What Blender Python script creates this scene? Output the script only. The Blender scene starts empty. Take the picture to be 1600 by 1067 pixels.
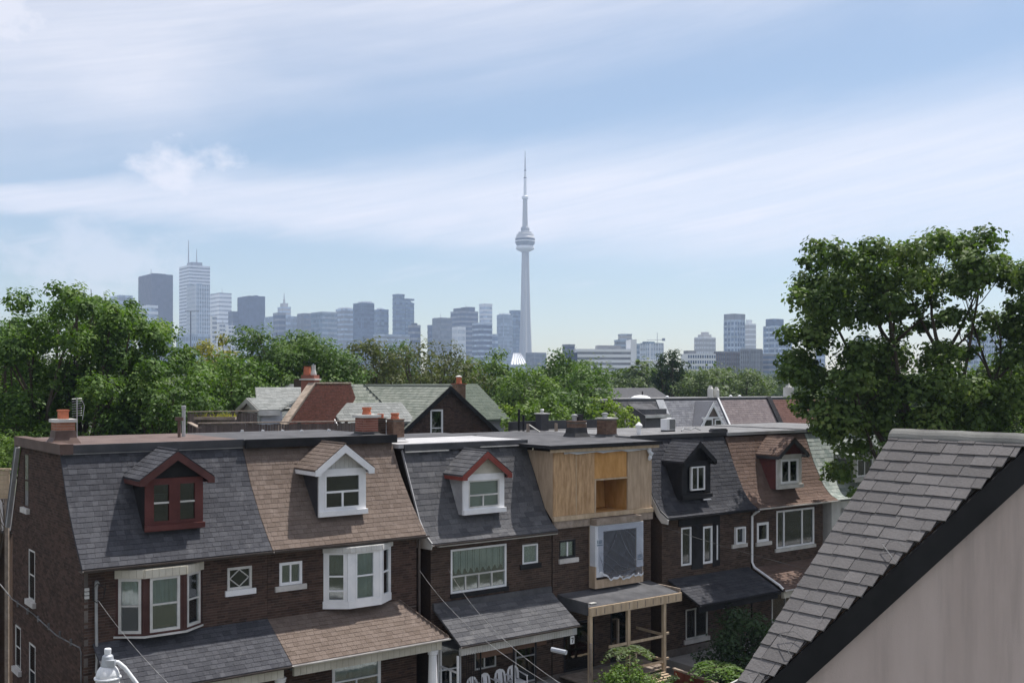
import bpy, bmesh, math, random
import numpy as np
from mathutils import Vector, Matrix
R = math.radians
SC = bpy.context.scene
COL = SC.collection
random.seed(7)
# ------------------------------------------------------------------ camera
H = 11.0                      # the camera stands 11 m above the street
cam = bpy.data.cameras.new('camera')
cam.sensor_width = 36.0; cam.lens = 37.35; cam.shift_y = 0.0397
cam.clip_start = 0.1; cam.clip_end = 30000
co = bpy.data.objects.new('camera', cam); COL.objects.link(co)
co.location = (0, 0, H); co.rotation_euler = (R(90), 0, 0)
SC.camera = co
# ------------------------------------------------------------------ light
SUN_EL, SUN_AZ = 64.5, 47.5   # azimuth measured from +Y towards +X
sx = math.cos(R(SUN_EL))*math.sin(R(SUN_AZ)); sy = math.cos(R(SUN_EL))*math.cos(R(SUN_AZ)); sz = math.sin(R(SUN_EL))
sl = bpy.data.lights.new('sun', 'SUN'); sl.energy = 5.0; sl.angle = R(0.55); sl.color = (1, .955, .89)
so = bpy.data.objects.new('sun', sl); COL.objects.link(so)
so.rotation_euler = Vector((sx, sy, sz)).to_track_quat('Z', 'Y').to_euler()
so.location = (0, 0, 60)
SC.view_settings.view_transform = 'Standard'; SC.view_settings.look = 'None'
SC.view_settings.gamma = 1; SC.view_settings.use_curve_mapping = False
SC.view_settings.exposure = 0.35
SC.cycles.use_denoising = True
SC.cycles.max_bounces = 8; SC.cycles.transparent_max_bounces = 12; SC.cycles.volume_bounces = 1
SC.cycles.use_adaptive_sampling = True; SC.cycles.adaptive_threshold = 0.02
SC.cycles.sample_clamp_indirect = 6

class NT:
    """small node-tree helper"""
    def __init__(s, tree):
        s.t = tree; s.n = tree.nodes; s.l = tree.links
    def node(s, typ, ins=None, **kw):
        n = s.n.new(typ)
        for k, v in kw.items(): setattr(n, k, v)
        for k, v in (ins or {}).items(): s.put(n.inputs[k], v)
        return n
    def put(s, sock, v):
        if isinstance(v, bpy.types.NodeSocket): s.l.new(v, sock)
        else: sock.default_value = v
    def math(s, op, a, b=0.0, c=0.0, clamp=False):
        n = s.node('ShaderNodeMath', operation=op, use_clamp=clamp)
        s.put(n.inputs[0], a); s.put(n.inputs[1], b); s.put(n.inputs[2], c)
        return n.outputs[0]
    def step(s, x, lo, hi):
        n = s.node('ShaderNodeMapRange', interpolation_type='SMOOTHSTEP')
        s.put(n.inputs['Value'], x); s.put(n.inputs['From Min'], lo); s.put(n.inputs['From Max'], hi)
        return n.outputs[0]
    def mix(s, f, a, b, typ='MIX'):
        n = s.node('ShaderNodeMix', data_type='RGBA', blend_type=typ, clamp_factor=True)
        s.put(n.inputs[0], f); s.put(n.inputs[6], a); s.put(n.inputs[7], b)
        return n.outputs[2]
    def noise(s, vec, scale, detail=3, rough=.5, dist=0.0):
        n = s.node('ShaderNodeTexNoise', {'Scale': scale, 'Detail': detail, 'Roughness': rough, 'Distortion': dist})
        if vec is not None: s.put(n.inputs['Vector'], vec)
        return n.outputs['Fac']
    def xyz(s, x, y, z=0.0):
        n = s.node('ShaderNodeCombineXYZ')
        s.put(n.inputs[0], x); s.put(n.inputs[1], y); s.put(n.inputs[2], z); return n.outputs[0]
    def ramp(s, f, stops):
        n = s.node('ShaderNodeValToRGB'); s.put(n.inputs[0], f)
        e = n.color_ramp.elements
        while len(e) < len(stops): e.new(.5)
        for i, (p, c) in enumerate(stops): e[i].position = p; e[i].color = (*c[:3], 1)
        return n.outputs[0]

# ------------------------------------------------------------------ sky: clear blue with cirrus bands and small cumulus
W = bpy.data.worlds.new('World'); SC.world = W; W.use_nodes = True
nt = NT(W.node_tree); nt.n.clear()
sky = nt.node('ShaderNodeTexSky', sky_type='NISHITA', sun_disc=False, sun_elevation=R(SUN_EL), sun_rotation=R(SUN_AZ),
              altitude=100, air_density=1.0, dust_density=0.5, ozone_density=1.6)
tc = nt.node('ShaderNodeTexCoord')
sp = nt.node('ShaderNodeSeparateXYZ', {0: tc.outputs['Generated']})
X, Y, Z = sp.outputs
AZ = nt.math('ARCTAN2', X, Y); EL = nt.math('ARCSINE', Z)
azc = nt.math('MINIMUM', nt.math('MAXIMUM', AZ, -.7), .7)
n_big = nt.noise(nt.xyz(nt.math('MULTIPLY', AZ, 2.2), nt.math('MULTIPLY', nt.math('SUBTRACT', EL, nt.math('MULTIPLY', azc, .2)), 9.0), Z), 1.0, 5, .55, .4)
n_fine = nt.noise(nt.xyz(nt.math('MULTIPLY', AZ, 7.0), nt.math('MULTIPLY', nt.math('SUBTRACT', EL, nt.math('MULTIPLY', azc, .16)), 34.0), Z), 1.0, 6, .6, .3)
wob = nt.math('SUBTRACT', n_big, .5); wf = nt.math('SUBTRACT', n_fine, .5)
# upper veil
eu = nt.math('SUBTRACT', EL, nt.math('ADD', .292, nt.math('MULTIPLY', azc, .16)))
eu = nt.math('ADD', eu, nt.math('ADD', nt.math('MULTIPLY', wob, .13), nt.math('MULTIPLY', wf, .03)))
n_str = nt.noise(nt.xyz(nt.math('MULTIPLY', AZ, 3.2), nt.math('MULTIPLY', nt.math('SUBTRACT', EL, nt.math('MULTIPLY', azc, .19)), 75.0), Z), 1.0, 7, .62, .5)
str_ = nt.math('SUBTRACT', n_str, .5)
veil = nt.math('MULTIPLY', nt.step(eu, -.07, .075), nt.math('ADD', .64, nt.math('ADD', nt.math('MULTIPLY', wob, .8), nt.math('MULTIPLY', str_, .6))), clamp=True)
# middle bank, growing to the right
ec = nt.math('ABSOLUTE', nt.math('ADD', nt.math('SUBTRACT', EL, nt.math('ADD', .168, nt.math('MULTIPLY', azc, .02))),
             nt.math('ADD', nt.math('MULTIPLY', wob, .05), nt.math('MULTIPLY', wf, .03))))
half = nt.math('MAXIMUM', nt.math('ADD', .04, nt.math('MULTIPLY', azc, .062)), .012)
bank = nt.math('SUBTRACT', 1.0, nt.step(ec, nt.math('MULTIPLY', half, .2), nt.math('MULTIPLY', half, 1.6)))
bank = nt.math('MULTIPLY', bank, nt.math('ADD', .80, nt.math('ADD', nt.math('MULTIPLY', wf, .5), nt.math('MULTIPLY', str_, .9))), clamp=True)
# wisps under the bank
ew = nt.math('SUBTRACT', 1.0, nt.step(nt.math('ABSOLUTE', nt.math('SUBTRACT', EL, .115)), .0, .05))
wisp = nt.math('MULTIPLY', nt.math('MULTIPLY', ew, nt.step(n_fine, .48, .78)), .6)
# cumulus puffs
n_puff = nt.noise(nt.xyz(nt.math('MULTIPLY', AZ, 22.0), nt.math('MULTIPLY', EL, 30.0), 0.0), 1.0, 6, .6)
def puff(a, e, ra, re, k):
    dx = nt.math('DIVIDE', nt.math('SUBTRACT', AZ, a), ra); dy = nt.math('DIVIDE', nt.math('SUBTRACT', EL, e), re)
    r = nt.math('SQRT', nt.math('ADD', nt.math('MULTIPLY', dx, dx), nt.math('MULTIPLY', dy, dy)))
    v = nt.math('ADD', nt.math('SUBTRACT', 1.0, r), nt.math('MULTIPLY', nt.math('SUBTRACT', n_puff, .5), 2.2))
    return nt.math('MULTIPLY', nt.step(v, .0, .8), k)
puffs = nt.math('MAXIMUM', puff(-.305, .186, .062, .034, .95), nt.math('MAXIMUM', puff(-.46, .31, .10, .07, .85), puff(-.37, .105, .10, .045, .5)))
cloud = nt.math('MAXIMUM', nt.math('MAXIMUM', veil, bank), nt.math('MAXIMUM', wisp, puffs), clamp=True)
cloud = nt.math('MULTIPLY', cloud, nt.step(EL, -.02, .06))
skyc = nt.mix(1.0, sky.outputs[0], (1.03, .99, .93, 1), 'MULTIPLY')
CLOUD = (7.9, 7.75, 8.2, 1)
colr = nt.mix(cloud, skyc, CLOUD)
bg = nt.node('ShaderNodeBackground', {'Color': colr, 'Strength': 0.095})
wo = nt.node('ShaderNodeOutputWorld', {'Surface': bg.outputs[0]})

# ------------------------------------------------------------------ materials
MATS = {}
def mat(name, c1, c2=None, rough=.85, rand=False, nscale=1.6, namp=.35, bump=0.0, bscale=90.0, spec=.12, metal=0.0, stain=None, squash=None):
    """diffuse-ish surface: colour between c1 and c2 per piece (or by noise), broken up by two scales of noise"""
    m = bpy.data.materials.new(name); m.use_nodes = True
    t = NT(m.node_tree); t.n.clear()
    c2 = c2 or c1
    geo = t.node('ShaderNodeNewGeometry'); pos = geo.outputs['Position']
    if squash:
        mp = t.node('ShaderNodeMapping', {'Vector': pos, 'Scale': squash}); pos2 = mp.outputs[0]
    else: pos2 = pos
    n1 = t.noise(pos2, nscale, 4, .6); n2 = t.noise(pos2, nscale*9, 3, .6)
    if rand:
        oi = t.node('ShaderNodeObjectInfo')
        f = t.math('FRACT', t.math('ADD', oi.outputs['Random'], geo.outputs['Random Per Island']))
        f = t.math('ADD', t.math('MULTIPLY', f, .75), t.math('MULTIPLY', t.step(n2, .3, .7), .25))
    else: f = t.step(n1, .3, .7)
    col = t.mix(f, (*c1, 1), (*c2, 1))
    v = t.math('ADD', 1.0-namp*.5, t.math('MULTIPLY', t.math('ADD', t.math('MULTIPLY', n1, .6), t.math('MULTIPLY', n2, .4)), namp))
    vm = t.node('ShaderNodeVectorMath', operation='SCALE'); t.put(vm.inputs[0], col); t.put(vm.inputs['Scale'], v)
    col = vm.outputs[0]
    if stain:                                     # (colour, threshold): weathering with a shape of its own
        mp = t.node('ShaderNodeMapping', {'Vector': pos, 'Scale': stain[2] if len(stain) > 2 else (1, 1, .25)})
        ns = t.noise(mp.outputs[0], 2.2, 5, .65)
        col = t.mix(t.math('MULTIPLY', t.step(ns, stain[1], stain[1]+.2), .7), col, (*stain[0], 1))
    p = t.node('ShaderNodeBsdfPrincipled', {'Base Color': col, 'Roughness': rough, 'Metallic': metal})
    p.inputs['Specular IOR Level'].default_value = spec
    if bump:
        b = t.node('ShaderNodeBump', {'Strength': bump, 'Distance': .02, 'Height': t.noise(pos2, bscale, 3, .6)})
        t.put(p.inputs['Normal'], b.outputs[0])
    t.node('ShaderNodeOutputMaterial', {'Surface': p.outputs[0]})
    MATS[name] = m
    return m
def g(v, w=None): return (v, v, v)
M_SH_GREY = mat('charcoal_shingle', (.047, .048, .056), (.088, .090, .101), rand=True, bump=.6, bscale=160, rough=.95, stain=((.135, .135, .145), .55, (1, 1, .4)))
M_SH_BROWN = mat('brown_shingle', (.128, .099, .083), (.185, .147, .126), rand=True, bump=.6, bscale=160, rough=.95, stain=((.235, .19, .165), .55, (1, 1, .4)))
M_SH_OLD = mat('old_grey_shingle', (.062, .063, .070), (.125, .125, .132), rand=True, bump=.5, bscale=120, rough=.93, stain=((.17, .17, .17), .55, (.8, .8, .8)))
M_SH_BLACK = mat('black_shingle', (.036, .037, .044), (.066, .067, .075), rand=True, bump=.5, bscale=140, rough=.9)
M_SH_RUST = mat('rust_shingle', (.118, .082, .068), (.168, .118, .098), rand=True, bump=.5, bscale=140, rough=.9, stain=((.11, .07, .055), .6, (1, 1, .5)))
M_SLATE = mat('green_slate', (.20, .24, .225), (.40, .43, .405), rand=True, bump=.3, bscale=60, rough=.8, stain=((.12, .15, .13), .62))
M_SLATE2 = mat('mossy_slate', (.145, .165, .140), (.26, .275, .24), rand=True, bump=.3, bscale=60, rough=.85, stain=((.10, .12, .08), .6))
M_SLATE3 = mat('pale_slate', (.17, .18, .175), (.27, .28, .275), rand=True, bump=.3, bscale=60, rough=.85)
M_SHAKE = mat('foreground_tile', (.105, .100, .101), (.150, .143, .144), rand=True, bump=.35, bscale=45, rough=.9, nscale=5, namp=.5, stain=((.25, .24, .24), .66, (1.5, 1.5, 1.5)))
M_CAP = mat('ridge_cap_cement', (.125, .125, .12), (.20, .20, .19), bump=.3, rough=.9)
M_MAUVE = mat('mauve_shingle', (.165, .138, .142), (.235, .20, .20), rand=True, rough=.9, bump=.3)
M_BLUEGREY = mat('blue_grey_shingle', (.14, .145, .165), (.235, .24, .26), rand=True, rough=.9, bump=.3)
M_RED_SH = mat('red_shingle', (.112, .062, .053), (.158, .09, .077), rand=True, rough=.9, bump=.3)
M_GREEN_SH = mat('green_shingle', (.085, .105, .085), (.125, .145, .12), rand=True, rough=.9, bump=.3)
M_BRICK = mat('dark_brick', (.040, .028, .023), (.110, .070, .056), rand=True, bump=.35, bscale=70, rough=.92, stain=((.13, .10, .09), .68, (1, 1, .5)))
M_BRICK_G = mat('sooty_brick', (.044, .032, .026), (.11, .076, .060), rand=True, bump=.35, bscale=70, rough=.92)
M_BRICK_RED = mat('red_brick', (.20, .075, .055), (.31, .135, .10), rand=True, bump=.3, bscale=70, rough=.9)
M_BRICK_OR = mat('orange_brick', (.30, .135, .085), (.40, .20, .135), rand=True, bump=.3, bscale=70, rough=.9)
M_BRICK_BR = mat('brown_brick', (.12, .075, .055), (.21, .135, .10), rand=True, bump=.3, bscale=70, rough=.9)
M_MORTAR = mat('mortar', (.10, .088, .08), (.17, .15, .135), rough=.95, bump=.3)
M_MORTAR_L = mat('pale_mortar', (.36, .31, .28), (.44, .39, .36), rough=.95, bump=.3)
M_WHITE = mat('white_paint', (.70, .71, .73), (.80, .80, .81), rough=.5, namp=.12, stain=((.48, .47, .45), .68))
M_WHITE_OLD = mat('weathered_white', (.46, .455, .43), (.62, .61, .59), rough=.7, namp=.2, stain=((.30, .28, .26), .62))
M_CREAM = mat('cream_siding', (.47, .44, .37), (.56, .53, .45), rough=.6, namp=.15, stain=((.34, .30, .24), .64))
M_RAKE = mat('maroon_paint', (.075, .034, .032), (.105, .048, .044), rough=.7)
M_POST = mat('dark_brown_paint', (.060, .030, .027), (.085, .045, .040), rough=.7)
M_GREYTRIM = mat('grey_trim', (.30, .30, .31), (.40, .40, .41), rough=.6)
M_RED_PAINT = mat('oxblood_paint', (.090, .034, .031), (.125, .046, .042), rough=.65, namp=.2, stain=((.11, .05, .045), .62))
M_RED_TRIM = mat('brick_red_paint', (.20, .052, .042), (.24, .07, .058), rough=.6, namp=.2)
M_BLACKP = mat('black_paint', (.016, .016, .018), (.026, .026, .028), rough=.6)
M_TAR = mat('dark_roof_felt', (.070, .071, .077), (.105, .105, .112), rough=.9, bump=.3, bscale=40, namp=.4, stain=((.14, .14, .14), .62, (.6, .6, .6)))
M_TAR_BR = mat('brown_roof_felt', (.115, .085, .080), (.15, .115, .105), rough=.9, bump=.3, bscale=40)
M_TAR_L = mat('grey_roof_felt', (.145, .145, .15), (.20, .20, .205), rough=.9, bump=.2, bscale=40, stain=((.15, .15, .15), .6, (.6, .6, .6)))
M_MEMB = mat('white_roof_membrane', (.36, .355, .365), (.44, .435, .44), rough=.6, namp=.1)
M_FLASH = mat('dark_flashing', (.028, .029, .036), (.05, .05, .056), rough=.5, spec=.5)
M_BROWN_MET = mat('brown_metal', (.10, .068, .058), (.13, .09, .078), rough=.55)
M_GUT_DK = mat('dark_gutter', (.05, .038, .034), (.075, .06, .052), rough=.45, spec=.5)
M_GUT_LT = mat('pale_gutter', (.50, .47, .44), (.60, .58, .55), rough=.4, spec=.5)
M_METAL = mat('galvanised_metal', (.34, .35, .36), (.46, .47, .48), rough=.45, metal=.5)
M_DARKMET = mat('dark_metal', (.03, .03, .032), (.05, .05, .052), rough=.5)
M_PLY = mat('plywood', (.36, .225, .12), (.54, .365, .215), rough=.75, nscale=3, namp=.4, squash=(3, 3, .6), bump=.2, bscale=30, stain=((.30, .19, .10), .62, (3, 3, .5)))
M_PLY_O = mat('orange_plywood', (.45, .235, .08), (.56, .315, .125), rough=.7, nscale=2, namp=.25, squash=(2, 2, .7))
M_PLY_P = mat('pale_plywood', (.38, .285, .20), (.47, .36, .26), rough=.75, nscale=3, namp=.3, squash=(3, 3, .5), stain=((.28, .20, .14), .64, (3, 3, .4)))
M_TIMBER = mat('new_timber', (.42, .32, .22), (.52, .41, .29), rough=.75, nscale=3, namp=.3, squash=(2, 2, .5))
M_TIMBER_O = mat('weathered_timber', (.23, .185, .15), (.33, .275, .23), rough=.85, nscale=4, namp=.5)
M_DECK = mat('old_deck_timber', (.105, .085, .078), (.18, .15, .135), rand=True, rough=.9)
M_STUCCO = mat('pink_grey_stucco', (.54, .445, .41), (.61, .51, .475), rough=.95, nscale=.9, namp=.22, squash=(1.6, 1.6, .35), bump=.5, bscale=170, stain=((.43, .36, .335), .47, (1.3, 1.3, .10)))
M_WALL_WHITE = mat('white_wall', (.52, .52, .51), (.62, .62, .61), rough=.9, namp=.2, bump=.2, stain=((.36, .35, .33), .62))
M_SIDING = mat('pale_blue_siding', (.40, .42, .47), (.48, .50, .54), rough=.7, namp=.15)
M_TERRA = mat('terracotta_pot', (.40, .125, .07), (.48, .17, .10), rough=.8)
M_CEMENT = mat('cement_cap', (.50, .49, .46), (.62, .61, .58), rough=.9, namp=.3, bump=.2)
M_STONE = mat('painted_stone_sill', (.44, .42, .40), (.56, .54, .52), rough=.85, namp=.3, stain=((.28, .26, .25), .58))
M_CABLE = mat('grey_cable', (.10, .10, .10), (.24, .24, .24), rough=.6)
M_BLKCABLE = mat('black_cable', (.03, .03, .03), (.04, .04, .04), rough=.6)
M_CURT = mat('white_curtain', (.60, .62, .60), (.70, .72, .70), rough=.95, namp=.15)
M_CURT_G = mat('green_curtain', (.46, .51, .50), (.58, .62, .61), rough=.95, namp=.2)
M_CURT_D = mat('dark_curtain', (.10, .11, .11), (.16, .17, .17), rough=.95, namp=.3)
M_BLIND = mat('brown_blind', (.12, .09, .06), (.17, .13, .09), rough=.8)
M_INSIDE = mat('inner_shade_black', (.02, .02, .021), (.03, .03, .032), rough=.95)  # near-black colour standing in for the shade inside rooms and the fan
M_LAMP = mat('lamp_grey', (.36, .38, .41), (.44, .46, .49), rough=.5, metal=.3)
M_LAMPGL = mat('lamp_white', (.62, .64, .66), (.74, .75, .77), rough=.35, namp=.2, squash=(12, 12, .6))
M_CHAIR = mat('white_plastic', (.60, .60, .62), (.70, .70, .72), rough=.4)
M_BARK = mat('bark', (.055, .043, .034), (.11, .09, .072), rough=.95, bump=.6, bscale=25, squash=(1, 1, .25))
M_BARK_G = mat('grey_bark', (.10, .085, .072), (.17, .15, .13), rough=.95, bump=.5, bscale=25, squash=(1, 1, .25))
M_GRASS = mat('lawn', (.050, .055, .040), (.085, .088, .066), rough=.95, nscale=.3, bump=.5)
M_ASPH = mat('asphalt', (.045, .045, .047), (.06, .06, .062), rough=.9, nscale=.6, bump=.3)
M_CONC = mat('pavement_concrete', (.30, .29, .28), (.38, .37, .36), rough=.9, nscale=.8, bump=.2)
M_PATIO = mat('patio_stone', (.22, .20, .19), (.30, .28, .26), rough=.9)
M_REDPANEL = mat('rusty_panel', (.15, .045, .035), (.21, .07, .05), rough=.8)

def glass_mat(name, tint, refl, rough=.04):
    m = bpy.data.materials.new(name); m.use_nodes = True
    t = NT(m.node_tree); t.n.clear()
    geo = t.node('ShaderNodeNewGeometry')
    b = t.node('ShaderNodeBump', {'Strength': .05, 'Distance': .02, 'Height': t.noise(geo.outputs['Position'], 2.5, 2)})
    fr = t.node('ShaderNodeFresnel', {'IOR': 1.5, 'Normal': b.outputs[0]})
    f = t.math('ADD', t.math('MULTIPLY', fr.outputs[0], 1.0), refl, clamp=True)
    tr = t.node('ShaderNodeBsdfTransparent', {'Color': (*tint, 1)})
    gl = t.node('ShaderNodeBsdfGlossy', {'Color': (.9, .95, .97, 1), 'Roughness': rough, 'Normal': b.outputs[0]})
    mx = t.node('ShaderNodeMixShader', {0: f, 1: tr.outputs[0], 2: gl.outputs[0]})
    t.node('ShaderNodeOutputMaterial', {'Surface': mx.outputs[0]})
    return m
M_GLASS = glass_mat('window_glass', (.80, .86, .86), .13)
M_GLASS_D = glass_mat('dark_window_glass', (.40, .43, .45), .06)
def film_mat():
    m = bpy.data.materials.new('plastic_film'); m.use_nodes = True
    t = NT(m.node_tree); t.n.clear()
    geo = t.node('ShaderNodeNewGeometry')
    b = t.node('ShaderNodeBump', {'Strength': .5, 'Distance': .03, 'Height': t.noise(geo.outputs['Position'], 9, 4, .6)})
    tr = t.node('ShaderNodeBsdfTransparent', {'Color': (.78, .80, .84, 1)})
    pr = t.node('ShaderNodeBsdfPrincipled', {'Base Color': (.42, .45, .52, 1), 'Roughness': .16, 'Normal': b.outputs[0]})
    mx = t.node('ShaderNodeMixShader', {0: .20, 1: tr.outputs[0], 2: pr.outputs[0]})
    t.node('ShaderNodeOutputMaterial', {'Surface': mx.outputs[0]})
    return m
M_FILM = film_mat()
M_FILM_FOLD = mat('film_fold', (.12, .13, .16), (.20, .215, .25), rough=.3, spec=.4)
M_WRAP = mat('white_house_wrap', (.62, .65, .70), (.72, .74, .78), rough=.35, namp=.2, bump=.3, bscale=12)
M_INK = mat('blue_print', (.10, .17, .22), (.16, .24, .30), rough=.5)

def leaf_mat(name, dark, light, trans=.28, tip=None):
    m = bpy.data.materials.new(name); m.use_nodes = True
    t = NT(m.node_tree); t.n.clear()
    geo = t.node('ShaderNodeNewGeometry')
    n = t.noise(geo.outputs['Position'], .55, 3, .6)
    f = t.math('ADD', t.math('MULTIPLY', geo.outputs['Random Per Island'], .5), t.math('MULTIPLY', t.step(n, .35, .68), .5))
    col = t.ramp(f, [(0, dark), (.7, light), (1, tip or light)])
    p = t.node('ShaderNodeBsdfPrincipled', {'Base Color': col, 'Roughness': .58}); p.inputs['Specular IOR Level'].default_value = .22
    tl = t.node('ShaderNodeBsdfTranslucent'); 
    vm = t.node('ShaderNodeVectorMath', operation='MULTIPLY'); t.put(vm.inputs[0], col); vm.inputs[1].default_value = (1.5, 1.7, .6)
    t.put(tl.inputs['Color'], vm.outputs[0])
    mx = t.node('ShaderNodeMixShader', {0: trans, 1: p.outputs[0], 2: tl.outputs[0]})
    t.node('ShaderNodeOutputMaterial', {'Surface': mx.outputs[0]})
    return m
L_BIG = leaf_mat('leaf_deep_green', (.032, .072, .015), (.105, .18, .036), tip=(.18, .245, .06))
L_MAPLE = leaf_mat('leaf_maple', (.032, .064, .016), (.105, .162, .04), tip=(.19, .235, .085))
L_ASH = leaf_mat('leaf_ash', (.036, .075, .018), (.092, .155, .040), tip=(.14, .20, .06))
L_OLIVE = leaf_mat('leaf_olive', (.050, .062, .024), (.105, .120, .045), tip=(.14, .15, .06))
L_LIGHT = leaf_mat('leaf_light_green', (.052, .098, .020), (.128, .200, .042), tip=(.175, .25, .06))
L_YELLOW = leaf_mat('leaf_yellow_green', (.085, .135, .022), (.17, .24, .042), tip=(.23, .29, .065))
L_GOLD = leaf_mat('leaf_gold', (.15, .14, .03), (.27, .25, .06))
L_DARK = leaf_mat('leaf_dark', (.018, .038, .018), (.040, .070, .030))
L_PALE = leaf_mat('leaf_pale', (.060, .090, .040), (.115, .155, .070), tip=(.15, .19, .09))
L_FAR = leaf_mat('leaf_far', (.045, .075, .030), (.085, .12, .05))

# ------------------------------------------------------------------ mesh building
def link(name, me, m, parent=None, kind=None, label=None):
    o = bpy.data.objects.new(name, me); COL.objects.link(o)
    if m is not None and not me.materials: me.materials.append(m)
    if parent is not None: o.parent = parent
    if kind: o['kind'] = kind
    if label: o['label'] = label
    return o
def empty(name, label, cat, loc=(0, 0, 0), rot=0.0, group=None):
    o = bpy.data.objects.new(name, None); COL.objects.link(o)
    o.empty_display_size = .3
    o.location = loc; o.rotation_euler = (0, 0, rot)
    o['label'] = label; o['category'] = cat
    if group: o['group'] = group
    return o
def tag(o, label, cat, group=None):
    o['label'] = label; o['category'] = cat
    if group: o['group'] = group
    return o
class MB:
    def __init__(s, T=None): s.V = []; s.F = []; s.T = T
    def v(s, x, y, z):
        p = Vector((x, y, z))
        if s.T is not None: p = s.T @ p
        s.V.append((p.x, p.y, p.z)); return len(s.V)-1
    def poly(s, pts):
        s.F.append([s.v(*p) for p in pts]); return s
    def box(s, x0, x1, y0, y1, z0, z1):
        i = [s.v(x, y, z) for z in (z0, z1) for y in (y0, y1) for x in (x0, x1)]
        for f in ((0, 2, 3, 1), (4, 5, 7, 6), (0, 1, 5, 4), (2, 6, 7, 3), (0, 4, 6, 2), (1, 3, 7, 5)): s.F.append([i[k] for k in f])
        return s
    def prism(s, pts, off):
        """pts: 3D outline; off: extrusion vector"""
        n = len(pts); a = [s.v(*p) for p in pts]; b = [s.v(p[0]+off[0], p[1]+off[1], p[2]+off[2]) for p in pts]
        s.F.append(a[::-1]); s.F.append(b)
        for k in range(n):
            j = (k+1) % n; s.F.append([a[k], a[j], b[j], b[k]])
        return s
    def tube(s, path, r, n=6, cap=True):
        path = [Vector(p) for p in path]; rings = []
        rr = r if isinstance(r, (list, tuple)) else [r]*len(path)
        for k, p in enumerate(path):
            t = (path[min(k+1, len(path)-1)]-path[max(k-1, 0)]).normalized()
            a = t.cross(Vector((0, 0, 1)) if abs(t.z) < .9 else Vector((1, 0, 0))).normalized(); b = t.cross(a)
            rings.append([s.v(*(p + (a*math.cos(2*math.pi*i/n)+b*math.sin(2*math.pi*i/n))*rr[k])) for i in range(n)])
        for k in range(len(rings)-1):
            for i in range(n):
                j = (i+1) % n; s.F.append([rings[k][i], rings[k][j], rings[k+1][j], rings[k+1][i]])
        if cap: s.F.append(rings[0][::-1]); s.F.append(rings[-1])
        return s
    def lathe(s, cx, cy, prof, n=16):
        rings = [[s.v(cx+r*math.cos(2*math.pi*i/n), cy+r*math.sin(2*math.pi*i/n), z) for i in range(n)] for r, z in prof]
        for k in range(len(rings)-1):
            for i in range(n):
                j = (i+1) % n; s.F.append([rings[k][i], rings[k][j], rings[k+1][j], rings[k+1][i]])
        s.F.append(rings[0][::-1]); s.F.append(rings[-1]); return s
    def mesh(s, name, smooth=False):
        me = bpy.data.meshes.new(name); me.from_pydata(s.V, [], s.F); me.update()
        if smooth: me.polygons.foreach_set('use_smooth', [True]*len(me.polygons))
        return me
    def build(s, name, m, parent=None, kind=None, label=None, smooth=False):
        return link(name, s.mesh(name, smooth), m, parent, kind, label)
def box(name, m, par, x0, x1, y0, y1, z0, z1, T=None, **k): return MB(T).box(x0, x1, y0, y1, z0, z1).build(name, m, par, **k)
def frameT(o, xd):
    """local x along xd (horizontal), z up, y = into the wall"""
    x = Vector((xd[0], xd[1], 0)).normalized(); z = Vector((0, 0, 1)); y = z.cross(x)
    return Matrix(((x.x, y.x, z.x, o[0]), (x.y, y.y, z.y, o[1]), (x.z, y.z, z.z, o[2]), (0, 0, 0, 1)))

# ------------------------------------------------------------------ pieces: shingles and bricks
def unit_wedge():
    b = MB(); V = [(-.5, 0, 0), (.5, 0, 0), (-.5, 0, 1), (.5, 0, 1), (-.5, 1, .05), (.5, 1, .05)]
    for p in V: b.v(*p)
    b.F = [[0, 1, 3, 2], [2, 3, 5, 4], [0, 2, 4], [1, 5, 3]]; return b.mesh('shingle')
def unit_brick():
    b = MB(); b.box(-.5, .5, 0, 1, 0, 1); b.F = [f for k, f in enumerate(b.F) if k != 0]; return b.mesh('brick')
UNIT = {'shingle': unit_wedge(), 'brick': unit_brick()}
UV = {k: (np.array([v.co[:] for v in me.vertices]), [list(p.vertices) for p in me.polygons]) for k, me in UNIT.items()}
UCACHE = {}
def unit(kind, m):
    key = (kind, m.name)
    if key not in UCACHE:
        me = UNIT[kind].copy(); me.materials.append(m); UCACHE[key] = me
    return UCACHE[key]
def rowfill(out, p0, xd, yd, ivals, wmin, wmax, length, th, tagv, stagger=None, lift=0.0, jit=0.0, rnd=random):
    """one course: pieces side by side along xd from p0"""
    xd = Vector(xd); yd = Vector(yd); nd = xd.cross(yd).normalized()
    for xa, xb in ivals:
        x = xa; first = True
        while x < xb-.01:
            w = rnd.uniform(wmin, wmax)
            if first: w *= (stagger if stagger is not None else rnd.uniform(.35, 1)); first = False
            if xb-(x+w) < wmin*.3: w = xb-x
            w = min(w, xb-x)
            dz = rnd.uniform(0, jit)
            out.append((Vector(p0)+xd*(x+w/2)+nd*lift-yd*dz, xd, yd, nd, w-.006, length+dz, th*rnd.uniform(.75, 1.25), tagv))
            x += w
def in_frame(p):
    if p.y < 1: return False
    a = p.x/p.y*1660+800; b = 597-(p.z-H)/p.y*1660
    return -10 < a < 1610 and -10 < b < 1080
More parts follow.
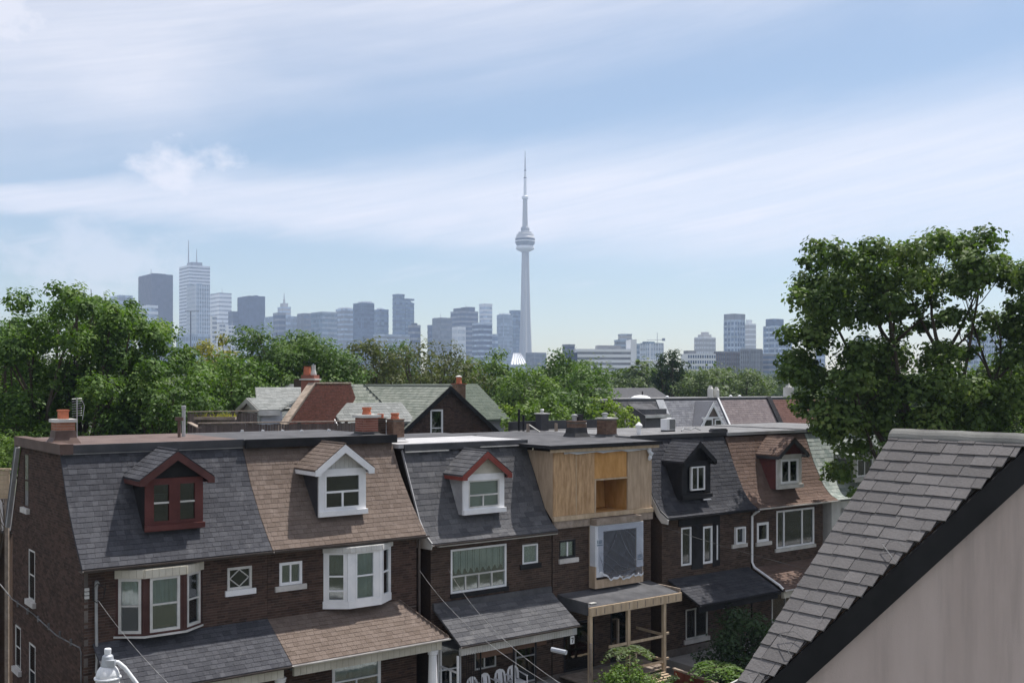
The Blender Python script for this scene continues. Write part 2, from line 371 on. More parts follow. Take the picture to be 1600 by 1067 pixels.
def emit(kind, pieces, parents, mats, root, limit, rest_name):
    """the pieces that show largest become parts, the rest one joined part per parent"""
    Mw = root.matrix_world if root is not None else Matrix()
    if root is not None: Mw = Matrix.Translation(root.location) @ root.rotation_euler.to_matrix().to_4x4()
    key = []
    for k, p in enumerate(pieces):
        w = Mw @ p[0]
        key.append(((w-Vector((0, 0, H))).length/math.sqrt(max(p[4]*p[5], 1e-6)) + (0 if in_frame(w) else 1e6), k))
    key.sort(); single = {k for d, k in key[:limit] if d < 1e6}
    rest = {}
    for k, (c, xd, yd, nd, w, l, th, tg) in enumerate(pieces):
        if k in single:
            o = bpy.data.objects.new(kind, unit(kind, mats[tg])); COL.objects.link(o)
            o.parent = parents[tg]
            o.matrix_local = Matrix(((xd.x*w, yd.x*l, nd.x*th, c.x), (xd.y*w, yd.y*l, nd.y*th, c.y), (xd.z*w, yd.z*l, nd.z*th, c.z), (0, 0, 0, 1)))
        else: rest.setdefault(tg, []).append(k)
    uv, uf = UV[kind]
    for tg, ks in rest.items():
        V = []; F = []; n = len(uv)
        for j, k in enumerate(ks):
            c, xd, yd, nd, w, l, th, _ = pieces[k]
            A = np.array([xd*w, yd*l, nd*th]); V.append(uv @ A + np.array(c)); F += [[i+j*n for i in f] for f in uf]
        me = bpy.data.meshes.new(rest_name); me.from_pydata(np.concatenate(V).tolist(), [], F); me.update()
        link(rest_name, me, mats[tg], parents[tg], kind='stuff')
def cut(a, b, holes):
    """interval [a,b] minus holes"""
    iv = [(a, b)]
    for h0, h1 in holes:
        nx = []
        for p, q in iv:
            if h1 <= p or h0 >= q: nx.append((p, q)); continue
            if h0 > p+.02: nx.append((p, h0))
            if h1 < q-.02: nx.append((h1, q))
        iv = nx
    return iv

# ------------------------------------------------------------------ windows
def window(par, T, w, h, fm, rows=None, fw=.06, dp=.07, out=.02, glass=None, curtain=None, flat=False, label=None, sashm=None, bar=.045, name='window', inside=True):
    """rows: list from the bottom of (height share, [column shares]); the frame is the window, panes and curtain its pieces"""
    rows = rows or [(1, [1])]; glass = glass or M_GLASS
    f = MB(T)
    f.box(0, fw, -out, dp, 0, h).box(w-fw, w, -out, dp, 0, h).box(fw, w-fw, -out, dp, 0, fw).box(fw, w-fw, -out, dp, h-fw, h)
    cells = []; ih = h-2*fw; iw = w-2*fw; z = fw; tot = sum(r[0] for r in rows)
    bars = []
    for k, (rh, cols) in enumerate(rows):
        hh = ih*rh/tot; z1 = z+hh
        if k < len(rows)-1: bars.append((fw, w-fw, -out*.3, dp*.9, z1-bar/2, z1+bar/2))
        za = z+(bar/2 if k else 0); zb = z1-(bar/2 if k < len(rows)-1 else 0)
        x = fw; ct = sum(cols)
        for j, c in enumerate(cols):
            x1 = x+iw*c/ct
            xa = x+(bar/2 if j else 0); xb = x1-(bar/2 if j < len(cols)-1 else 0)
            if j < len(cols)-1: bars.append((x1-bar/2, x1+bar/2, -out*.2, dp*.85, za, zb))
            cells.append((xa, xb, za, zb)); x = x1
        z = z1
    fo = f.build('window_frame' if flat else name, fm, par, label=label)
    P = par if flat else fo
    for q in bars: MB(T).box(*q).build('sash_bar', sashm or fm, P)
    for (xa, xb, za, zb) in cells: MB(T).box(xa, xb, dp*.4, dp*.4+.006, za, zb).build('pane', glass, P)
    if curtain:
        cm, c0, c1, style = curtain
        c = MB(T); za = fw+ih*c0; zb = fw+ih*c1; y = dp+.05
        if style == 'wavy':
            n = max(6, int(w/.05)); pts = [(fw*.5+(w-fw)*i/n, y+.03*math.sin(i*1.9)+.015*math.sin(i*.7)) for i in range(n+1)]
            for i in range(n): c.poly([(pts[i][0], pts[i][1], za), (pts[i+1][0], pts[i+1][1], za), (pts[i+1][0], pts[i+1][1], zb), (pts[i][0], pts[i][1], zb)])
        elif style == 'scallop':
            n = 40; k5 = 9
            for i in range(n):
                xa = fw*.5+(w-fw)*i/n; xb = fw*.5+(w-fw)*(i+1)/n
                f0 = za+.22*abs(math.sin(math.pi*k5*i/n)); f1 = za+.22*abs(math.sin(math.pi*k5*(i+1)/n))
                yy = y+.02*math.sin(i*1.3); c.poly([(xa, yy, f0), (xb, yy, f1), (xb, yy, zb), (xa, yy, zb)])
        else:
            n = max(4, int((zb-za)/.05))
            for i in range(n): c.box(fw*.7, w-fw*.7, y, y+.012+.01*(i % 2), za+(zb-za)*i/n, za+(zb-za)*(i+.86)/n)
        c.build('blind' if style == 'blind' else 'curtain', cm, P)
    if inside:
        b = MB(T); b.poly([(0, dp+.45, 0), (w, dp+.45, 0), (w, dp+.45, h), (0, dp+.45, h)]); b.build('room_shade_sheet', M_INSIDE, P)  # dark sheet behind the glass, coloured as the unlit room
    return fo
# ------------------------------------------------------------------ plan of the street
OX, OY = -11.111, 27.239       # foot of the left front corner of the row
ROT = math.atan2(.6027, .798)  # direction of the street front
DX, DY = math.cos(ROT), math.sin(ROT)
def G(u, v, z=0.0): return Vector((OX+u*DX-v*DY, OY+u*DY+v*DX, z))
def at(px, py, Y): return Vector(((px-800)/1660*Y, Y, H+(597-py)/1660*Y))   # survey: bearing, elevation, distance

def at_v(px, py, v):
    ax = (px-800)/1660; n0, n1 = -DY, DX; on = OX*n0+OY*n1
    Yd = (v+on)/(ax*n0+n1); return at(px, py, Yd)
def uvz(p): a, b_ = p.x-OX, p.y-OY; return (a*DX+b_*DY, -a*DY+b_*DX, p.z)
# ground and street
def sheet(name, pts, m, z):
    b = MB(); b.poly([(p[0], p[1], z) for p in pts]); return b.build(name, m, kind='structure')
sheet('ground', [(-4200, -1500), (4200, -1500), (4200, 5200), (-4200, 5200)], M_GRASS, 0.0)
def strip(name, v0, v1, m, z, u0=-60, u1=140): return sheet(name, [G(u0, v0), G(u1, v0), G(u1, v1), G(u0, v1)], m, z)
strip('road', -16.5, -9.2, M_ASPH, .004)
b = MB()
for (v0, v1) in ((-9.2, -7.4), (-18.3, -16.5)):
    q = [G(-60, v0), G(140, v0), G(140, v1), G(-60, v1)]; b.prism([(p.x, p.y, .0) for p in q], (0, 0, .12))
b.build('pavement', M_CONC, kind='structure')

def wallgrid(b, x0, x1, z0, z1, opens, y, depth=.12):
    xs = sorted({x0, x1, *[o[0] for o in opens], *[o[1] for o in opens]}); zs = sorted({z0, z1, *[o[2] for o in opens], *[o[3] for o in opens]})
    xs = [x for x in xs if x0 <= x <= x1]; zs = [z for z in zs if z0 <= z <= z1]
    for i in range(len(xs)-1):
        for k in range(len(zs)-1):
            cx = (xs[i]+xs[i+1])/2; cz = (zs[k]+zs[k+1])/2
            if any(o[0] < cx < o[1] and o[2] < cz < o[3] for o in opens): continue
            b.poly([(xs[i], y, zs[k]), (xs[i+1], y, zs[k]), (xs[i+1], y, zs[k+1]), (xs[i], y, zs[k+1])])
    for (xa, xb, za, zb) in opens:
        for q in (((xa, za), (xa, zb)), ((xb, za), (xb, zb)), ((xa, za), (xb, za)), ((xa, zb), (xb, zb))):
            (p, r), (s_, t_) = q
            b.poly([(p, y, r), (s_, y, t_), (s_, y+depth, t_), (p, y+depth, r)])
def brickwall(out, xr, zr, opens, y, tagv, xd=(1, 0, 0), org=None, zfun=None, rnd=random):
    """running bond on a vertical face; xr along xd, bricks 205 x 65 mm"""
    bw, bh = .215, .075; k = 0; z = zr[0]
    xd = Vector(xd)
    while z < zr[1]-.02:
        xa, xb = zfun(z+.03) if zfun else xr
        iv = cut(xa, xb, [(o[0], o[1]) for o in opens if o[2] < z+bh*.6 and o[3] > z+.02])
        iv2 = [(max(p, xa), min(q, xb)) for p, q in iv]
        p0 = Vector((0, y, z)) if org is None else Vector(org)+Vector((0, 0, z))
        rowfill(out, p0, xd, (0, 0, 1), iv2, bw, bw, bh-.011, .012, tagv, stagger=(1.0 if k % 2 == 0 else .5), rnd=rnd)
        z += bh; k += 1
def vm(prof, z):
    for (a, b) in zip(prof, prof[1:]):
        if a[1] <= z <= b[1]: return a[0]+(b[0]-a[0])*(z-a[1])/(b[1]-a[1])
    return prof[0][0] if z < prof[0][1] else prof[-1][0]
def zm(prof, v):
    for (a, b) in zip(prof, prof[1:]):
        if a[0] <= v <= b[0]: return a[1]+(b[1]-a[1])*(v-a[0])/(b[0]-a[0])
    return prof[-1][1]
def slope_rows(out, path, x0, x1, expo, wr, th, tagv, holes=None, xd=(1, 0, 0), jit=.0, ends=None, rnd=random):
    """courses up a polyline path of (y,z); holes(z)->blocked x intervals; ends(s)->(xa,xb)"""
    seg = []; s = 0
    for a, b in zip(path, path[1:]):
        L = math.hypot(b[0]-a[0], b[1]-a[1]); seg.append((s, s+L, a, b, L)); s += L
    k = 0
    while k*expo < s-.03:
        t = k*expo
        for (s0, s1, a, b, L) in seg:
            if s0 <= t < s1+1e-6: break
        f = (t-s0)/L; y = a[0]+(b[0]-a[0])*f; z = a[1]+(b[1]-a[1])*f
        # direction across the next exposure keeps bent courses on the surface
        t2 = min(t+expo*1.15, s)
        for (s0, s1, a2, b2, L2) in seg:
            if s0 <= t2 <= s1+1e-6: break
        f2 = (t2-s0)/L2; y2 = a2[0]+(b2[0]-a2[0])*f2; z2 = a2[1]+(b2[1]-a2[1])*f2
        yd = Vector((0, y2-y, z2-z)); ln = yd.length; yd = yd/ln
        xa, xb = ends(t) if ends else (x0, x1)
        iv = cut(xa, xb, holes(z+.05) if holes else [])
        rowfill(out, (0, y, z), xd, yd, iv, wr[0], wr[1], ln, th, tagv, lift=.006, jit=jit, rnd=rnd)
        k += 1
def gutter(par, x0, x1, y, z, m, r=.055):
    pts = [(y-r*math.cos(a), z-r*math.sin(a)) for a in [math.pi*i/6 for i in range(7)]]
    o = [(x0, p[0], p[1]) for p in pts]
    inn = [(x0, y-(r-.012)*math.cos(a), z-(r-.012)*math.sin(a)) for a in [math.pi*i/6 for i in range(6, -1, -1)]]
    MB().prism(o+inn, (x1-x0, 0, 0)).build('gutter', m, par)

def dormer(par, P, prof, x0, x1, vf, zb, ze, za, o0, o1, vo, wallm, trimm, rakem, shm, win, rake_w=.2, siding='vboards', sill=True, gable_m=None, cheek_m=None, stile=.17, expo=.16, wr=(.2, .34), head=.16, tagv='dr', mats=None, parents=None, shingle_cheek=False, box_ret=True, valley=None):
    """a gabled dormer standing out of the mansard; everything under one part"""
    xc = (o0+o1)/2
    t = .04
    d = MB()
    # cheeks
    ck = [(vf+.02, zb)] + [(vf+.02, ze)] + [(vm(prof, ze), ze)] + [(v, z) for v, z in reversed(prof) if zb < z < ze and v > vf] + [(max(vm(prof, zb), vf+.03), zb)]
    b = MB()
    dm = MB().prism([(x0, p[0], p[1]) for p in ck], (t, 0, 0)).build('dormer', cheek_m or wallm, par)
    MB().prism([(x1-t, p[0], p[1]) for p in ck], (t, 0, 0)).build('cheek', cheek_m or wallm, dm)
    # front: stiles, head, sill around the window
    wz0, wz1 = zb+.22, ze-head
    f = MB(); y0, y1 = vf-.03, vf+.05
    f.box(x0-.01, x0+stile, y0, y1, zb, ze).box(x1-stile, x1+.01, y0, y1, zb, ze)
    f.box(x0+stile, x1-stile, y0, y1, wz1, ze).box(x0+stile, x1-stile, y0, y1, zb, wz0)
    f.build('front_trim', trimm, dm)
    # gable
    gx0, gx1 = x0, x1; gz = ze; hw = (o1-o0)/2; slope = (za-ze)/hw
    top = za-.05
    def gz_at(x): return za-.06-abs(x-xc)*slope
    if siding == 'vboards':
        n = max(5, int((gx1-gx0)/.14))
        for k in range(n):
            xa = gx0+(gx1-gx0)*k/n+.004; xb = gx0+(gx1-gx0)*(k+1)/n-.004
            if max(gz_at(xa), gz_at(xb)) < gz+.04: continue
            pts = [(xa, vf+.02, gz), (xb, vf+.02, gz), (xb, vf+.02, max(gz_at(xb), gz+.001))]
            if xa < xc < xb: pts.append((xc, vf+.02, gz_at(xc)))
            pts.append((xa, vf+.02, max(gz_at(xa), gz+.001)))
            MB().prism(pts, (0, .03, 0)).build('board', gable_m or wallm, dm)
    elif siding == 'hboards':
        z = gz; k = 0
        while z < top-.05:
            z1 = min(z+.17, top-.01); wa = (za-.06-z)/slope; wb = (za-.06-z1)/slope
            wa = min(wa, (gx1-gx0)/2); wb = min(wb, (gx1-gx0)/2)
            MB().prism([(xc-wa, vf+.01, z), (xc+wa, vf+.01, z), (xc+wb, vf+.035, z1-.004), (xc-wb, vf+.035, z1-.004)], (0, .03, 0)).build('board', gable_m or wallm, dm)
            z = z1; k += 1
    else:
        wa = min((za-.06-gz)/slope, (gx1-gx0)/2)
        MB().prism([(xc-wa, vf+.06, gz), (xc+wa, vf+.06, gz), (xc+wa, vf+.06, gz_at(xc+wa)), (xc, vf+.06, gz_at(xc)), (xc-wa, vf+.06, gz_at(xc-wa))], (0, .03, 0)).build('gable_panel', gable_m or wallm, dm)
    # roof slabs
    r = MB()
    for s_ in (-1, 1):
        xe = o0 if s_ < 0 else o1
        top4 = [(xc, vo, za), (xe, vo, ze), (xe, vm(prof, ze)+.06, ze), (xc, vm(prof, za-.02)+.1, za)]
        r.prism(top4, (0, 0, -.045))
    ro = r.build('dormer_roof', M_FLASH if shm is None else mats[tagv], dm)
    parents[tagv] = ro
    # shingles on the two slopes
    for s_ in (-1, 1):
        xe = o0 if s_ < 0 else o1
        L = math.hypot(hw, za-ze); n = int(L/expo)+1
        for k in range(n):
            s0 = k*expo
            if s0 > L-.03: break
            x = xe+(xc-xe)*s0/L; z = ze+(za-ze)*s0/L
            ln = min(expo*1.15, L-s0); yd = Vector(((xc-xe)/L, 0, (za-ze)/L))
            va = vo-.02; vb = vm(prof, z)+.05
            if s_ < 0: rowfill(P, (x, 0, z), (0, -1, 0), yd, [(-vb, -va)], wr[0], wr[1], ln, .011, tagv, lift=.006)
            else: rowfill(P, (x, 0, z), (0, 1, 0), yd, [(va, vb)], wr[0], wr[1], ln, .011, tagv, lift=.006)
    MB().tube([(xc, vo-.02, za+.008), (xc, vm(prof, za-.02)+.05, za+.008)], .035, 6).build('ridge_cap', mats[tagv], dm)
    # rake boards with boxed returns
    for s_ in (-1, 1):
        xe = o0 if s_ < 0 else o1
        b = MB(); q = rake_w
        pts = [(xc, vo-.03, za-.02), (xe-.0*s_, vo-.03, ze-.02), (xe, vo-.03, ze-.02-q*.75)]
        if box_ret: pts += [(xe-s_*q*.95, vo-.03, ze-.02-q*.75)]
        pts += [(xe-s_*q*.95, vo-.03, ze-.02-q*.75+max(0, q*.95*slope-q*.35)), (xc, vo-.03, za-.02-q*1.15)]
        b.prism(pts, (0, .045, 0))
        b.build('rake_board', rakem, dm)
        # eave fascia running back
        MB().box(min(xe, xe-s_*.02), max(xe, xe-s_*.02), vo+.02, vm(prof, ze-.1), ze-.17, ze-.05).build('eave_board', rakem if s_ < 0 else trimm, dm)
        MB().box(min(xe-s_*.025, (x0+.0 if s_ < 0 else x1)), max(xe-s_*.025, (x0 if s_ < 0 else x1)), vo+.02, vm(prof, ze-.1), ze-.15, ze-.13).build('soffit', rakem, dm)
    if sill:
        MB().box(x0-.04, x1+.04, vf-.12, vf-.031, zb+.02, zb+.17).build('sill_board', trimm, dm)
    win(dm, frameT((x0+stile, vf-.02, wz0), (1, 0)), x1-x0-2*stile, wz1-wz0)
    return dm
def dormer_holes(ds):
    """mansard courses stop where a dormer stands"""
    def f(z):
        out = []
        for (x0, x1, zb, ze, za, o0, o1) in ds:
            if zb+.03 < z <= ze: out.append((x0+.02, x1-.02))
            elif ze < z < za:
                q = (za-z)/(za-ze)*(o1-o0)/2; xc = (o0+o1)/2; out.append((xc-q, xc+q))
        return out
    return f

PROF_A = [(-.34, 6.24), (.05, 6.62), (.52, 7.12), (1.2, 8.0), (1.80, 9.08)]
PROF_B = [(-.34, 5.92), (.05, 6.16), (.42, 6.62), (1.0, 7.80), (1.47, 8.76)]
PROF_C = [(-.36, 5.92), (.05, 6.10), (.42, 6.50), (.92, 7.45), (1.42, 8.72)]

class House:
    """a terrace house: Empty at the foot of its left front corner; local x along the front, y towards the back"""
    def __init__(s, label, u0, u1, prof, shm, brickm, roofm, zflat, porch_z=None, name='row_house'):
        s.u0, s.u1, s.w, s.prof, s.shm, s.brickm, s.zf = u0, u1, u1-u0, prof, shm, brickm, zflat
        p = G(u0, 0, 0)
        s.root = empty(name, label, 'house', p, ROT, 'brick terrace houses across the street')
        s.P = []; s.parents = {}; s.mats = {}; s.B = []; s.bp = {}; s.bm = {}
    def mansard(s, x0, x1, expo, wr, ds=(), th=.012, jit=.004, rnd=random):
        pr = s.prof
        low = [(v+.03, z-.07) for v, z in pr]
        o = [(x0, v, z) for v, z in pr]+[(x0, v, z) for v, z in reversed(low)]
        s.roof = MB().prism(o, (x1-x0, 0, 0)).build('mansard_roof', s.shm, s.root)
        s.parents['m'] = s.roof; s.mats['m'] = s.shm
        slope_rows(s.P, pr, x0, x1, expo, wr, th, 'm', dormer_holes(ds), jit=jit, rnd=rnd)
    def flat(s, x0, x1, v0, v1, z, m, edge=M_FLASH, edge_h=.14, edge_out=.03):
        box('flat_roof', m, s.root, x0, x1, v0, v1, z-.1, z)
        box('roof_edge', edge, s.root, x0, x1, v0-edge_out, v0-.002, z-edge_h, z+.025)
    def rear(s, x0, x1, sides=(True, True), ztop=6.2):
        b = MB()
        b.poly([(x0, 8, 0), (x1, 8, 0), (x1, 8, ztop), (x0, 8, ztop)])
        b.poly([(x0, 8.3, ztop), (x1, 8.3, ztop), (x1, 6.75, s.zf-.05), (x0, 6.75, s.zf-.05)])
        zt = s.prof[-1][1]
        for k, xx in enumerate((x0, x1)):
            if sides[k]:
                b.poly([(xx, .01, 0), (xx, 8, 0), (xx, 8, ztop), (xx, 6.75, zt), (xx, s.prof[-1][0]+.05, zt), (xx, .35, s.prof[0][1]-.05), (xx, .01, s.prof[0][1]-.05)])
        b.build('rear_wall', s.brickm, s.root)
    def front(s, x0, x1, z1, opens, zb=3.9, y=0.0, brick=True, lim_z=(3.9, 6.2)):
        b = MB(); wallgrid(b, x0, x1, 0, z1, opens, y+.012)
        s.wall = b.build('front_wall', M_MORTAR, s.root); s.bp['f'] = s.wall; s.bm['f'] = s.brickm
        brickwall(s.B, (x0, x1), (zb, z1-.02), opens, y+.012, 'f')
        brickwall(s.B, (x0, x1), (.9, zb-.01), opens, y+.012, 'f')
    def emit(s, nsh=300, nbr=300):
        if s.P: emit('shingle', s.P, s.parents, s.mats, s.root, nsh, 'shingle_courses')
        if s.B: emit('brick', s.B, s.bp, s.bm, s.root, nbr, 'brickwork')
    def porch(s, x0, x1, zj, ze, ve, shm, expo, wr, hip=None, drop=.26, tagv='p', left_rake=False, boards=True, fr_m=None, gutm=None, brd_w=.19, base_m=None, shingles=True, name='porch_roof'):
        root = s.root
        if hip:                         # right end hipped
            xh = hip
            top = [(x0, 0, zj), (xh, 0, zj), (x1, ve, ze), (x0, ve, ze)]
            b = MB(); b.prism(top, (0, 0, -.06)); b.prism([(xh, 0, zj), (x1, 0, ze), (x1, ve, ze)], (0, 0, -.06))
        else:
            b = MB(); b.prism([(x0, 0, zj), (x1, 0, zj), (x1, ve, ze), (x0, ve, ze)], (0, 0, -.06))
        pr = b.build(name, base_m or shm, root); s.parents[tagv] = pr; s.mats[tagv] = shm
        L = math.hypot(ve, zj-ze)
        if shingles:
            en = (lambda t: (x0, x1-(x1-hip)*t/L)) if hip else None
            slope_rows(s.P, [(ve, ze), (0, zj)], x0, x1, expo, wr, .012, tagv, ends=en, jit=.004)
            if hip:
                n = int(L/expo)
                for k in range(n):
                    f = k*expo/L; xx = x1+(hip-x1)*f; vv = ve*(1-f); z = ze+(zj-ze)*f
                    yd = Vector((hip-x1, 0, zj-ze)).normalized()
                    rowfill(s.P, (xx, 0, z), (0, 1, 0), yd, [(vv, -.02)], wr[0], wr[1], expo*1.1, .012, tagv, lift=.006)
                MB().tube([(x1-.02, ve+.02, ze+.02), (hip, 0, zj+.02)], .035, 6).build('hip_cap', shm, root)
        # frieze
        fm = fr_m or M_CREAM
        if boards:
            n = max(1, round((x1-x0-.3)/brd_w)); bw = (x1-x0-.3)/n
            fr = box('porch_frieze', fm, root, x0+.15, x1-.15, ve+.2, ve+.3, ze-drop-.12, ze-.13)
            me = MB().box(.004, bw-.004, 0, .02, 0, drop-.02).mesh('board'); me.materials.append(fm)
            for k in range(n):
                o = link('board', me, None, fr); o.location = (x0+.15+k*bw, ve+.178, ze-drop-.11)
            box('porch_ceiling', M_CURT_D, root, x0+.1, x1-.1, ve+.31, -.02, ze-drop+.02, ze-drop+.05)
        if gutm: gutter(root, x0, x1, ve-.05, ze-.01, gutm)
# ================================================================== the terrace, left to right
def col_round(par, x, y, z0, z1, r0, r1, m):
    MB().lathe(x, y, [(r0*1.25, z0), (r0*1.25, z0+.08), (r0, z0+.1), (r0*1.02, z0+(z1-z0)*.4), (r1, z1-.14), (r1*1.25, z1-.12), (r1*1.25, z1-.05), (r1*1.4, z1-.04), (r1*1.4, z1)], 14).build('column', m, par, smooth=False)
# ---- house 1: end of terrace, charcoal mansard, oxblood dormer
h = House('end terrace house with charcoal mansard roof, oxblood dormer and exposed brick side wall', 0, 5.17, PROF_A, M_SH_GREY, M_BRICK, M_TAR_BR, 9.28); H1 = h
d1 = (1.77, 3.34, 6.98, 8.40, 9.14, 1.55, 3.60)
h.mansard(0, 5.165, .163, (.15, .27), [d1])
box('flat_roof', M_TAR_BR, h.root, 0.0, 5.16, 1.72, 6.9, 9.12, 9.28)
box('roof_edge', M_FLASH, h.root, .30, 5.16, 1.64, 1.718, 9.08, 9.30)
box('end_parapet', M_BROWN_MET, h.root, -.05, .29, 1.60, 7.0, 9.05, 9.33)
box('edge_flashing', M_GREYTRIM, h.root, .05, 5.16, 1.70, 1.80, 9.035, 9.065)
ops = [(.95, 3.26, 4.33, 6.05), (3.97, 4.69, 5.19, 5.82), (1.2, 3.0, 1.2, 3.0)]
h.front(.12, 5.165, 6.22, ops, zb=4.0)
h.rear(.12, 5.165, (False, True))
# side wall with its own bricks
sw = MB()
def side_ends(z):
    if z < 6.2: return (.0, 8.0)
    return (max(0, vm(PROF_A, z)+.05), 8.25-(z-6.2)*.52)
sops = [(5.85, 6.45, 7.2, 8.85), (5.1, 5.85, 4.5, 6.0), (8.0, 8.01, 2.0, 2.1), (5.05, 5.8, 1.6, 3.2), (6.9, 7.6, 2.1, 3.4)]
outl = [(0, 0), (8, 0), (8, 6.2), (8.25, 6.2), (6.72, 9.08), (1.80, 9.08)] + [(v+.02, z) for v, z in reversed(PROF_A[1:-1])] + [(0, 6.55)]
sw.prism([(.132, p[0], p[1]) for p in outl], (.1, 0, 0))
side = sw.build('side_wall', M_MORTAR, h.root); h.bp['s'] = side; h.bm['s'] = M_BRICK
k = 0; z = .3
while z < 9.0:
    a, c = side_ends(z+.04)
    iv = cut(-c, -a, [(-o[1], -o[0]) for o in sops if o[2] < z+.05 and o[3] > z+.02])
    rowfill(h.B, (.132, 0, z), (0, -1, 0), (0, 0, 1), iv, .215, .215, .064, .012, 's', stagger=(1 if k % 2 else .5))
    z += .075; k += 1
for (a, c, z0, z1) in ((5.85, 6.45, 7.2, 8.85), (5.1, 5.85, 4.5, 6.0), (5.05, 5.8, 1.6, 3.2), (6.9, 7.6, 2.1, 3.4)):
    window(h.root, frameT((.126, c, z0), (0, -1)), c-a, z1-z0, M_WHITE_OLD if z0 < 7 else M_BRICK, [(1, [1]), (1, [1])], fw=.05, dp=.0, out=.012, curtain=(M_CURT, .45, 1, 'wavy') if 4 < z0 < 7 else None, inside=False)
    box('window_sill', M_STONE, h.root, .02, .128, a-.12, c+.12, z0-.16, z0-.005)
    # arched head course
for i in range(9):
    yy = 1.9+i*.14
box('rake_fascia', M_GREYTRIM, h.root, .0, .118, 0, .1, 0, 2.95, T=Matrix.Translation((0, 8.35, 6.35)) @ Matrix.Rotation(R(28), 4, 'X'))
box('rear_fascia', M_FLASH, h.root, .0, .118, .11, .26, 0, 3.05, T=Matrix.Translation((0, 8.35, 6.35)) @ Matrix.Rotation(R(28), 4, 'X'))
MB().tube([(.09, 9.7, 4.35), (.09, 8.0, 4.15), (.09, 5.2, 4.15), (.09, 2.6, 4.02), (.09, .9, 4.10), (.09, .25, 4.14), (.09, .12, 4.05), (.09, .1, .4)], .018, 5).build('wall_cable', M_CABLE, h.root)
for yy in (7.2, 5.9, 4.6, 3.4, 2.2, 1.1): box('cable_clip', M_CABLE, h.root, .07, .117, yy-.02, yy+.02, 4.02, 4.2)
def w_d1(dm, T, w, hh):
    hw = (w-.2)/2
    T2 = T @ Matrix.Translation((hw+.2, 0, 0))
    window(dm, T, hw, hh, M_RED_PAINT, [(1, [1]), (1, [1])], fw=.05, glass=M_GLASS_D, flat=True, curtain=(M_CURT, .55, .75, 'blind'), sashm=M_WHITE_OLD, dp=.1)
    window(dm, T2, hw, hh, M_RED_PAINT, [(1, [1]), (1, [1])], fw=.05, glass=M_GLASS_D, flat=True, sashm=M_WHITE_OLD, dp=.1)
    MB(T).box(hw, hw+.2, -.01, .07, 0, hh).build('mullion_post', M_RED_PAINT, dm)
h.mats['dr'] = M_SH_GREY
dormer(h.root, h.P, PROF_A, *d1[:2], .22, *d1[2:7], .0, M_BLACKP, M_RED_PAINT, M_RAKE, M_SH_GREY, w_d1, rake_w=.2, siding='panel', gable_m=M_BLACKP, cheek_m=M_BLACKP, mats=h.mats, parents=h.parents, head=.12)
# bay window
def bay(par, x0, x1, z0, z1, p, a, post_m, frame_m, head_m, wins, head_h=.24, sill_m=None, post_w=.1, hb=.19, curt=None, fw=.06, sashm=None, apron=.0):
    plan = [(x0, 0), (x0+a, -p), (x1-a, -p), (x1, 0)]
    b = MB()
    hd = MB()
    for z_a, z_b, ins, bb in ((z1-head_h, z1, .03, hd), (z0, z0+.06+apron, .0, b)):
        q = [(x0-.02, .0, z_a), (x0+a-.01, -p-ins-.02, z_a), (x1-a+.01, -p-ins-.02, z_a), (x1+.02, .0, z_a)]
        bb.prism(q, (0, 0, z_b-z_a))
    for (px_, py_) in plan[1:3]: b.prism([(px_-.05, py_-.015, z0+.06+apron), (px_+.05, py_-.015, z0+.06+apron), (px_+.05, py_+.08, z0+.06+apron), (px_-.05, py_+.08, z0+.06+apron)], (0, 0, z1-head_h-z0-.06-apron))
    bw = b.build('bay_window', post_m, par)
    hd.build('head_board', head_m, bw)
    for k, (q0, q1) in enumerate(zip(plan, plan[1:])):
        L = math.hypot(q1[0]-q0[0], q1[1]-q0[1]); xd = ((q1[0]-q0[0])/L, (q1[1]-q0[1])/L)
        m0 = post_w*(1.4 if k == 1 else .8); zz = z0+.06+apron; hh = z1-head_h-zz
        T = frameT((q0[0], q0[1], zz), xd)
        MB(T).box(0.005, m0, .0, .09, .002, hh-.002).box(L-m0, L-.005, .0, .09, .002, hh-.002).build('post', post_m, bw)
        window(bw, T @ Matrix.Translation((m0, 0, 0)), L-2*m0, hh, frame_m, wins[k], fw=fw, flat=True, curtain=curt[k] if curt else None, sashm=sashm, inside=False)
        # face boards over the window
        n = max(2, round(L/hb)); w_ = L/n
        T3 = frameT((q0[0], q0[1], z1-head_h+.01), xd)
        for j in range(n): MB(T3).box(j*w_+.004, (j+1)*w_-.004, -.075, -.045, 0, head_h-.02).build('board', head_m, bw)
    if sill_m: MB().prism([(x0-.05, .0, z0-.05), (x0+a-.03, -p-.07, z0-.05), (x1-a+.03, -p-.07, z0-.05), (x1+.05, .0, z0-.05)], (0, 0, .048)).build('sill', sill_m, bw)
    MB().poly([(x0+.05, .55, z0), (x1-.05, .55, z0), (x1-.05, .55, z1), (x0+.05, .55, z1)]).build('room_shade_sheet', M_INSIDE, bw)  # shade of the room behind the bay, put on as a near-black sheet
    return bw
S2 = [(1, [1]), (1, [1])]
bay(h.root, .92, 3.24, 4.36, 6.10, .42, .62, M_POST, M_WHITE_OLD, M_CREAM, [S2, S2, S2], sill_m=M_WHITE_OLD,
    curt=[(M_CURT_G, .5, 1, 'wavy'), (M_CURT_G, .45, 1, 'wavy'), (M_CURT, .5, 1, 'wavy')], fw=.07)
wd = window(h.root, frameT((3.97, 0.0, 5.19), (1, 0)), .72, .63, M_WHITE_OLD, fw=.07, curtain=None, glass=M_GLASS_D)
b = MB(frameT((3.97, 0.0, 5.19), (1, 0)))
for (p, q) in (((.36, .08), (.64, .315)), ((.64, .315), (.36, .55)), ((.36, .55), (.08, .315)), ((.08, .315), (.36, .08))): b.tube([(p[0], .02, p[1]), (q[0], .02, q[1])], .016, 4)
b.build('diamond_muntin', M_WHITE_OLD, wd)
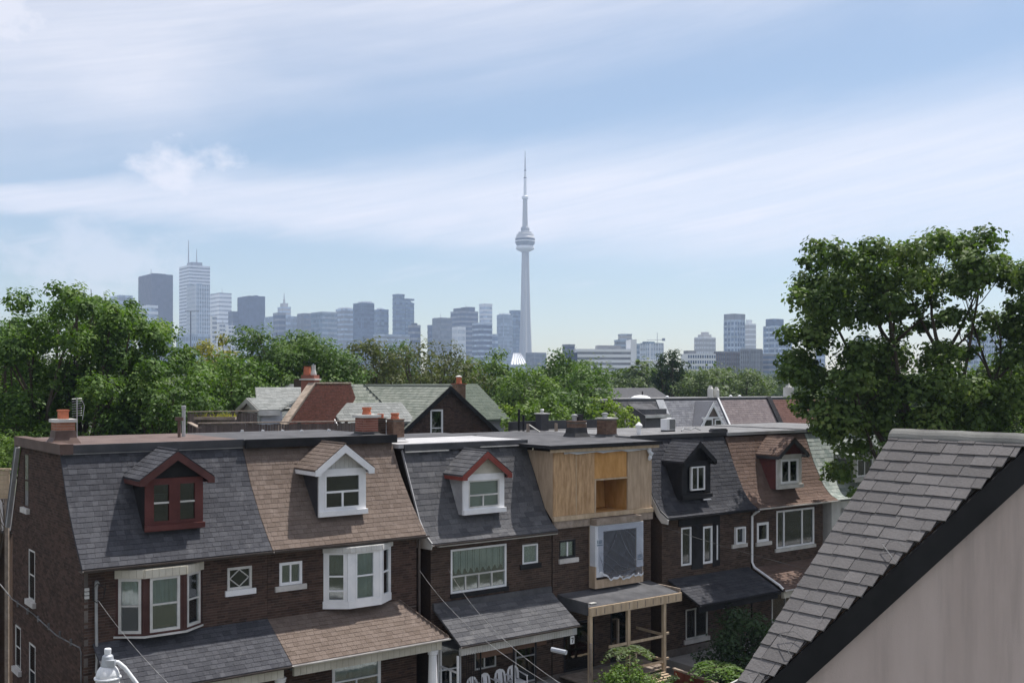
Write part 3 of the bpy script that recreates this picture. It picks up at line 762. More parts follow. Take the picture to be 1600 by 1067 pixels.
box('window_sill', M_WHITE, h.root, 3.9, 4.8, -.07, .1, 5.03, 5.185)
gutter(h.root, 0, 5.16, -.40, 6.22, M_GUT_DK)
box('eave_soffit', M_GUT_DK, h.root, .0, 5.165, -.33, -.002, 6.13, 6.16)
h.porch(.35, 5.165, 4.25, 3.26, -1.6, M_SH_GREY, .163, (.15, .27), gutm=M_GUT_DK)
box('porch_floor', M_CONC, h.root, .3, 5.165, -1.9, -.02, .0, .85)
for xx in (.6, 4.95): col_round(h.root, xx, -1.32, .85, 2.9, .15, .12, M_WHITE_OLD)
window(h.root, frameT((1.2, 0, 1.2), (1, 0)), 1.8, 1.8, M_WHITE, [(1.3, [1, 1]), (1, [1])], curtain=(M_CURT_G, 0, 1, 'wavy'))
# chimney: brick over a lead-wrapped base, cap and pot
def chimney(h_root, x, y, z0, z1, w, d, m, B, bp, bm, tg, base_m=None, base_h=0, cap=.1, capm=None, pot=None, capo=.1):
    c = box('chimney', M_MORTAR_L if m in (M_BRICK_RED, M_BRICK_OR) else M_MORTAR, h_root, x-w/2, x+w/2, y-d/2, y+d/2, z0, z1)
    if base_m:
        a = MB(); k = .09
        ring = [[(x-w/2-e, y-d/2-e, zz), (x+w/2+e, y-d/2-e, zz), (x+w/2+e, y+d/2+e, zz), (x-w/2-e, y+d/2+e, zz)] for e, zz in ((k+.05, z0), (k*.5, z0+base_h*.45), (.02, z0+base_h))]
        for r0, r1 in zip(ring, ring[1:]):
            for i in range(4): j = (i+1) % 4; a.poly([r0[i], r0[j], r1[j], r1[i]])
        a.build('chimney_flashing', base_m, c)
    bp[tg] = c; bm[tg] = m
    z = z0+base_h+.01; k = 0
    while z < z1-.06:
        st = 1.0 if k % 2 else .5
        rowfill(B, (0, y-d/2, z), (1, 0, 0), (0, 0, 1), [(x-w/2, x+w/2)], .215, .215, .062, .012, tg, stagger=st)
        rowfill(B, (x-w/2, 0, z), (0, -1, 0), (0, 0, 1), [(-y-d/2, -y+d/2)], .215, .215, .062, .012, tg, stagger=1.5-st)
        rowfill(B, (x+w/2, 0, z), (0, 1, 0), (0, 0, 1), [(y-d/2, y+d/2)], .215, .215, .062, .012, tg, stagger=1.5-st)
        z += .075; k += 1
    if capm: MB().prism([(x-w/2-capo, y-d/2-capo, z1), (x+w/2+capo, y-d/2-capo, z1), (x+w/2+capo, y+d/2+capo, z1), (x-w/2-capo, y+d/2+capo, z1)], (0, 0, cap)).build('chimney_cap', capm, c)
    if pot:
        kind, pr, ph = pot[:3]; ox = pot[3] if len(pot) > 3 else 0; zt = z1+cap if capm else z1
        if kind == 'round': MB().lathe(x+ox, y, [(pr*1.1, zt), (pr*1.1, zt+.05), (pr, zt+.07), (pr*.92, zt+ph-.08), (pr*1.12, zt+ph-.06), (pr*1.12, zt+ph), (pr*.8, zt+ph), (pr*.8, zt+ph-.2)], 12).build('chimney_pot', M_TERRA, c)
        elif kind == 'square': box('chimney_pot', M_TERRA, c, x+ox-pr, x+ox+pr, y-pr, y+pr, zt, zt+ph); box('pot_rim', M_TERRA, c, x+ox-pr-.02, x+ox+pr+.02, y-pr-.02, y+pr+.02, zt+ph, zt+ph+.04)
        else:
            MB().lathe(x+ox, y, [(pr, zt), (pr, zt+ph*.6), (pr*1.5, zt+ph*.62), (pr*1.5, zt+ph*.75), (pr*.8, zt+ph*.78), (pr*1.3, zt+ph*.9), (pr*.4, zt+ph)], 12).build('flue_cowl', M_METAL, c)
    return c
chimney(h.root, .43, 3.2, 9.28, 9.87, .50, .50, M_BRICK_OR, h.B, h.bp, h.bm, 'c', M_BROWN_MET, .36, .09, M_CEMENT, ('square', .12, .22), capo=.06)
h.emit()

# ---- house 2: brown mansard, white dormer and white bay
h = House('terrace house with brown shingle mansard, white gabled dormer and white bay window', 5.17, 10.33, PROF_A, M_SH_BROWN, M_BRICK, M_TAR, 9.28); H2 = h
d2 = (1.73, 3.29, 6.98, 8.40, 9.15, 1.50, 3.48)
h.mansard(0.005, 5.14, .163, (.15, .27), [d2])
box('flat_roof', M_TAR, h.root, 0.0, 5.2, 1.62, 6.9, 9.12, 9.27)
box('roof_edge', M_BLACKP, h.root, 0.003, 5.22, 1.54, 1.618, 9.03, 9.29)
box('edge_flashing', M_GREYTRIM, h.root, 3.5, 5.1, 1.70, 1.78, 9.035, 9.065)
ops = [(.36, 1.07, 5.14, 5.80), (1.76, 4.07, 4.3, 6.05), (2.05, 3.7, 1.1, 3.0)]
h.front(0.005, 5.0, 6.22, ops, zb=4.0)
h.rear(0.005, 5.0, (False, True))
def w_d2(dm, T, w, hh): window(dm, T, w, hh, M_WHITE, [(1, [1, 1]), (1.05, [1])], fw=.06, flat=True, curtain=(M_BLIND, .0, 1, 'blind'), glass=M_GLASS_D, bar=.06)
h.mats['dr'] = M_SH_BROWN
dormer(h.root, h.P, PROF_A, *d2[:2], .22, *d2[2:7], .0, M_WHITE, M_WHITE, M_WHITE, M_SH_BROWN, w_d2, rake_w=.21, siding='vboards', gable_m=M_WHITE_OLD, cheek_m=M_FLASH, mats=h.mats, parents=h.parents)
S3 = [(1, [1]), (1, [1])]
bay(h.root, 1.76, 4.07, 4.30, 6.12, .45, .62, M_WHITE, M_WHITE, M_WHITE_OLD, [[(.6, [1]), (1, [1]), (1.5, [1])], S3, S3], curt=[(M_CURT_D, .55, 1, 'wavy'), (M_CURT_G, 0, 1, 'wavy'), (M_CURT_G, .2, 1, 'wavy')], fw=.05, apron=.16, post_w=.15, head_h=.17)
w_ = window(h.root, frameT((.36, 0, 5.14), (1, 0)), .71, .66, M_WHITE, [(1, [1, 1])], fw=.08, curtain=(M_CURT_D, 0, 1, 'wavy'))
box('window_sill', M_STONE, h.root, .22, 1.2, -.07, .1, 4.98, 5.13)
gutter(h.root, 0.02, 5.2, -.40, 6.22, M_GUT_DK)
box('eave_soffit', M_GUT_DK, h.root, .003, 5.14, -.33, -.002, 6.13, 6.16)
h.porch(0.005, 5.16, 4.23, 3.27, -1.6, M_SH_BROWN, .163, (.15, .27), hip=4.35, gutm=M_GUT_LT)
box('porch_floor', M_CONC, h.root, .005, 4.9, -1.9, -.02, .0, .85)
col_round(h.root, 4.75, -1.32, .85, 2.9, .15, .12, M_WHITE)
window(h.root, frameT((2.05, 0, 1.1), (1, 0)), 1.65, 1.9, M_WHITE, [(1, [1, 1]), (1, [1])], fw=.09, curtain=(M_CURT_G, .5, 1, 'wavy'))
chimney(h.root, 4.62, 2.5, 9.27, 9.84, .55, .52, M_BRICK_RED, h.B, h.bp, h.bm, 'c', M_DARKMET, .1, .09, M_CEMENT, ('round', .14, .24), capo=.08)
MB().tube([(5.06, -.05, 6.1), (5.06, -.05, 3.4)], .045, 8).build('downpipe', M_GUT_DK, h.root)
h.emit()

# ---- house 3: old grey mansard with a brick-red gable
h = House('terrace house with patchy dark grey mansard, red trimmed dormer and wide picture window', 10.65, 15.68, PROF_B, M_SH_OLD, M_BRICK_G, M_TAR, 9.02); H3 = h
o3 = 10.65
d3 = (12.05-o3, 13.69-o3, 6.66, 7.98, 8.74, 11.88-o3, 13.87-o3)
h.mansard(-.1, 5.0, .19, (.28, .42), [d3], jit=.008)
box('flat_roof', M_MEMB, h.root, -.3, 4.75, 1.40, 4.5, 8.84, 8.98)
box('rear_flat_roof', M_TAR, h.root, -.3, 4.99, 4.502, 7.0, 8.84, 9.0)
box('roof_edge', M_FLASH, h.root, -.1, 4.98, 1.33, 1.398, 8.74, 8.96)
box('edge_flashing', M_WHITE_OLD, h.root, -.1, 1.6, 1.28, 1.325, 8.70, 8.735)
box('edge_flashing', M_WHITE_OLD, h.root, 2.9, 4.98, 1.30, 1.325, 8.76, 8.79)
ops = [(.80, 3.03, 4.2, 5.62), (3.71, 4.37, 4.85, 5.5), (.3, 1.2, .85, 2.75), (1.75, 2.6, 1.6, 2.5), (3.4, 4.3, .85, 2.7)]
h.front(.05, 4.99, 5.9, ops, zb=3.6)
h.rear(.05, 4.99, (True, False), 5.9)
def w_d3(dm, T, w, hh): window(dm, T, w, hh, M_WHITE_OLD, [(1, [1, 1.1]), (1.25, [1])], fw=.045, flat=True, curtain=(M_CURT_G, 0, 1, 'flat'), bar=.05)
h.mats['dr'] = M_SH_OLD
dormer(h.root, h.P, PROF_B, *d3[:2], .16, *d3[2:7], -.06, M_WHITE_OLD, M_WHITE, M_RED_TRIM, M_SH_OLD, w_d3, rake_w=.19, siding='hboards', gable_m=M_CREAM, cheek_m=M_GREYTRIM, expo=.19, wr=(.28, .42), mats=h.mats, parents=h.parents, stile=.2, head=.2)
window(h.root, frameT((.80, 0, 4.2), (1, 0)), 2.23, 1.42, M_WHITE, [(.75, [1, 1, 1, 1]), (1.3, [1])], fw=.06, curtain=(M_CURT, .36, 1, 'scallop'), sashm=M_WHITE_OLD)
box('window_sill', M_BLACKP, h.root, .78, 3.1, -.06, .1, 4.06, 4.195)
window(h.root, frameT((3.71, 0, 4.85), (1, 0)), .66, .65, M_WHITE, fw=.05, curtain=(M_CURT, 0, 1, 'wavy'))
box('window_sill', M_BLACKP, h.root, 3.6, 4.5, -.06, .1, 4.68, 4.845)
gutter(h.root, -.1, 4.98, -.40, 5.9, M_GUT_DK)
box('eave_board', M_WHITE_OLD, h.root, .15, 4.98, -.345, -.02, 5.80, 5.84)
# flared end board and pale rake trim at the gap
pr = [(v, z) for v, z in PROF_B]
MB().prism([(-.14, v-.015, z+.03) for v, z in pr]+[(-.14, v+.05, z-.02) for v, z in reversed(pr)], (.035, 0, 0)).build('rake_trim', M_GREYTRIM, h.root)
MB().prism([(-.135, -.36, 5.88), (-.135, .05, 6.10), (-.135, .42, 6.55), (-.135, .60, 6.75), (-.135, .60, 5.70), (-.135, -.3, 5.74)], (.03, 0, 0)).build('eave_end_board', M_WHITE_OLD, h.root)
h.porch(.1, 4.9, 3.85, 2.94, -1.6, M_SH_OLD, .19, (.28, .42), gutm=M_GUT_DK, drop=.24, fr_m=M_WHITE_OLD, brd_w=.1)
box('wall_flashing', M_TAR, h.root, .1, 4.9, -.12, -.002, 3.80, 3.98)
box('porch_floor', M_CONC, h.root, .1, 4.9, -1.8, -.02, .0, .8)
box('awning_valance', M_BRICK_BR, h.root, 1.2, 2.7, -.95, -.9, 2.25, 2.6); box('awning_valance', M_BRICK_BR, h.root, 2.74, 4.0, -.95, -.9, 2.3, 2.62)
dr = window(h.root, frameT((.2, -1.35, .8), (0, -1)), .0001+1.0, 1.9, M_WHITE, [(1, [1, 1])], fw=.05, name='porch_screen', inside=False) if False else None
b = MB(); b.box(.12, .17, -1.4, -1.35, .8, 2.6).box(.12, .17, -.45, -.40, .8, 2.6).box(.12, .17, -1.35, -.45, 2.05, 2.1).box(.12, .17, -1.0, -.95, .8, 2.05)
b.build('porch_screen', M_WHITE, h.root)
window(h.root, frameT((.3, 0, .85), (1, 0)), .9, 1.9, M_WHITE, [(1, [1]), (1, [1])], glass=M_GLASS_D)
window(h.root, frameT((1.75, 0, 1.6), (1, 0)), .85, .9, M_WHITE_OLD, [(1, [1, 1.2])], fw=.04, curtain=(M_CURT_D, 0, 1, 'wavy'), glass=M_GLASS_D)
dd = window(h.root, frameT((3.4, 0, .85), (1, 0)), .9, 1.85, M_GREYTRIM, [(1, [1]), (1.1, [1])], fw=.05, glass=M_GLASS_D, name='screen_door')
for xx in (1.0, 2.3, 3.2): MB().tube([(xx, -1.38, .8), (xx, -1.38, 2.6)], .03, 6).build('porch_post', M_BLACKP, h.root)
for k in range(8): MB().tube([(.35+k*.09, -1.42, .8), (.35+k*.09, -1.42, 2.62)], .009, 4).build('grille_bar', M_BLACKP, h.root)
chimney(h.root, .30, 2.6, 9.0, 9.72, .42, .42, M_BRICK_BR, h.B, h.bp, h.bm, 'c', M_GREYTRIM, .14, .04, M_BRICK_BR, ('round', .13, .2, -.02), capo=.02)
chimney(h.root, -.10, 3.0, 8.9, 9.75, .3, .35, M_BRICK_G, h.B, h.bp, h.bm, 'c2', None, 0, .04, M_BRICK_G, ('round', .1, .14, .05), capo=.02)
h.emit()

# ---- house 4: being rebuilt, plywood box dormer
h = House('terrace house under renovation with raw plywood box dormer and new timber porch', 15.68, 20.45, PROF_B, M_TAR, M_BRICK_G, M_TAR, 8.95); H4 = h
R4 = h.root
ops = [(.30, 1.06, 4.86, 5.50), (1.72, 4.0, 4.15, 5.75), (.5, 1.9, .9, 2.6), (2.7, 3.6, .9, 2.9)]
h.front(0.005, 4.72, 6.1, ops, zb=3.5)
h.rear(0.005, 4.72, (False, True), 5.9)
# flat roof with wide overhang
MB().prism([(-.42, -.32, 8.72), (4.95, -.32, 8.72), (4.95, 7, 8.86), (-.42, 7, 8.86)], (0, 0, .09)).build('flat_roof', M_TAR, R4)
box('roof_edge', M_BLACKP, R4, -.44, 4.97, -.36, -.322, 8.70, 8.83)
box('fascia_board', M_TIMBER, R4, -.3, 4.9, -.26, -.22, 8.58, 8.68)
box('left_roof_edge', M_BLACKP, R4, -.46, -.425, -.36, 2.0, 8.72, 8.84)
# box dormer
yf = -.06
box_parts = [('plywood_panel', M_PLY, 0.0, 1.02, 6.36, 8.60), ('plywood_panel', M_PLY, 1.03, 1.87, 6.36, 8.60), ('plywood_panel', M_PLY_O, 1.88, 3.46, 7.56, 8.58),
             ('plywood_panel', M_PLY_P, 3.48, 4.14, 6.36, 8.60), ('plywood_panel', M_PLY_P, 4.15, 4.70, 6.36, 8.60)]
for k, (nm, m, xa, xb, za, zb) in enumerate(box_parts): box(nm, m, R4, xa, xb, yf-.003*(k % 2)+(.03 if m is M_PLY_O else 0), yf+.05, za, zb)
ck = [(yf+.051, 6.2), (yf+.051, 8.60), (1.46, 8.60)] + [(v, z) for v, z in reversed(PROF_B) if 6.2 < z < 8.6]
MB().prism([(.0, p[0], p[1]) for p in ck], (.03, 0, 0)).build('plywood_cheek', M_PLY_P, R4)
MB().prism([(4.67, p[0], p[1]) for p in ck], (.03, 0, 0)).build('plywood_cheek', M_PLY_P, R4)
b = MB()      # the room seen through the opening
b.poly([(1.85, 1.9, 6.3), (3.5, 1.9, 6.3), (3.5, 1.9, 8.6), (1.85, 1.9, 8.6)]); b.poly([(1.85, yf+.06, 6.34), (3.5, yf+.06, 6.34), (3.5, 1.9, 6.34), (1.85, 1.9, 6.34)])
b.poly([(3.5, .0, 6.3), (3.5, 1.9, 6.3), (3.5, 1.9, 8.6), (3.5, .0, 8.6)]); b.build('room_lining', M_PLY_O, R4)
MB().prism([(1.88, .75, 6.36), (3.48, 1.15, 6.36), (3.48, 1.25, 7.7), (1.88, .85, 7.7)], (0, .03, 0)).build('loose_sheet', M_PLY_O, R4)
b = MB(); b.box(1.88, 1.94, yf-.01, yf+.06, 6.36, 7.5).box(1.88, 3.46, yf-.012, yf+.06, 7.5, 7.555).box(1.0, 1.03, yf-.012, yf-.004, 6.36, 8.6); b.build('opening_frame', M_TIMBER, R4)
box('sill_beam', M_TIMBER, R4, -.03, 4.72, yf-.08, yf+.03, 6.20, 6.355)
box('header_beam', M_TIMBER_O, R4, .0, 1.66, yf-.03, .0, 5.93, 6.195); box('header_beam', M_TIMBER_O, R4, 1.66, 3.85, yf-.36, .0, 5.96, 6.17); box('header_beam', M_TIMBER_O, R4, 3.86, 4.72, yf-.04, .0, 5.93, 6.195)
# sheathed bay
box('bay_sheathing', M_PLY_P, R4, 1.66, 1.72, -.34, -.002, 3.72, 5.955); box('bay_sheathing', M_PLY_P, R4, 3.94, 4.0, -.34, -.002, 3.72, 5.955)
box('bay_apron', M_PLY_P, R4, 1.72, 3.94, -.34, -.28, 3.72, 4.02)
MB().poly([(1.72, .4, 4.0), (3.94, .4, 4.0), (3.94, .4, 5.96), (1.72, .4, 5.96)]).build('room_shade_sheet', M_INSIDE, R4)  # near-black sheet painted as the room shade behind the film
bw = box('bay_window', M_WRAP, R4, 1.70, 2.02, -.37, -.345, 4.12, 5.94)
MB().box(2.021, 3.64, -.37, -.345, 5.72, 5.94).build('wrap_head', M_WRAP, bw); MB().box(3.641, 3.97, -.37, -.345, 4.3, 5.94).build('wrap_jamb', M_WRAP, bw)
MB().box(1.655, 1.699, -.36, -.06, 4.5, 5.94).build('wrap_side', M_WRAP, bw)
for (xa, za) in ((1.72, 5.30), (3.68, 4.62)):
    q = MB()
    for i in range(4): q.box(xa+.01+i*.065, xa+.05+i*.065, -.375, -.371, za, za+.13)
    q.box(xa, xa+.27, -.375, -.371, za-.07, za-.03); q.build('printed_mark', M_INK, bw)
f = MB(); nx, nz = 72, 60; rnd = random.Random(3)
def film(i, k):
    q = i/nx*34; x = 1.74+2.2*i/nx; t = k/nz
    zlow = 4.0+.05*math.sin(q*.55)+.03*math.sin(q*1.3)+.75*max(0, .34-i/nx)+.35*max(0, i/nx-.8)
    z = zlow+(5.92-zlow)*t
    th = math.atan2(x-2.75, 6.05-z); th2 = math.atan2(x-1.6, z-3.6); th3 = math.atan2(4.0-x, z-4.1)
    fold = .030*max(0, math.cos(th*13+.6))**6*(1-t)**.4+.028*max(0, math.cos(th2*15))**8*(1-t)+.030*max(0, math.cos(th3*11+1))**8*(1-t)
    y = -.40-.035*math.sin(q*.35+t*3)*(1-t)-fold*1.6-.004*rnd.random()*(1-t)
    return (x, y, z)
g_ = [[film(i, k) for i in range(nx+1)] for k in range(nz+1)]
for k in range(nz):
    for i in range(nx): f.poly([g_[k][i], g_[k][i+1], g_[k+1][i+1], g_[k+1][i]])
f.build('plastic_film', M_FILM, bw, smooth=True)
f = MB()
for i in range(nx):
    a = g_[0][i]; c = g_[0][i+1]; q = .045+.015*math.sin(i*.3)
    f.poly([(a[0], a[1]-.01, a[2]-.03), (c[0], c[1]-.01, c[2]-.03), (c[0], c[1]-.02, c[2]+q), (a[0], a[1]-.02, a[2]+q)])
f.build('film_hem', M_WRAP, bw, smooth=True)
for (x0_, z0_, x1_, z1_, bx, r_) in ((2.75, 5.7, 3.5, 4.55, -.12, .013), (2.6, 5.7, 2.1, 4.9, .1, .009), (3.0, 5.7, 3.6, 5.25, .05, .008), (1.85, 5.0, 2.9, 4.3, .1, .012), (1.8, 4.75, 2.6, 4.2, .08, .010), (3.45, 4.58, 3.72, 4.62, .03, .022), (2.5, 4.55, 3.4, 4.25, -.06, .009), (1.78, 4.9, 1.98, 4.15, .04, .016), (3.75, 4.9, 3.88, 4.35, .05, .018)):
    MB().tube([(x0_+(x1_-x0_)*t+bx*math.sin(math.pi*t), -.435-.015*math.sin(math.pi*t), z0_+(z1_-z0_)*t) for t in [i/10 for i in range(11)]], [.6*r_*(.35+.65*math.sin(math.pi*min(1, .12+t/12))) for t in range(11)], 5).build('film_fold', M_FILM_FOLD, bw, smooth=True)
f = MB(); rr = random.Random(8)
pth = [(4.5+rr.uniform(-.05, .05), -.18+rr.uniform(-.03, .03), 8.6-.08*k) for k in range(7)]
f.tube(pth, [.05, .09, .07, .1, .06, .08, .04], 7).build('torn_wrap', M_WRAP, R4)
f = MB()
for k in range(14):
    a = .4+k*.3; f.poly([(a, -.10, 8.6), (a+.3, -.10, 8.6), (a+.3, -.12-.02*(k % 3), 8.52-.03*((k*7) % 4)*.5), (a, -.12-.02*((k-1) % 3), 8.52-.03*(((k-1)*7) % 4)*.5)])
f.build('sagging_wrap', M_WRAP, R4)
w_ = window(R4, frameT((.30, .04, 4.86), (1, 0)), .76, .64, M_BLACKP, [(1, [1.2, 1])], fw=.07, curtain=(M_CURT, 0, 1, 'wavy'), sashm=M_WHITE)
box('window_sill', M_STONE, R4, .26, 1.14, -.07, .1, 4.70, 4.855)
# timber porch
MB().prism([(.22, 0, 3.66), (4.6, 0, 3.66), (4.6, -1.62, 3.47), (.22, -1.62, 3.47)], (0, 0, -.05)).build('porch_roof', M_TAR, R4)
box('porch_beam', M_TIMBER, R4, .22, 4.62, -1.68, -1.625, 3.16, 3.46)
box('porch_end_beam', M_TIMBER_O, R4, 4.565, 4.62, -1.62, -.02, 3.2, 3.6); box('porch_end_beam', M_TAR, R4, .2, .218, -1.62, -.02, 3.2, 3.62)
for k in range(11): box('joist_end', M_TIMBER_O, R4, .5+k*.38, .54+k*.38, -1.689, -1.681, 3.2, 3.42)
box('scrap_board', M_WHITE_OLD, R4, .5, .75, -1.45, -1.3, 3.51, 3.54)
for xx, yy in ((.36, -1.55), (2.10, -1.55), (3.84, -1.55)): box('porch_post', M_TIMBER, R4, xx-.06, xx+.06, yy-.06, yy+.06, .3, 3.158)
box('porch_post', M_TIMBER_O, R4, .20, .27, -1.75, -1.68, .3, 2.3); box('rail_post', M_TIMBER_O, R4, 2.5, 2.57, -.6, -.53, .8, 2.6); box('rail_post', M_TIMBER, R4, 4.1, 4.2, -1.3, -1.2, .3, 2.05); box('rail_post', M_TIMBER, R4, 2.4, 2.48, -1.6, -1.52, .3, 1.6)
for z0 in (1.05, 1.95):
    box('porch_rail', M_TIMBER, R4, 1.2, 2.03, -1.58, -1.54, z0, z0+.09); box('porch_rail', M_TIMBER, R4, 2.17, 3.77, -1.58, -1.54, z0, z0+.09)
    box('porch_rail', M_TIMBER, R4, 3.86, 3.90, -1.49, -.1, z0+.02, z0+.11); box('porch_rail', M_TIMBER, R4, 3.905, 4.3, -1.36, -1.31, z0, z0+.08)
for k in range(9): box('deck_plank', M_TIMBER_O, R4, .3, 4.2, -1.5+k*.165, -1.5+k*.165+.15, .78, .82)
for k in range(4): box('deck_plank', M_TIMBER, R4, 2.6+k*.02, 3.8, -2.2+k*.17, -2.2+k*.17+.12, .62+.03*k, .66+.03*k)
MB().prism([(1.15, -1.6, .95), (1.2, -1.6, 1.05), (2.2, -3.0, .1), (2.15, -3.0, 0)], (.05, 0, 0)).build('stair_stringer', M_TIMBER_O, R4)
for k in range(4): box('stair_tread', M_TIMBER_O, R4, .4, 1.2, -1.85-k*.3, -1.6-k*.3, .72-k*.18, .76-k*.18)
window(R4, frameT((.5, 0, .9), (1, 0)), 1.4, 1.7, M_BLACKP, [(1, [1])], glass=M_GLASS_D); window(R4, frameT((2.7, 0, .9), (1, 0)), .9, 2.0, M_BLACKP, [(1, [1]), (1.5, [1])], glass=M_GLASS_D, name='front_door')
box('permit_notice', M_WHITE, R4, .85, 1.08, -.03, -.025, 2.15, 2.5)
h.emit()
# ---- house 5: black mansard
h = House('terrace house painted nearly black with black mansard and plain black dormer', 20.95, 26.05, PROF_B, M_SH_BLACK, M_BRICK_G, M_TAR_L, 8.92); H5 = h; R5 = h.root
d5 = (1.17, 2.75, 6.50, 7.96, 8.70, 1.05, 2.90)
h.mansard(.0, 5.08, .163, (.3, .32), [d5])
h.flat(-.25, 5.25, 1.42, 7.0, 8.92, M_TAR_L)
ops = [(1.05, 1.60, 4.0, 5.45), (2.25, 2.78, 3.95, 5.40), (4.06, 4.63, 4.55, 5.22), (1.3, 2.5, 1.15, 2.3)]
h.front(.03, 5.08, 5.9, ops, zb=3.6)
h.rear(.03, 5.08, (True, False), 5.9)
def w_d5(dm, T, w, hh): window(dm, T @ Matrix.Translation((.22, 0, .1)), w-.22, hh-.1, M_WHITE, [(1, [1, 1])], fw=.055, flat=True, curtain=(M_CURT, 0, 1, 'wavy'), glass=M_GLASS_D)
h.mats['dr'] = M_SH_BLACK
dormer(R5, h.P, PROF_B, *d5[:2], .10, *d5[2:7], -.12, M_BLACKP, M_BLACKP, M_BLACKP, M_SH_BLACK, w_d5, rake_w=.17, siding='panel', gable_m=M_BLACKP, cheek_m=M_BLACKP, mats=h.mats, parents=h.parents, stile=.3, head=.22)
box('sill_scrap', M_WHITE, R5, 2.3, 2.7, -.02, .03, 6.42, 6.47)
window(R5, frameT((1.05, 0, 4.0), (1, 0)), .55, 1.45, M_WHITE, fw=.06, glass=M_GLASS_D); window(R5, frameT((2.25, 0, 3.95), (1, 0)), .53, 1.45, M_WHITE, fw=.08, glass=M_GLASS_D, curtain=(M_CURT_G, 0, .8, 'wavy'))
box('bay_panel', M_BLACKP, R5, .9, 3.2, -.03, -.002, 5.5, 5.84); box('bay_panel', M_BLACKP, R5, 1.62, 2.23, -.03, -.002, 3.8, 5.49); box('bay_panel', M_BLACKP, R5, 2.8, 3.2, -.03, -.002, 3.8, 5.49)
box('trim_strip', M_WHITE, R5, 2.99, 3.04, -.07, -.031, 4.05, 5.4)
window(R5, frameT((4.06, 0, 4.55), (1, 0)), .57, .67, M_WHITE, fw=.06, out=.12, dp=.05, glass=M_GLASS_D, curtain=(M_CURT, 0, 1, 'flat'))
box('window_sill', M_STONE, R5, 3.9, 4.8, -.07, .1, 4.40, 4.545)
gutter(R5, 0, 5.08, -.40, 5.9, M_BLACKP)
MB().prism([(-.02, v-.015, z+.03) for v, z in PROF_B]+[(-.02, v+.07, z-.03) for v, z in reversed(PROF_B)], (.03, 0, 0)).build('rake_trim', M_FLASH, R5)
MB().prism([(-.05, -.40, 5.86), (-.05, .05, 6.12), (-.05, .42, 6.60), (-.05, .62, 7.0), (-.05, .50, 6.45), (-.05, .2, 5.95), (-.05, -.05, 5.72), (-.05, -.38, 5.70)], (.03, 0, 0)).build('eave_end_board', M_WHITE_OLD, R5)
h.porch(.35, 4.9, 3.56, 2.86, -1.6, M_SH_BLACK, .163, (.3, .32), gutm=M_BLACKP, boards=False)
box('porch_beam', M_BLACKP, R5, .4, 4.9, -1.5, -1.4, 2.55, 2.77)
box('porch_floor', M_CONC, R5, .2, 5.0, -1.8, -.02, .0, .6)
window(R5, frameT((1.3, 0, 1.15), (1, 0)), 1.2, 1.15, M_WHITE_OLD, [(1, [1, 1.2])], fw=.05, glass=M_GLASS_D, curtain=(M_CURT_D, .3, 1, 'wavy'))
box('window_sill', M_STONE, R5, 1.2, 2.6, -.07, .1, .98, 1.145)
for k in range(5): MB().tube([(1.9+k*.11, -1.5, .6), (1.9+k*.11, -1.5, 2.55)], .011, 4).build('grille_bar', M_BLACKP, R5)
for z0 in (.8, 1.3, 1.62): box('grille_rail', M_BLACKP, R5, 1.86, 2.38, -1.512, -1.49, z0, z0+.03)
box('wall_lamp', M_WHITE_OLD, R5, 3.3, 3.42, -.1, -.002, 2.1, 2.25)
pipe = [(5.06, -.42, 5.86), (5.06, -.2, 5.72), (5.06, -.07, 5.6), (5.06, -.07, 3.75), (5.06, -.2, 3.55), (5.06, -1.45, 3.02), (5.06, -1.62, 2.9)]
MB().tube(pipe, .05, 8).build('downpipe', M_WHITE, R5)
h.emit(300, 150)

# ---- house 6: rust brown mansard
h = House('terrace house with rust brown mansard and small dormer framed in white', 26.10, 31.28, PROF_C, M_SH_RUST, M_BRICK_G, M_TAR_L, 8.90); H6 = h; R6 = h.root
d6 = (1.67, 3.24, 6.55, 7.98, 8.68, 1.54, 3.50)
h.mansard(.0, 5.17, .163, (.28, .34), [d6])
h.flat(0.01, 5.3, 1.36, 7.0, 8.88, M_TAR_L, edge=M_GREYTRIM, edge_h=.10)
ops = [(.28, 1.0, 4.5, 5.28), (1.5, 3.98, 4.12, 5.68), (1.2, 3.0, 1.1, 2.4)]
h.front(.01, 4.6, 5.9, ops, zb=3.6)
h.rear(.01, 4.6, (False, True), 5.9)
def w_d6(dm, T, w, hh): window(dm, T, w, hh, M_WHITE, [(1, [1, 1])], fw=.09, flat=True, glass=M_GLASS_D, bar=.09)
h.mats['dr'] = M_SH_RUST
dormer(R6, h.P, PROF_C, *d6[:2], .10, *d6[2:7], -.12, M_RED_SH, M_WHITE_OLD, M_FLASH, M_SH_RUST, w_d6, rake_w=.15, siding='hboards', gable_m=M_RED_PAINT, cheek_m=M_RED_PAINT, mats=h.mats, parents=h.parents, stile=.2, head=.2)
window(R6, frameT((.28, 0, 4.5), (1, 0)), .72, .78, M_WHITE, fw=.1, glass=M_GLASS_D)
window(R6, frameT((1.5, 0, 4.12), (1, 0)), 2.48, 1.56, M_WHITE, [(1, [.45, 1.25, .75])], fw=.07, glass=M_GLASS_D, curtain=(M_CURT_G, .45, 1, 'flat'), bar=.08)
box('window_sill', M_WHITE_OLD, R6, 1.4, 4.05, -.07, .1, 3.98, 4.115); box('window_sill', M_STONE, R6, .2, 1.15, -.07, .1, 4.34, 4.495)
gutter(R6, 0, 5.2, -.42, 5.92, M_GUT_LT)
h.porch(.05, 4.7, 3.50, 2.84, -1.6, M_SH_RUST, .163, (.28, .34), gutm=M_GUT_LT)
box('porch_floor', M_CONC, R6, .05, 4.7, -1.8, -.02, .0, .6)
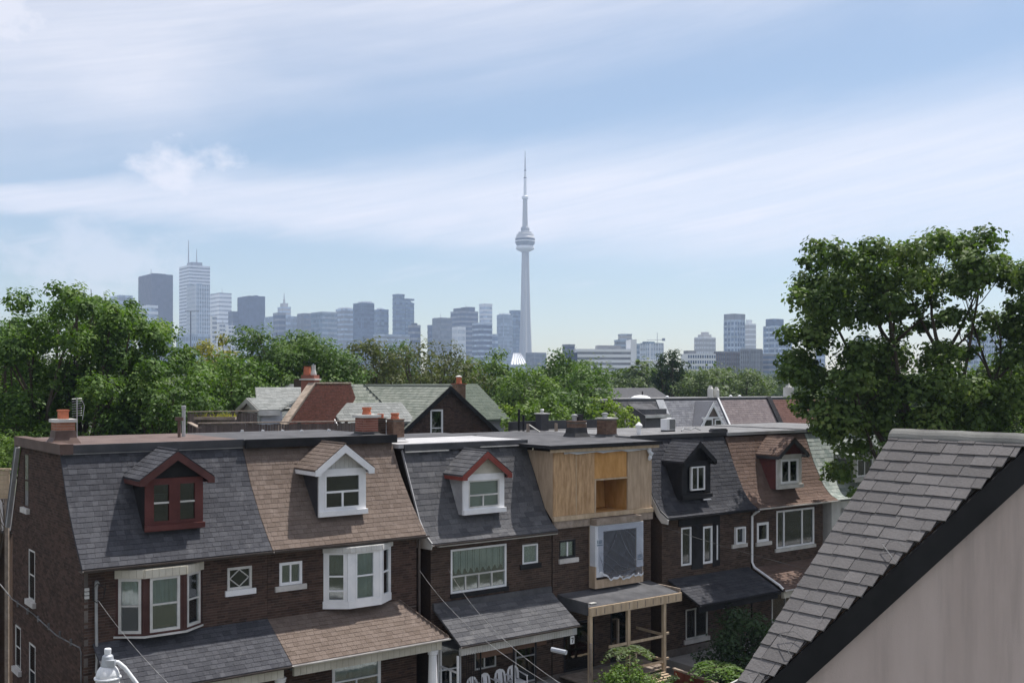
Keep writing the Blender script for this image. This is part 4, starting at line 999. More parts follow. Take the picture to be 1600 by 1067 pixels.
for xx in (.9, 4.4): col_round(R6, xx, -1.35, .6, 2.56, .13, .11, M_WHITE_OLD)
window(R6, frameT((1.2, 0, 1.1), (1, 0)), 1.8, 1.3, M_WHITE_OLD, [(1, [1, 1])], glass=M_GLASS_D)
h.emit(300, 150)

# ---- house 7: pale green slates, white wall
h = House('last terrace house in view with pale green slate mansard and whitewashed front', 31.30, 36.45, PROF_C, M_SLATE, M_WALL_WHITE, M_TAR_L, 8.95); H7 = h; R7 = h.root
d7 = (1.75, 3.3, 6.55, 7.75, 8.45, 1.55, 3.55)
h.mansard(.0, 5.15, .19, (.24, .34), [d7], jit=.02)
h.flat(0.01, 5.2, 1.36, 7.0, 8.92, M_TAR_L)
b = MB(); wallgrid(b, 0, 5.1, 0, 5.9, [(1.6, 3.4, 4.1, 5.5)], 0); b.build('front_wall', M_WALL_WHITE, R7)
h.rear(0, 5.1, (True, True), 5.9)
window(R7, frameT((1.6, 0, 4.1), (1, 0)), 1.8, 1.4, M_WHITE, [(1, [1, 1])], glass=M_GLASS_D)
def w_d7(dm, T, w, hh): window(dm, T, w, hh, M_WHITE, [(1, [1, 1])], fw=.08, flat=True, glass=M_GLASS_D)
h.mats['dr'] = M_SLATE
dormer(R7, h.P, PROF_C, *d7[:2], .10, *d7[2:7], -.12, M_SLATE, M_WHITE_OLD, M_GREYTRIM, M_SLATE, w_d7, rake_w=.17, siding='hboards', gable_m=M_GREYTRIM, cheek_m=M_BLUEGREY, mats=h.mats, parents=h.parents, expo=.19, wr=(.24, .34))
gutter(R7, 0, 5.15, -.42, 5.92, M_FLASH)
MB().tube([(.75, -.05, 5.5), (.75, -.05, 4.4), (.6, -.05, 4.0)], .04, 6).build('downpipe', M_GREYTRIM, R7)
h.porch(.05, 4.7, 3.50, 2.84, -1.6, M_SLATE, .19, (.24, .34), gutm=M_FLASH)
h.emit(200, 0)

# ---- chimneys and fittings on the flat roofs
def rootbox(): pass
B = []; bp = {}; bm = {}
c4 = empty('chimney_stack', 'brown brick chimney with pale slab top behind plywood dormer roof', 'chimney', G(20.55, 2.6, 8.9), ROT)
chimney(c4, 0, 0, -.05, .66, .56, .52, M_BRICK_BR, B, bp, bm, 'a', M_TAR, .12, .05, M_CEMENT, ('cowl', .1, .2, -.1), capo=.05)
emit('brick', B, bp, bm, c4, 160, 'brickwork')
B = []; bp = {}; bm = {}
c5 = empty('chimney_stack', 'lead wrapped chimney with dark metal flue left of brown brick stack', 'chimney', G(19.5, 3.2, 8.9), ROT)
chimney(c5, 0, 0, -.05, .55, .55, .5, M_BRICK_BR, B, bp, bm, 'a', M_DARKMET, .38, .04, M_BRICK_BR, ('cowl', .10, .26, -.1), capo=.02)
box('side_flue', M_DARKMET, c5, .0, .24, -.12, .12, .592, .85)
emit('brick', B, bp, bm, c5, 100, 'brickwork')
def cyl_thing(name, label, cat, p, prof, m, n=12, group=None):
    o = MB().lathe(0, 0, prof, n).build(name, m, smooth=False); o.location = p; return tag(o, label, cat, group)
cyl_thing('roof_vent', 'small white metal roof vent with pointed hood on grey felt roof', 'roof vent', G(21.9, 2.2, 8.92), [(.09, 0), (.09, .28), (.14, .30), (.14, .38), (.02, .50)], M_WHITE)
o = empty('air_conditioner', 'white air conditioner unit with grey fan grille on grey flat roof', 'air conditioner', G(24.75, 3.4, 8.92), ROT+R(8)); o.scale = (.80, .8, .8)
box('casing', M_WHITE, o, -.38, .38, -.2, .2, .08, .68)
b = MB()
for k in range(9): b.box(-.12+k*.055, -.105+k*.055, -.225, -.205, .14, .62)
for k in range(8): b.box(-.12, .335, -.222, -.208, .14+k*.067, .152+k*.067)
b.build('fan_grille', M_METAL, o); MB().poly([(-.13, -.203, .12), (.35, -.203, .12), (.35, -.203, .64), (-.13, -.203, .64)]).build('fan_shade_sheet', M_INSIDE, o)  # flat sheet on the casing, its dark colour painted as shade behind the grille
for xx in (-.3, .3): box('foot', M_DARKMET, o, xx-.04, xx+.04, -.22, .22, 0, .079)
b = MB(); b.tube([(.5, -.3, .03), (.75, -.2, .12), (1.0, -.35, .06), (1.3, -.3, .14), (1.55, -.4, .03)], .03, 6); tag(b.build('loose_duct', M_METAL), 'loop of silver hose lying beside the air conditioner', 'hose').matrix_world = Matrix.Translation(G(24.75, 3.4, 8.92)) @ Matrix.Rotation(ROT, 4, 'Z')
o = tag(MB(Matrix.Translation(G(26.2, 1.9, 8.92)) @ Matrix.Rotation(ROT, 4, 'Z')).box(-.45, .45, -.12, .12, .0, .1).box(-.4, .4, -.10, .10, .1, .14).build('roof_hatch', M_FLASH), 'flat black box on the roof edge between black and rust houses', 'roof box')
# parapet with props behind the plywood dormer
qa = at_v(797, 668, 7.6); qb = at_v(940, 668, 7.6); ua_, ub_ = uvz(qa)[0], uvz(qb)[0]
o = empty('roof_parapet', 'long black felt parapet at the back of the renovated house roof', 'parapet', G(ua_, 7.6, 8.5), ROT)
box('parapet_board', M_FLASH, o, 0, ub_-ua_, 0, .12, .0, .82); box('rear_roof', M_TAR_L, o, 0, ub_-ua_, -.55, -.02, .3, .44)
c = empty('chimney_stack', 'square black chimney with small metal cap against the parapet', 'chimney', G(uvz(at_v(847, 668, 7.2))[0], 7.2, 8.85), ROT)
box('shaft', M_FLASH, c, -.2, .2, -.2, .2, 0, .78); box('cap', M_CEMENT, c, -.24, .24, -.24, .24, .78, .83); MB().lathe(0, 0, [(.07, .83), (.07, .95), (.1, .96), (.06, 1.0)], 10).build('flue', M_METAL, c)
for k, (u, v, z0, hh, lab) in enumerate(((811, 7.3, 8.85, 1.0, 'tall thin black vent pipe nearest the green roof, left of its twin'), (818, 6.9, 8.85, .78, 'thicker black vent pipe right of its taller twin'), (887, 6.6, 8.85, .52, 'short black pipe standing between the timber props'), (901, 6.6, 8.85, .5, 'short black pipe beside leaning white board'))):
    u = uvz(at_v(u, 660, v))[0]; cyl_thing('vent_pipe', lab, 'vent pipe', G(u, v, z0), [(.05, 0), (.05, hh), (.03, hh)], M_BLACKP, 8, 'black vent pipes on the roofs')
for k, (u, v, lean, lab) in enumerate(((825, 6.4, .30, 'left timber prop with white brace, near black vent pipes'), (869, 6.4, 0, 'middle short timber post on felt roof without a brace'), (914, 6.4, -.30, 'timber prop with white brace beside lead wrapped chimney'))):
    u = uvz(at_v(u, 660, v))[0]; o = empty('timber_prop', lab, 'timber prop', G(u, v, 8.9), ROT, 'timber props on the flat roof')
    box('post', M_TIMBER_O, o, -.05, .05, -.05, .05, 0, .36)
    if lean: MB().tube([(0, -.08, .33), (lean*1.6, -.2, .02)], .03, 4).build('brace', M_WHITE_OLD, o)
# pole, antenna, fences on the left roofs
cyl_thing('vent_pipe', 'pale grey metal pipe rising from the brown roof below the big tree', 'vent pipe', G(4.4, 4.6, 9.2), [(.06, 0), (.06, .95), (.075, .96), (.075, 1.05), (.05, 1.06)], M_METAL, 8, 'pipes on the left roofs')
o = tag(MB().tube([(0, 0, 0), (0, 0, .55)], .05, 6).box(-.12, .12, -.05, .05, .55, .66).build('roof_post', M_BROWN_MET), 'dark T shaped post in front of the deck fence', 'post'); o.location = G(4.15, 4.3, 9.25)
o = empty('tv_antenna', 'spiky old television aerial leaning beside the orange brick chimney', 'antenna', G(.95, 3.75, 9.3), ROT)
MB().tube([(0, 0, 0), (0, 0, 1.25)], .014, 6).build('mast', M_METAL, o)
b = MB()
for k in range(8): b.tube([(-.14, 0, .72+k*.07), (.14, .02, .74+k*.07)], .006, 4)
b.build('elements', M_METAL, o, kind='stuff')
MB().tube([(.15, 0, .6), (.22, .05, 1.0), (.12, 0, 1.22)], .008, 4).build('bracket', M_METAL, o)
def fence(name, label, p0, p1, z0, z1, cap=True, blocks=0, group=None):
    d = (p1-p0); L = Vector((d.x, d.y, 0)).length; a = math.atan2(d.y, d.x)
    o = empty(name, label, 'fence', Vector((p0.x, p0.y, z0)), a, group)
    b = MB(); n = int(L/.1); rnd = random.Random(len(label))
    for k in range(n): b.box(k*L/n+.006, (k+1)*L/n-.006, -.012+.004*rnd.random(), .012, 0, z1-z0-.05+rnd.uniform(-.02, .015))
    b.build('slats', M_DECK, o, kind='stuff')
    for k in range(int(L/1.8)+1): box('post', M_DECK, o, k*1.8-.05, k*1.8+.05, .015, .11, 0, z1-z0)
    if cap: box('top_rail', M_TIMBER_O, o, -.05, L+.05, -.07, .1, z1-z0, z1-z0+.04)
    return o
fence('deck_fence', 'long slatted wooden deck fence running behind the brown roof to the red chimney', at(312, 674, 38.2), at(556, 664, 40.5), 8.6, 9.5)
fence('deck_fence', 'shorter slatted fence with planter on top, behind and above the long one', at(296, 672, 43), at(402, 668, 44.5), 8.6, 9.78)
fence('deck_fence', 'side return of the deck fence at its left end', at(312, 674, 38.2), at(296, 672, 43), 8.6, 9.35)
ww = empty('planter_box', 'dried plants in a low planter lying along the fence top', 'planter', at(330, 654, 43.2))
box('box', M_TIMBER_O, ww, -.9, 1.0, -.12, .12, -.04, .08)
rnd = random.Random(5); b = MB()
for k in range(60):
    x = rnd.uniform(-.9, 1.0); a = rnd.uniform(-.1, .1); b.poly([(x-.03, a, .08), (x+.03, a, .08), (x+rnd.uniform(-.15, .15), a+rnd.uniform(-.1, .1), .08+rnd.uniform(.06, .22))])
b.build('dry_stems', L_GOLD, ww, kind='stuff')
for k, px in enumerate((376, 408, 439, 469, 511)):
    p = at(px, 678, 37.6)
    o = tag(MB(Matrix.Translation((p.x, p.y, 9.1)) @ Matrix.Rotation(R(18), 4, 'Y') @ Matrix.Rotation(ROT, 4, 'Z')).box(-.05, .05, -.02, .02, -.1, .22+.03*(k == 4)).build('deck_light', M_WHITE), ['small white block leaning at the left end of the deck fence', 'small white block second along the deck fence', 'small white block in the middle of the deck fence', 'small white block fourth along the deck fence', 'tallest white block at the fence end by the red chimney'][k], 'white block', 'white blocks along the deck fence')

# ================================================================== houses of the next street
def rear_house(name, label, u, v): 
    return empty(name, label, 'house', G(u, v, 0), ROT, 'houses of the next street')
def courses(P, quad, expo, wr, tagv, th=.014, rnd=random):
    """quad: eave0, eave1, ridge1, ridge0 (local); courses parallel to the eave"""
    e0, e1, r1, r0 = [Vector(q) for q in quad]
    L = (r0-e0).length; Lb = ((r0+r1)/2-(e0+e1)/2).length; n = int(Lb/expo)
    for k in range(n+1):
        f = k*expo/Lb
        if f > .985: break
        a = e0.lerp(r0, f); b_ = e1.lerp(r1, f); xd = (b_-a).normalized(); w = (b_-a).length
        yd = ((r0+r1)/2-(e0+e1)/2); yd = (yd-xd*yd.dot(xd)).normalized()
        rowfill(P, a, xd, yd, [(0, w)], wr[0], wr[1], min(expo*1.15, Lb*(1-f)), th, tagv, lift=.008, jit=.006, rnd=rnd)
# brick gable house (B)
o = rear_house('gable_house', 'brick house with steep dark gable and tall white window, mossy slate roof', 24.65, 20.0)
zr, hw, ze_ = 10.80, 3.9, 7.75
# gable wall facing the camera side, apex at x=0
b = MB(); wx = (-1.16, -.34, 7.5, 9.52)
def gz(x): return zr-.12-abs(x)*(zr-ze_)/hw
for (xa, xb) in ((-hw+.15, wx[0]), (wx[1], 0), (0, hw-.15)):
    b.poly([(xa, 0, 0), (xb, 0, 0), (xb, 0, gz(xb)), (xa, 0, gz(xa))])
b.poly([(wx[0], 0, 9.52), (wx[1], 0, 9.52), (wx[1], 0, gz(wx[1])), (wx[0], 0, gz(wx[0]))]); b.poly([(wx[0], 0, 0), (wx[1], 0, 0), (wx[1], 0, 7.5), (wx[0], 0, 7.5)])
b.poly([(-hw+.15, 0, 0), (-hw+.15, 11, 0), (-hw+.15, 11, ze_), (-hw+.15, 0, ze_)]); b.poly([(hw-.15, 0, 0), (hw-.15, 11, 0), (hw-.15, 11, ze_), (hw-.15, 0, ze_)])
wl = b.build('gable_wall', M_MORTAR, o); Bk = []
brickwall(Bk, (-hw+.2, hw-.2), (6.4, 10.6), [wx], 0, 'f', zfun=lambda z: (-(zr-.15-z)*hw/(zr-ze_) if z > ze_+.2 else -hw+.2, (zr-.15-z)*hw/(zr-ze_) if z > ze_+.2 else hw-.2))
emit('brick', Bk, {'f': wl}, {'f': M_BRICK}, o, 0, 'brickwork')
window(o, frameT((wx[0], .0, 7.5), (1, 0)), .82, 2.02, M_WHITE, [(1, [1]), (.98, [1])], fw=.1, glass=M_GLASS_D, inside=True)
P = []; par = {}; ms = {}
Lr = 12.0
for s_, tg, m in ((-1, 'l', M_SLATE2), (1, 'r', M_SLATE2)):
    q = [(s_*hw, -.28, ze_), (s_*hw, Lr, ze_), (0, Lr, zr), (0, -.28, zr)]
    if s_ < 0: q = [q[1], q[0], q[3], q[2]]
    ro = MB().prism(q, (0, 0, -.12)).build('roof_slope', m, o); par[tg] = ro; ms[tg] = m
    courses(P, q, .22, (.22, .34), tg)
    MB().prism([(0, -.31, zr), (s_*hw, -.31, ze_), (s_*hw, -.31, ze_-.28), (0, -.31, zr-.28)], (0, .03, 0)).build('bargeboard', M_BLACKP, o)
emit('shingle', P, par, ms, o, 0, 'slate_courses')
MB().tube([(0, -.3, zr+.02), (0, Lr, zr+.02)], .07, 6).build('ridge_tiles', M_SLATE2, o)
# slate house left of it with hipped front and small dormer (grey S)
o = rear_house('slate_house', 'pale grey slate house with hipped roof and tiny white dormer, left of brick gable', 20.2, 20.6)
P = []; par = {}; ms = {}
def slope(o, name, q, m, tg, expo=.22, wr=(.24, .34), thick=.12):
    ro = MB().prism(q, (0, 0, -thick)).build(name, m, o); par[tg] = ro; ms[tg] = m; courses(P, q, expo, wr, tg)
slope(o, 'roof_slope', [(-3.2, 9.5, 8.0), (-3.0, -.4, 8.0), (.0, 1.9, 10.88), (-.3, 9.5, 10.88)], M_SLATE3, 'a')
slope(o, 'roof_slope', [(-3.0, -.4, 8.0), (2.6, -.4, 8.0), (.6, 1.9, 10.88), (.0, 1.9, 10.88)], M_SLATE2, 'b')
slope(o, 'roof_slope', [(2.6, -.4, 8.0), (2.6, 9.5, 8.0), (.4, 9.5, 10.88), (.6, 1.9, 10.88)], M_SLATE2, 'c')
b = MB(); b.box(-2.9, 2.4, 0, 9.4, 0, 7.9); b.build('wall', M_BRICK_G, o)
# cross gable dormer towards the left
slope(o, 'dormer_roof', [(-2.1, -.7, 8.9), (2.3, -.7, 8.9), (2.2, .6, 9.9), (-2.4, .6, 9.9)], M_SLATE3, 'd', thick=.08)
slope(o, 'dormer_roof', [(-2.3, 2.0, 8.9), (-2.5, .62, 9.9), (.5, .62, 9.9), (.5, 2.0, 8.9)][::1], M_SLATE3, 'e', thick=.08)
MB().prism([(-2.2, -.6, 8.6), (-2.2, 1.8, 8.6), (-2.2, .6, 9.8)], (.06, 0, 0)).build('dormer_gable', M_WHITE, o)
MB().prism([(-2.34, -.75, 8.78), (-2.34, .6, 9.9), (-2.34, .6, 9.7), (-2.34, -.6, 8.66)], (.05, 0, 0)).build('barge_board', M_WHITE, o); MB().prism([(-2.34, 1.9, 8.78), (-2.34, .6, 9.9), (-2.34, .6, 9.7), (-2.34, 1.8, 8.66)], (.05, 0, 0)).build('barge_board', M_WHITE, o)
box('dormer_wall', M_GREYTRIM, o, -2.1, 2.2, -.5, -.42, 7.9, 8.85)
emit('shingle', P, par, ms, o, 0, 'slate_courses')
box('chimney', M_BRICK_G, o, -.6, .5, 7.0, 8.0, 10.4, 11.2); box('chimney_cap', M_CEMENT, o, -.05, .45, 7.2, 7.8, 11.2, 11.32); MB().lathe(-.1, 7.5, [(.12, 11.2), (.12, 11.75), (.2, 11.8), (.2, 11.9)], 8).build('flue', M_DARKMET, o)
M_BRICK_PAR = mat('dark_red_brick', (.085, .036, .028), (.16, .066, .050), rand=True, bump=.3, bscale=70, rough=.9, stain=((.05, .03, .025), .55, (1, 1, 1)))
# red brick parapet gable house (A) with blue-white dormer
p0 = at_v(430, 667, 17.0); u0, v0, z0 = uvz(p0)
o = rear_house('parapet_house', 'house with tall red brick parapet wall and pale blue siding dormer', u0, v0)
# sloping gable wall across the picture: front edge low, rises back to the ridge then runs level
ua, va, za_ = 0, 0, z0
P = []; par = {}; ms = {}
wallpts = [(0, 0), (0, 8.6), (3.6, 10.9), (7.8, 10.9), (9.8, 8.6), (9.8, 0)]     # along the wall (y), height
T = Matrix.Rotation(R(-52), 4, 'Z')
b = MB(T); b.prism([(0, y, z) for y, z in wallpts], (.32, 0, 0)); wl = b.build('parapet_wall', M_MORTAR, o)
Bk = []
def pz(z): return (max(0, (z-8.6)/2.3*3.6) if z > 8.6 else 0, 9.8-(max(0, (z-8.6)/2.3*2.0) if z > 8.6 else 0))
z = 6.5; k = 0
xd = T.to_3x3() @ Vector((0, 1, 0)); og = T.to_3x3() @ Vector((.332, 0, 0))
while z < 10.85:
    a, c = pz(z+.04); rowfill(Bk, (og.x, og.y, z), xd, (0, 0, 1), [(a, c)], .215, .215, .064, .014, 'f', stagger=1 if k % 2 else .5); z += .075; k += 1
emit('brick', Bk, {'f': wl}, {'f': M_BRICK_PAR}, o, 0, 'brickwork')
b = MB(T)
b.prism([(-.05, -.05, 8.62), (-.05, 3.58, 10.93), (-.05, 3.58, 11.0), (-.05, -.1, 8.69)], (.36, 0, 0)); b.prism([(-.05, 3.59, 10.93), (-.05, 7.8, 10.93), (-.05, 7.8, 11.0), (-.05, 3.59, 11.0)], (.42, 0, 0)); b.build('coping', M_TIMBER_O, o)
def lu(px, py, v): return uvz(at_v(px, py, v))[0]-u0
ud, ue = lu(408, 650, 17.6), .62; P = []; par = {}; ms = {}
box('wall', M_BRICK_G, o, ud-2.5, 1.4, 1.5, 9, 0, 8.4)
slope_q = [(ud+.55, 2.2, 9.7), (2.6, 2.2, 9.7), (5.5, 4.6, 10.72), (ud+1.5, 4.6, 10.72)]; par['a'] = MB().prism(slope_q, (0, 0, -.1)).build('roof_slope', M_SLATE2, o); ms['a'] = M_SLATE3; courses(P, slope_q, .2, (.24, .36), 'a')
dm = box('dormer', M_SIDING, o, ud, ue, .6, 2.6, 7.9, 9.62)
slope_q = [(ud-.22, .35, 9.72), (.42, .35, 9.72), (2.1, 1.7, 10.26), (ud-.22, 1.7, 10.26)]; par['b'] = MB().prism(slope_q, (0, 0, -.06)).build('dormer_roof', M_SLATE3, dm); ms['b'] = M_SLATE3; courses(P, slope_q, .2, (.24, .36), 'b'); emit('shingle', P, par, ms, o, 0, 'slate_courses')
MB().prism([(ud-.22, 3.0, 9.66), (ue, 3.0, 9.66), (ue, 1.71, 10.2), (ud-.22, 1.71, 10.2)], (0, 0, .06)).build('dormer_roof', M_SLATE3, dm)
MB().box(ud-.24, .40, .31, .348, 9.46, 9.70).build('fascia', M_WHITE_OLD, dm)
MB().prism([(ud-.05, .45, 9.5), (ud-.05, 2.8, 9.5), (ud-.05, 1.7, 10.17)], (.03, 0, 0)).build('dormer_gable', M_WHITE_OLD, dm); MB().prism([(ud-.25, .33, 9.46), (ud-.25, .33, 9.7), (ud-.25, 1.7, 10.25), (ud-.25, 3.0, 9.7), (ud-.25, 3.0, 9.46), (ud-.25, 1.7, 10.02)], (.04, 0, 0)).build('barge_board', M_WHITE_OLD, dm)
for k in range(10): MB().box(ud+.02, ue, .575, .598, 7.95+k*.15, 8.09+k*.15).build('board', M_SIDING, dm)
window(dm, frameT((ud-.01, 2.4, 8.3), (0, -1)), 1.6, 1.1, M_WHITE, [(1, [1, 1, 1])], glass=M_GLASS_D, flat=True, inside=False)
cb = box('chimney', M_BRICK_RED, o, -.45, .25, 3.55, 4.15, 10.3, 11.35, T=T); MB(T).box(-.52, .32, 3.48, 4.22, 11.1, 11.18).build('chimney_band', M_CEMENT, cb); MB(T).lathe(-.26, 3.85, [(.2, 11.351), (.16, 11.75), (.18, 11.78)], 10).build('chimney_pot', M_TERRA, cb); MB(T).lathe(.08, 3.85, [(.15, 11.351), (.15, 11.42), (.1, 11.6), (.1, 11.85)], 10).build('chimney_pot', M_CEMENT, cb)
# green shingle house (C)
p0 = at_v(793, 655, 27); u0, v0, z0 = uvz(p0)
o = rear_house('green_roof_house', 'house with plain dark green shingle roof behind the brick gable', u0, v0); P = []; par = {}; ms = {}
slope(o, 'roof_slope', [(-6.5, -.3, 8.62), (0, -.3, 8.62), (-.6, 2.6, 10.88), (-6.5, 2.6, 10.88)], M_GREEN_SH, 'a', expo=.16, wr=(.3, .34))
slope(o, 'roof_slope', [(0, 6, 8.62), (-6.5, 6, 8.62), (-6.5, 2.62, 10.88), (-.6, 2.62, 10.88)], M_GREEN_SH, 'b', expo=.16, wr=(.3, .34))
emit('shingle', P, par, ms, o, 0, 'shingle_courses')
box('wall', M_BLUEGREY, o, -6.3, -.3, 0, 5.8, 0, 8.5); MB().prism([(-.3, -.1, 8.5), (-.3, 5.8, 8.5), (-.5, 2.6, 10.7)], (-.1, 0, 0)).build('gable', M_BLUEGREY, o)
box('lean_to', M_WHITE_OLD, o, -.28, .25, .5, 3, 0, 7.8)
Bk = []; bp = {}; bm = {}
q = at_v(717, 618, 26); qu, qv, qz = uvz(q)
c = empty('chimney_stack', 'slim brown brick chimney with clay pot in front of the green roof', 'chimney', G(qu, qv, 9.3), ROT)
chimney(c, 0, 0, 0, 1.55, .62, .55, M_BRICK_BR, Bk, bp, bm, 'a', None, 0, .07, M_BRICK_RED, ('round', .17, .4), capo=.06); MB().lathe(0, 0, [(.2, 2.0), (.2, 2.06), (.05, 2.12)], 8).build('cap', M_CEMENT, c)
emit('brick', Bk, bp, bm, c, 60, 'brickwork')
# right hand row on the next street
RR = [(40.6, 45.73, M_BLUEGREY, 'dark slate house with shed dormer and oval skylight, left of the blue grey roof', 9.75), (45.73, 51.35, M_BLUEGREY, 'blue grey shingle house with a big white edged triangular dormer', 9.75),
      (51.40, 56.9, M_MAUVE, 'house with plain mauve shingle roof between white and black roof edges', 9.75), (57.0, 65.5, M_RED_SH, 'house with brick red shingle roof framed in black, partly behind the maple', 9.72)]
for k, (ua, ub, m, lab, zt) in enumerate(RR):
    o = rear_house('steep_roof_house', lab, ua, 24.0); w = ub-ua; P = []; par = {}; ms = {}
    if k == 0: m = M_SH_OLD
    slope(o, 'roof_slope', [(-.0, -1.3, 6.6), (w-.02, -1.3, 6.6), (w-.02, .55, zt), (0, .55, zt)], m, 'a', expo=.18, wr=(.3, .36))
    emit('shingle', P, par, ms, o, 0, 'shingle_courses')
    box('flat_roof', M_TAR_L, o, 0, w-.02, .56, 8, zt-.1, zt+.06); box('roof_edge', M_FLASH, o, 0, w-.02, .50, .558, zt-.06, zt+.12)
    box('wall', M_BRICK_G, o, .05, w-.05, -1.0, 8, 0, 6.5)
    if k == 1:
        # triangular dormer
        pk = (3.1, zt-.15); fl, fr = .85, 5.2; vfz = -1.25
        MB().prism([(pk[0], vfz, pk[1]), (fl, vfz, 6.7), (fl, vfz+.02, 6.7), (pk[0], .4, pk[1])], (0, 0, .05)).build('dormer_roof', m, o)
        P2 = []; par = {}; ms = {}
        for s_, xe in ((-1, fl), (1, fr)):
            q = [(xe, vfz-.05, 6.7), (xe, -1.1, 6.7), (pk[0], .45, pk[1]), (pk[0], vfz-.05, pk[1])]
            if s_ < 0: q = [q[1], q[0], q[3], q[2]]
            ro = MB().prism(q, (0, 0, -.06)).build('dormer_roof', M_BLUEGREY, o)
            MB().prism([(pk[0], vfz-.09, pk[1]), (xe, vfz-.09, 6.7), (xe-s_*.22, vfz-.09, 6.7), (pk[0], vfz-.09, pk[1]-.34)], (0, .04, 0)).build('barge_board', M_WHITE, o)
        MB().prism([(fl+.2, vfz, 6.7), (fr-.2, vfz, 6.7), (pk[0], vfz, pk[1]-.2)], (0, .05, 0)).build('dormer_gable', M_DECK, o)
        for (xa, xb, z1) in ((2.1, 3.05, 8.45), (3.25, 4.0, 8.4)): window(o, frameT((xa, vfz-.05, 6.8), (1, 0)), xb-xa, z1-6.8, M_WHITE, fw=.09, glass=M_GLASS_D, inside=False)
        box('gable_rail', M_WHITE, o, 1.9, 4.1, vfz-.07, vfz-.052, 8.46, 8.56)
    if k == 0:
        box('shed_dormer', M_SH_OLD, o, 1.6, 3.6, -1.3, .3, 7.6, 9.2); MB().prism([(1.4, -1.5, 8.7), (3.8, -1.5, 8.7), (3.6, .5, 9.5), (1.6, .5, 9.5)], (0, 0, .07)).build('shed_roof', M_TAR, o); box('shed_eave', M_WHITE_OLD, o, 1.4, 3.8, -1.55, -1.505, 8.62, 8.8)
        MB().prism([(w-.9, -1.32, 6.7), (w-.05, -1.32, 6.7), (w-.02, .52, zt+.02), (w-.75, .52, zt+.02)], (0, 0, .05)).build('metal_flashing', M_METAL, o)
        s_ = MB().lathe(0, 0, [(.72, 0), (.72, .06), (.62, .16), (.4, .25), (.1, .28)], 16).build('skylight', M_WHITE, o, smooth=True); s_.location = (uvz(at_v(1001, 622, 25.5))[0]-ua, 1.5, zt+.06)
        MB().tube([(w-.6, 2, zt+.06), (w-.6, 2, zt+.6)], .05, 6).build('vent', M_DARKMET, o)
    if k in (1, 2): MB().prism([(w-.10, -1.33, 6.7), (w+.06, -1.33, 6.7), (w+.06, .5, zt+.03), (w-.10, .5, zt+.03)], (0, 0, .09)).build('edge_trim', M_WHITE if k == 1 else M_BLACKP, o)
    if k == 3:
        MB().prism([(-.25, -1.36, 6.7), (.25, -1.36, 6.7), (.25, .5, zt+.05), (-.25, .5, zt+.05)], (0, 0, .13)).build('edge_trim', M_BLACKP, o); box('eave_trim', M_BLACKP, o, .26, w, -1.0, -.72, 7.35, 7.75)
for (u, v, z0, z1, m, lab, r) in ((uvz(at_v(1110, 612, 26))[0], 26, 9.6, 10.75, M_CEMENT, 'left of two small round grey chimneys on the blue grey house', .22), (uvz(at_v(1119.5, 612, 26))[0], 26, 9.6, 10.65, M_CEMENT, 'right of two small round grey chimneys on the blue grey house', .21)):
    cyl_thing('flue_stack', lab, 'flue', G(u, v, z0), [(r, 0), (r, z1-z0-.25), (r*.6, z1-z0-.1), (r*.6, z1-z0)], m, 12, 'grey flues on the far roofs')
c = empty('chimney_stack', 'grey rendered chimney on the red roof beside the maple', 'chimney', G(uvz(at_v(1232, 612, 25))[0], 25.0, 9.6), ROT)
box('shaft', M_CEMENT, c, -.27, .27, -.3, .3, 0, 1.0); MB().lathe(0, 0, [(.26, 1.0), (.2, 1.12), (.12, 1.15), (.12, 1.3)], 10).build('pot', M_CEMENT, c)
for k, (u, lab) in enumerate(((47.6, 'white vent cap on far flat roof left of grey flues'), (54.4, 'left white vent cap on the mauve house roof'), (55.4, 'right white vent cap on the mauve house roof'))):
    cyl_thing('roof_vent', lab, 'roof vent', G(u, 26, 9.78), [(.09, 0), (.09, .12), (.13, .14), (.13, .2), (.02, .25)], M_WHITE, 8, 'white vents on the far roofs')
o = rear_house('long_roof_house', 'house with long plain grey ridge roof rising behind the skylight', 57.5, 44.0)
MB().prism([(0, 0, 8.6), (10.5, 0, 8.6), (9.6, 3, 10.45), (0, 3, 10.45)], (0, 0, -.1)).build('roof_slope', M_SH_OLD, o); box('wall', M_BRICK_G, o, .2, 10.2, .3, 6, 0, 8.5)
MB().prism([(0, 6, 8.6), (10.5, 6, 8.6), (9.6, 3.01, 10.45), (0, 3.01, 10.45)], (0, 0, -.1)).build('roof_slope', M_SH_OLD, o)
# ================================================================== the near gable on the right
o = empty('neighbour_house', 'near house corner with grey tiled roof, black fascia and pink grey stucco wall', 'house', (0, 0, 0), ROT)
UR, ZR, VF, PIT = 9.835, 10.498, 6.42, .904
def near_v(u): return 5.0-(u-9.76)*.513
UL = 6.95; ZL = ZR+PIT*(UL-UR)
rp = MB().prism([(UL, VF-.02, ZL), (UL, near_v(UL)+.06, ZL), (UR, near_v(UR)+.06, ZR), (UR, VF-.02, ZR)], (0, 0, -.07)).build('roof_slope', M_SHAKE, o)
MB().prism([(12.4, VF-.02, ZR-PIT*2.64), (12.4, 3.65, ZR-PIT*2.64), (UR, near_v(UR), ZR), (UR, VF-.02, ZR)], (0, 0, -.07)).build('rear_slope', M_SHAKE, o)
P = []; rnd = random.Random(21); L = math.hypot(UR-UL, ZR-ZL); ex = .142; n = int(L/ex); yd = Vector((UR-UL, 0, ZR-ZL)).normalized()
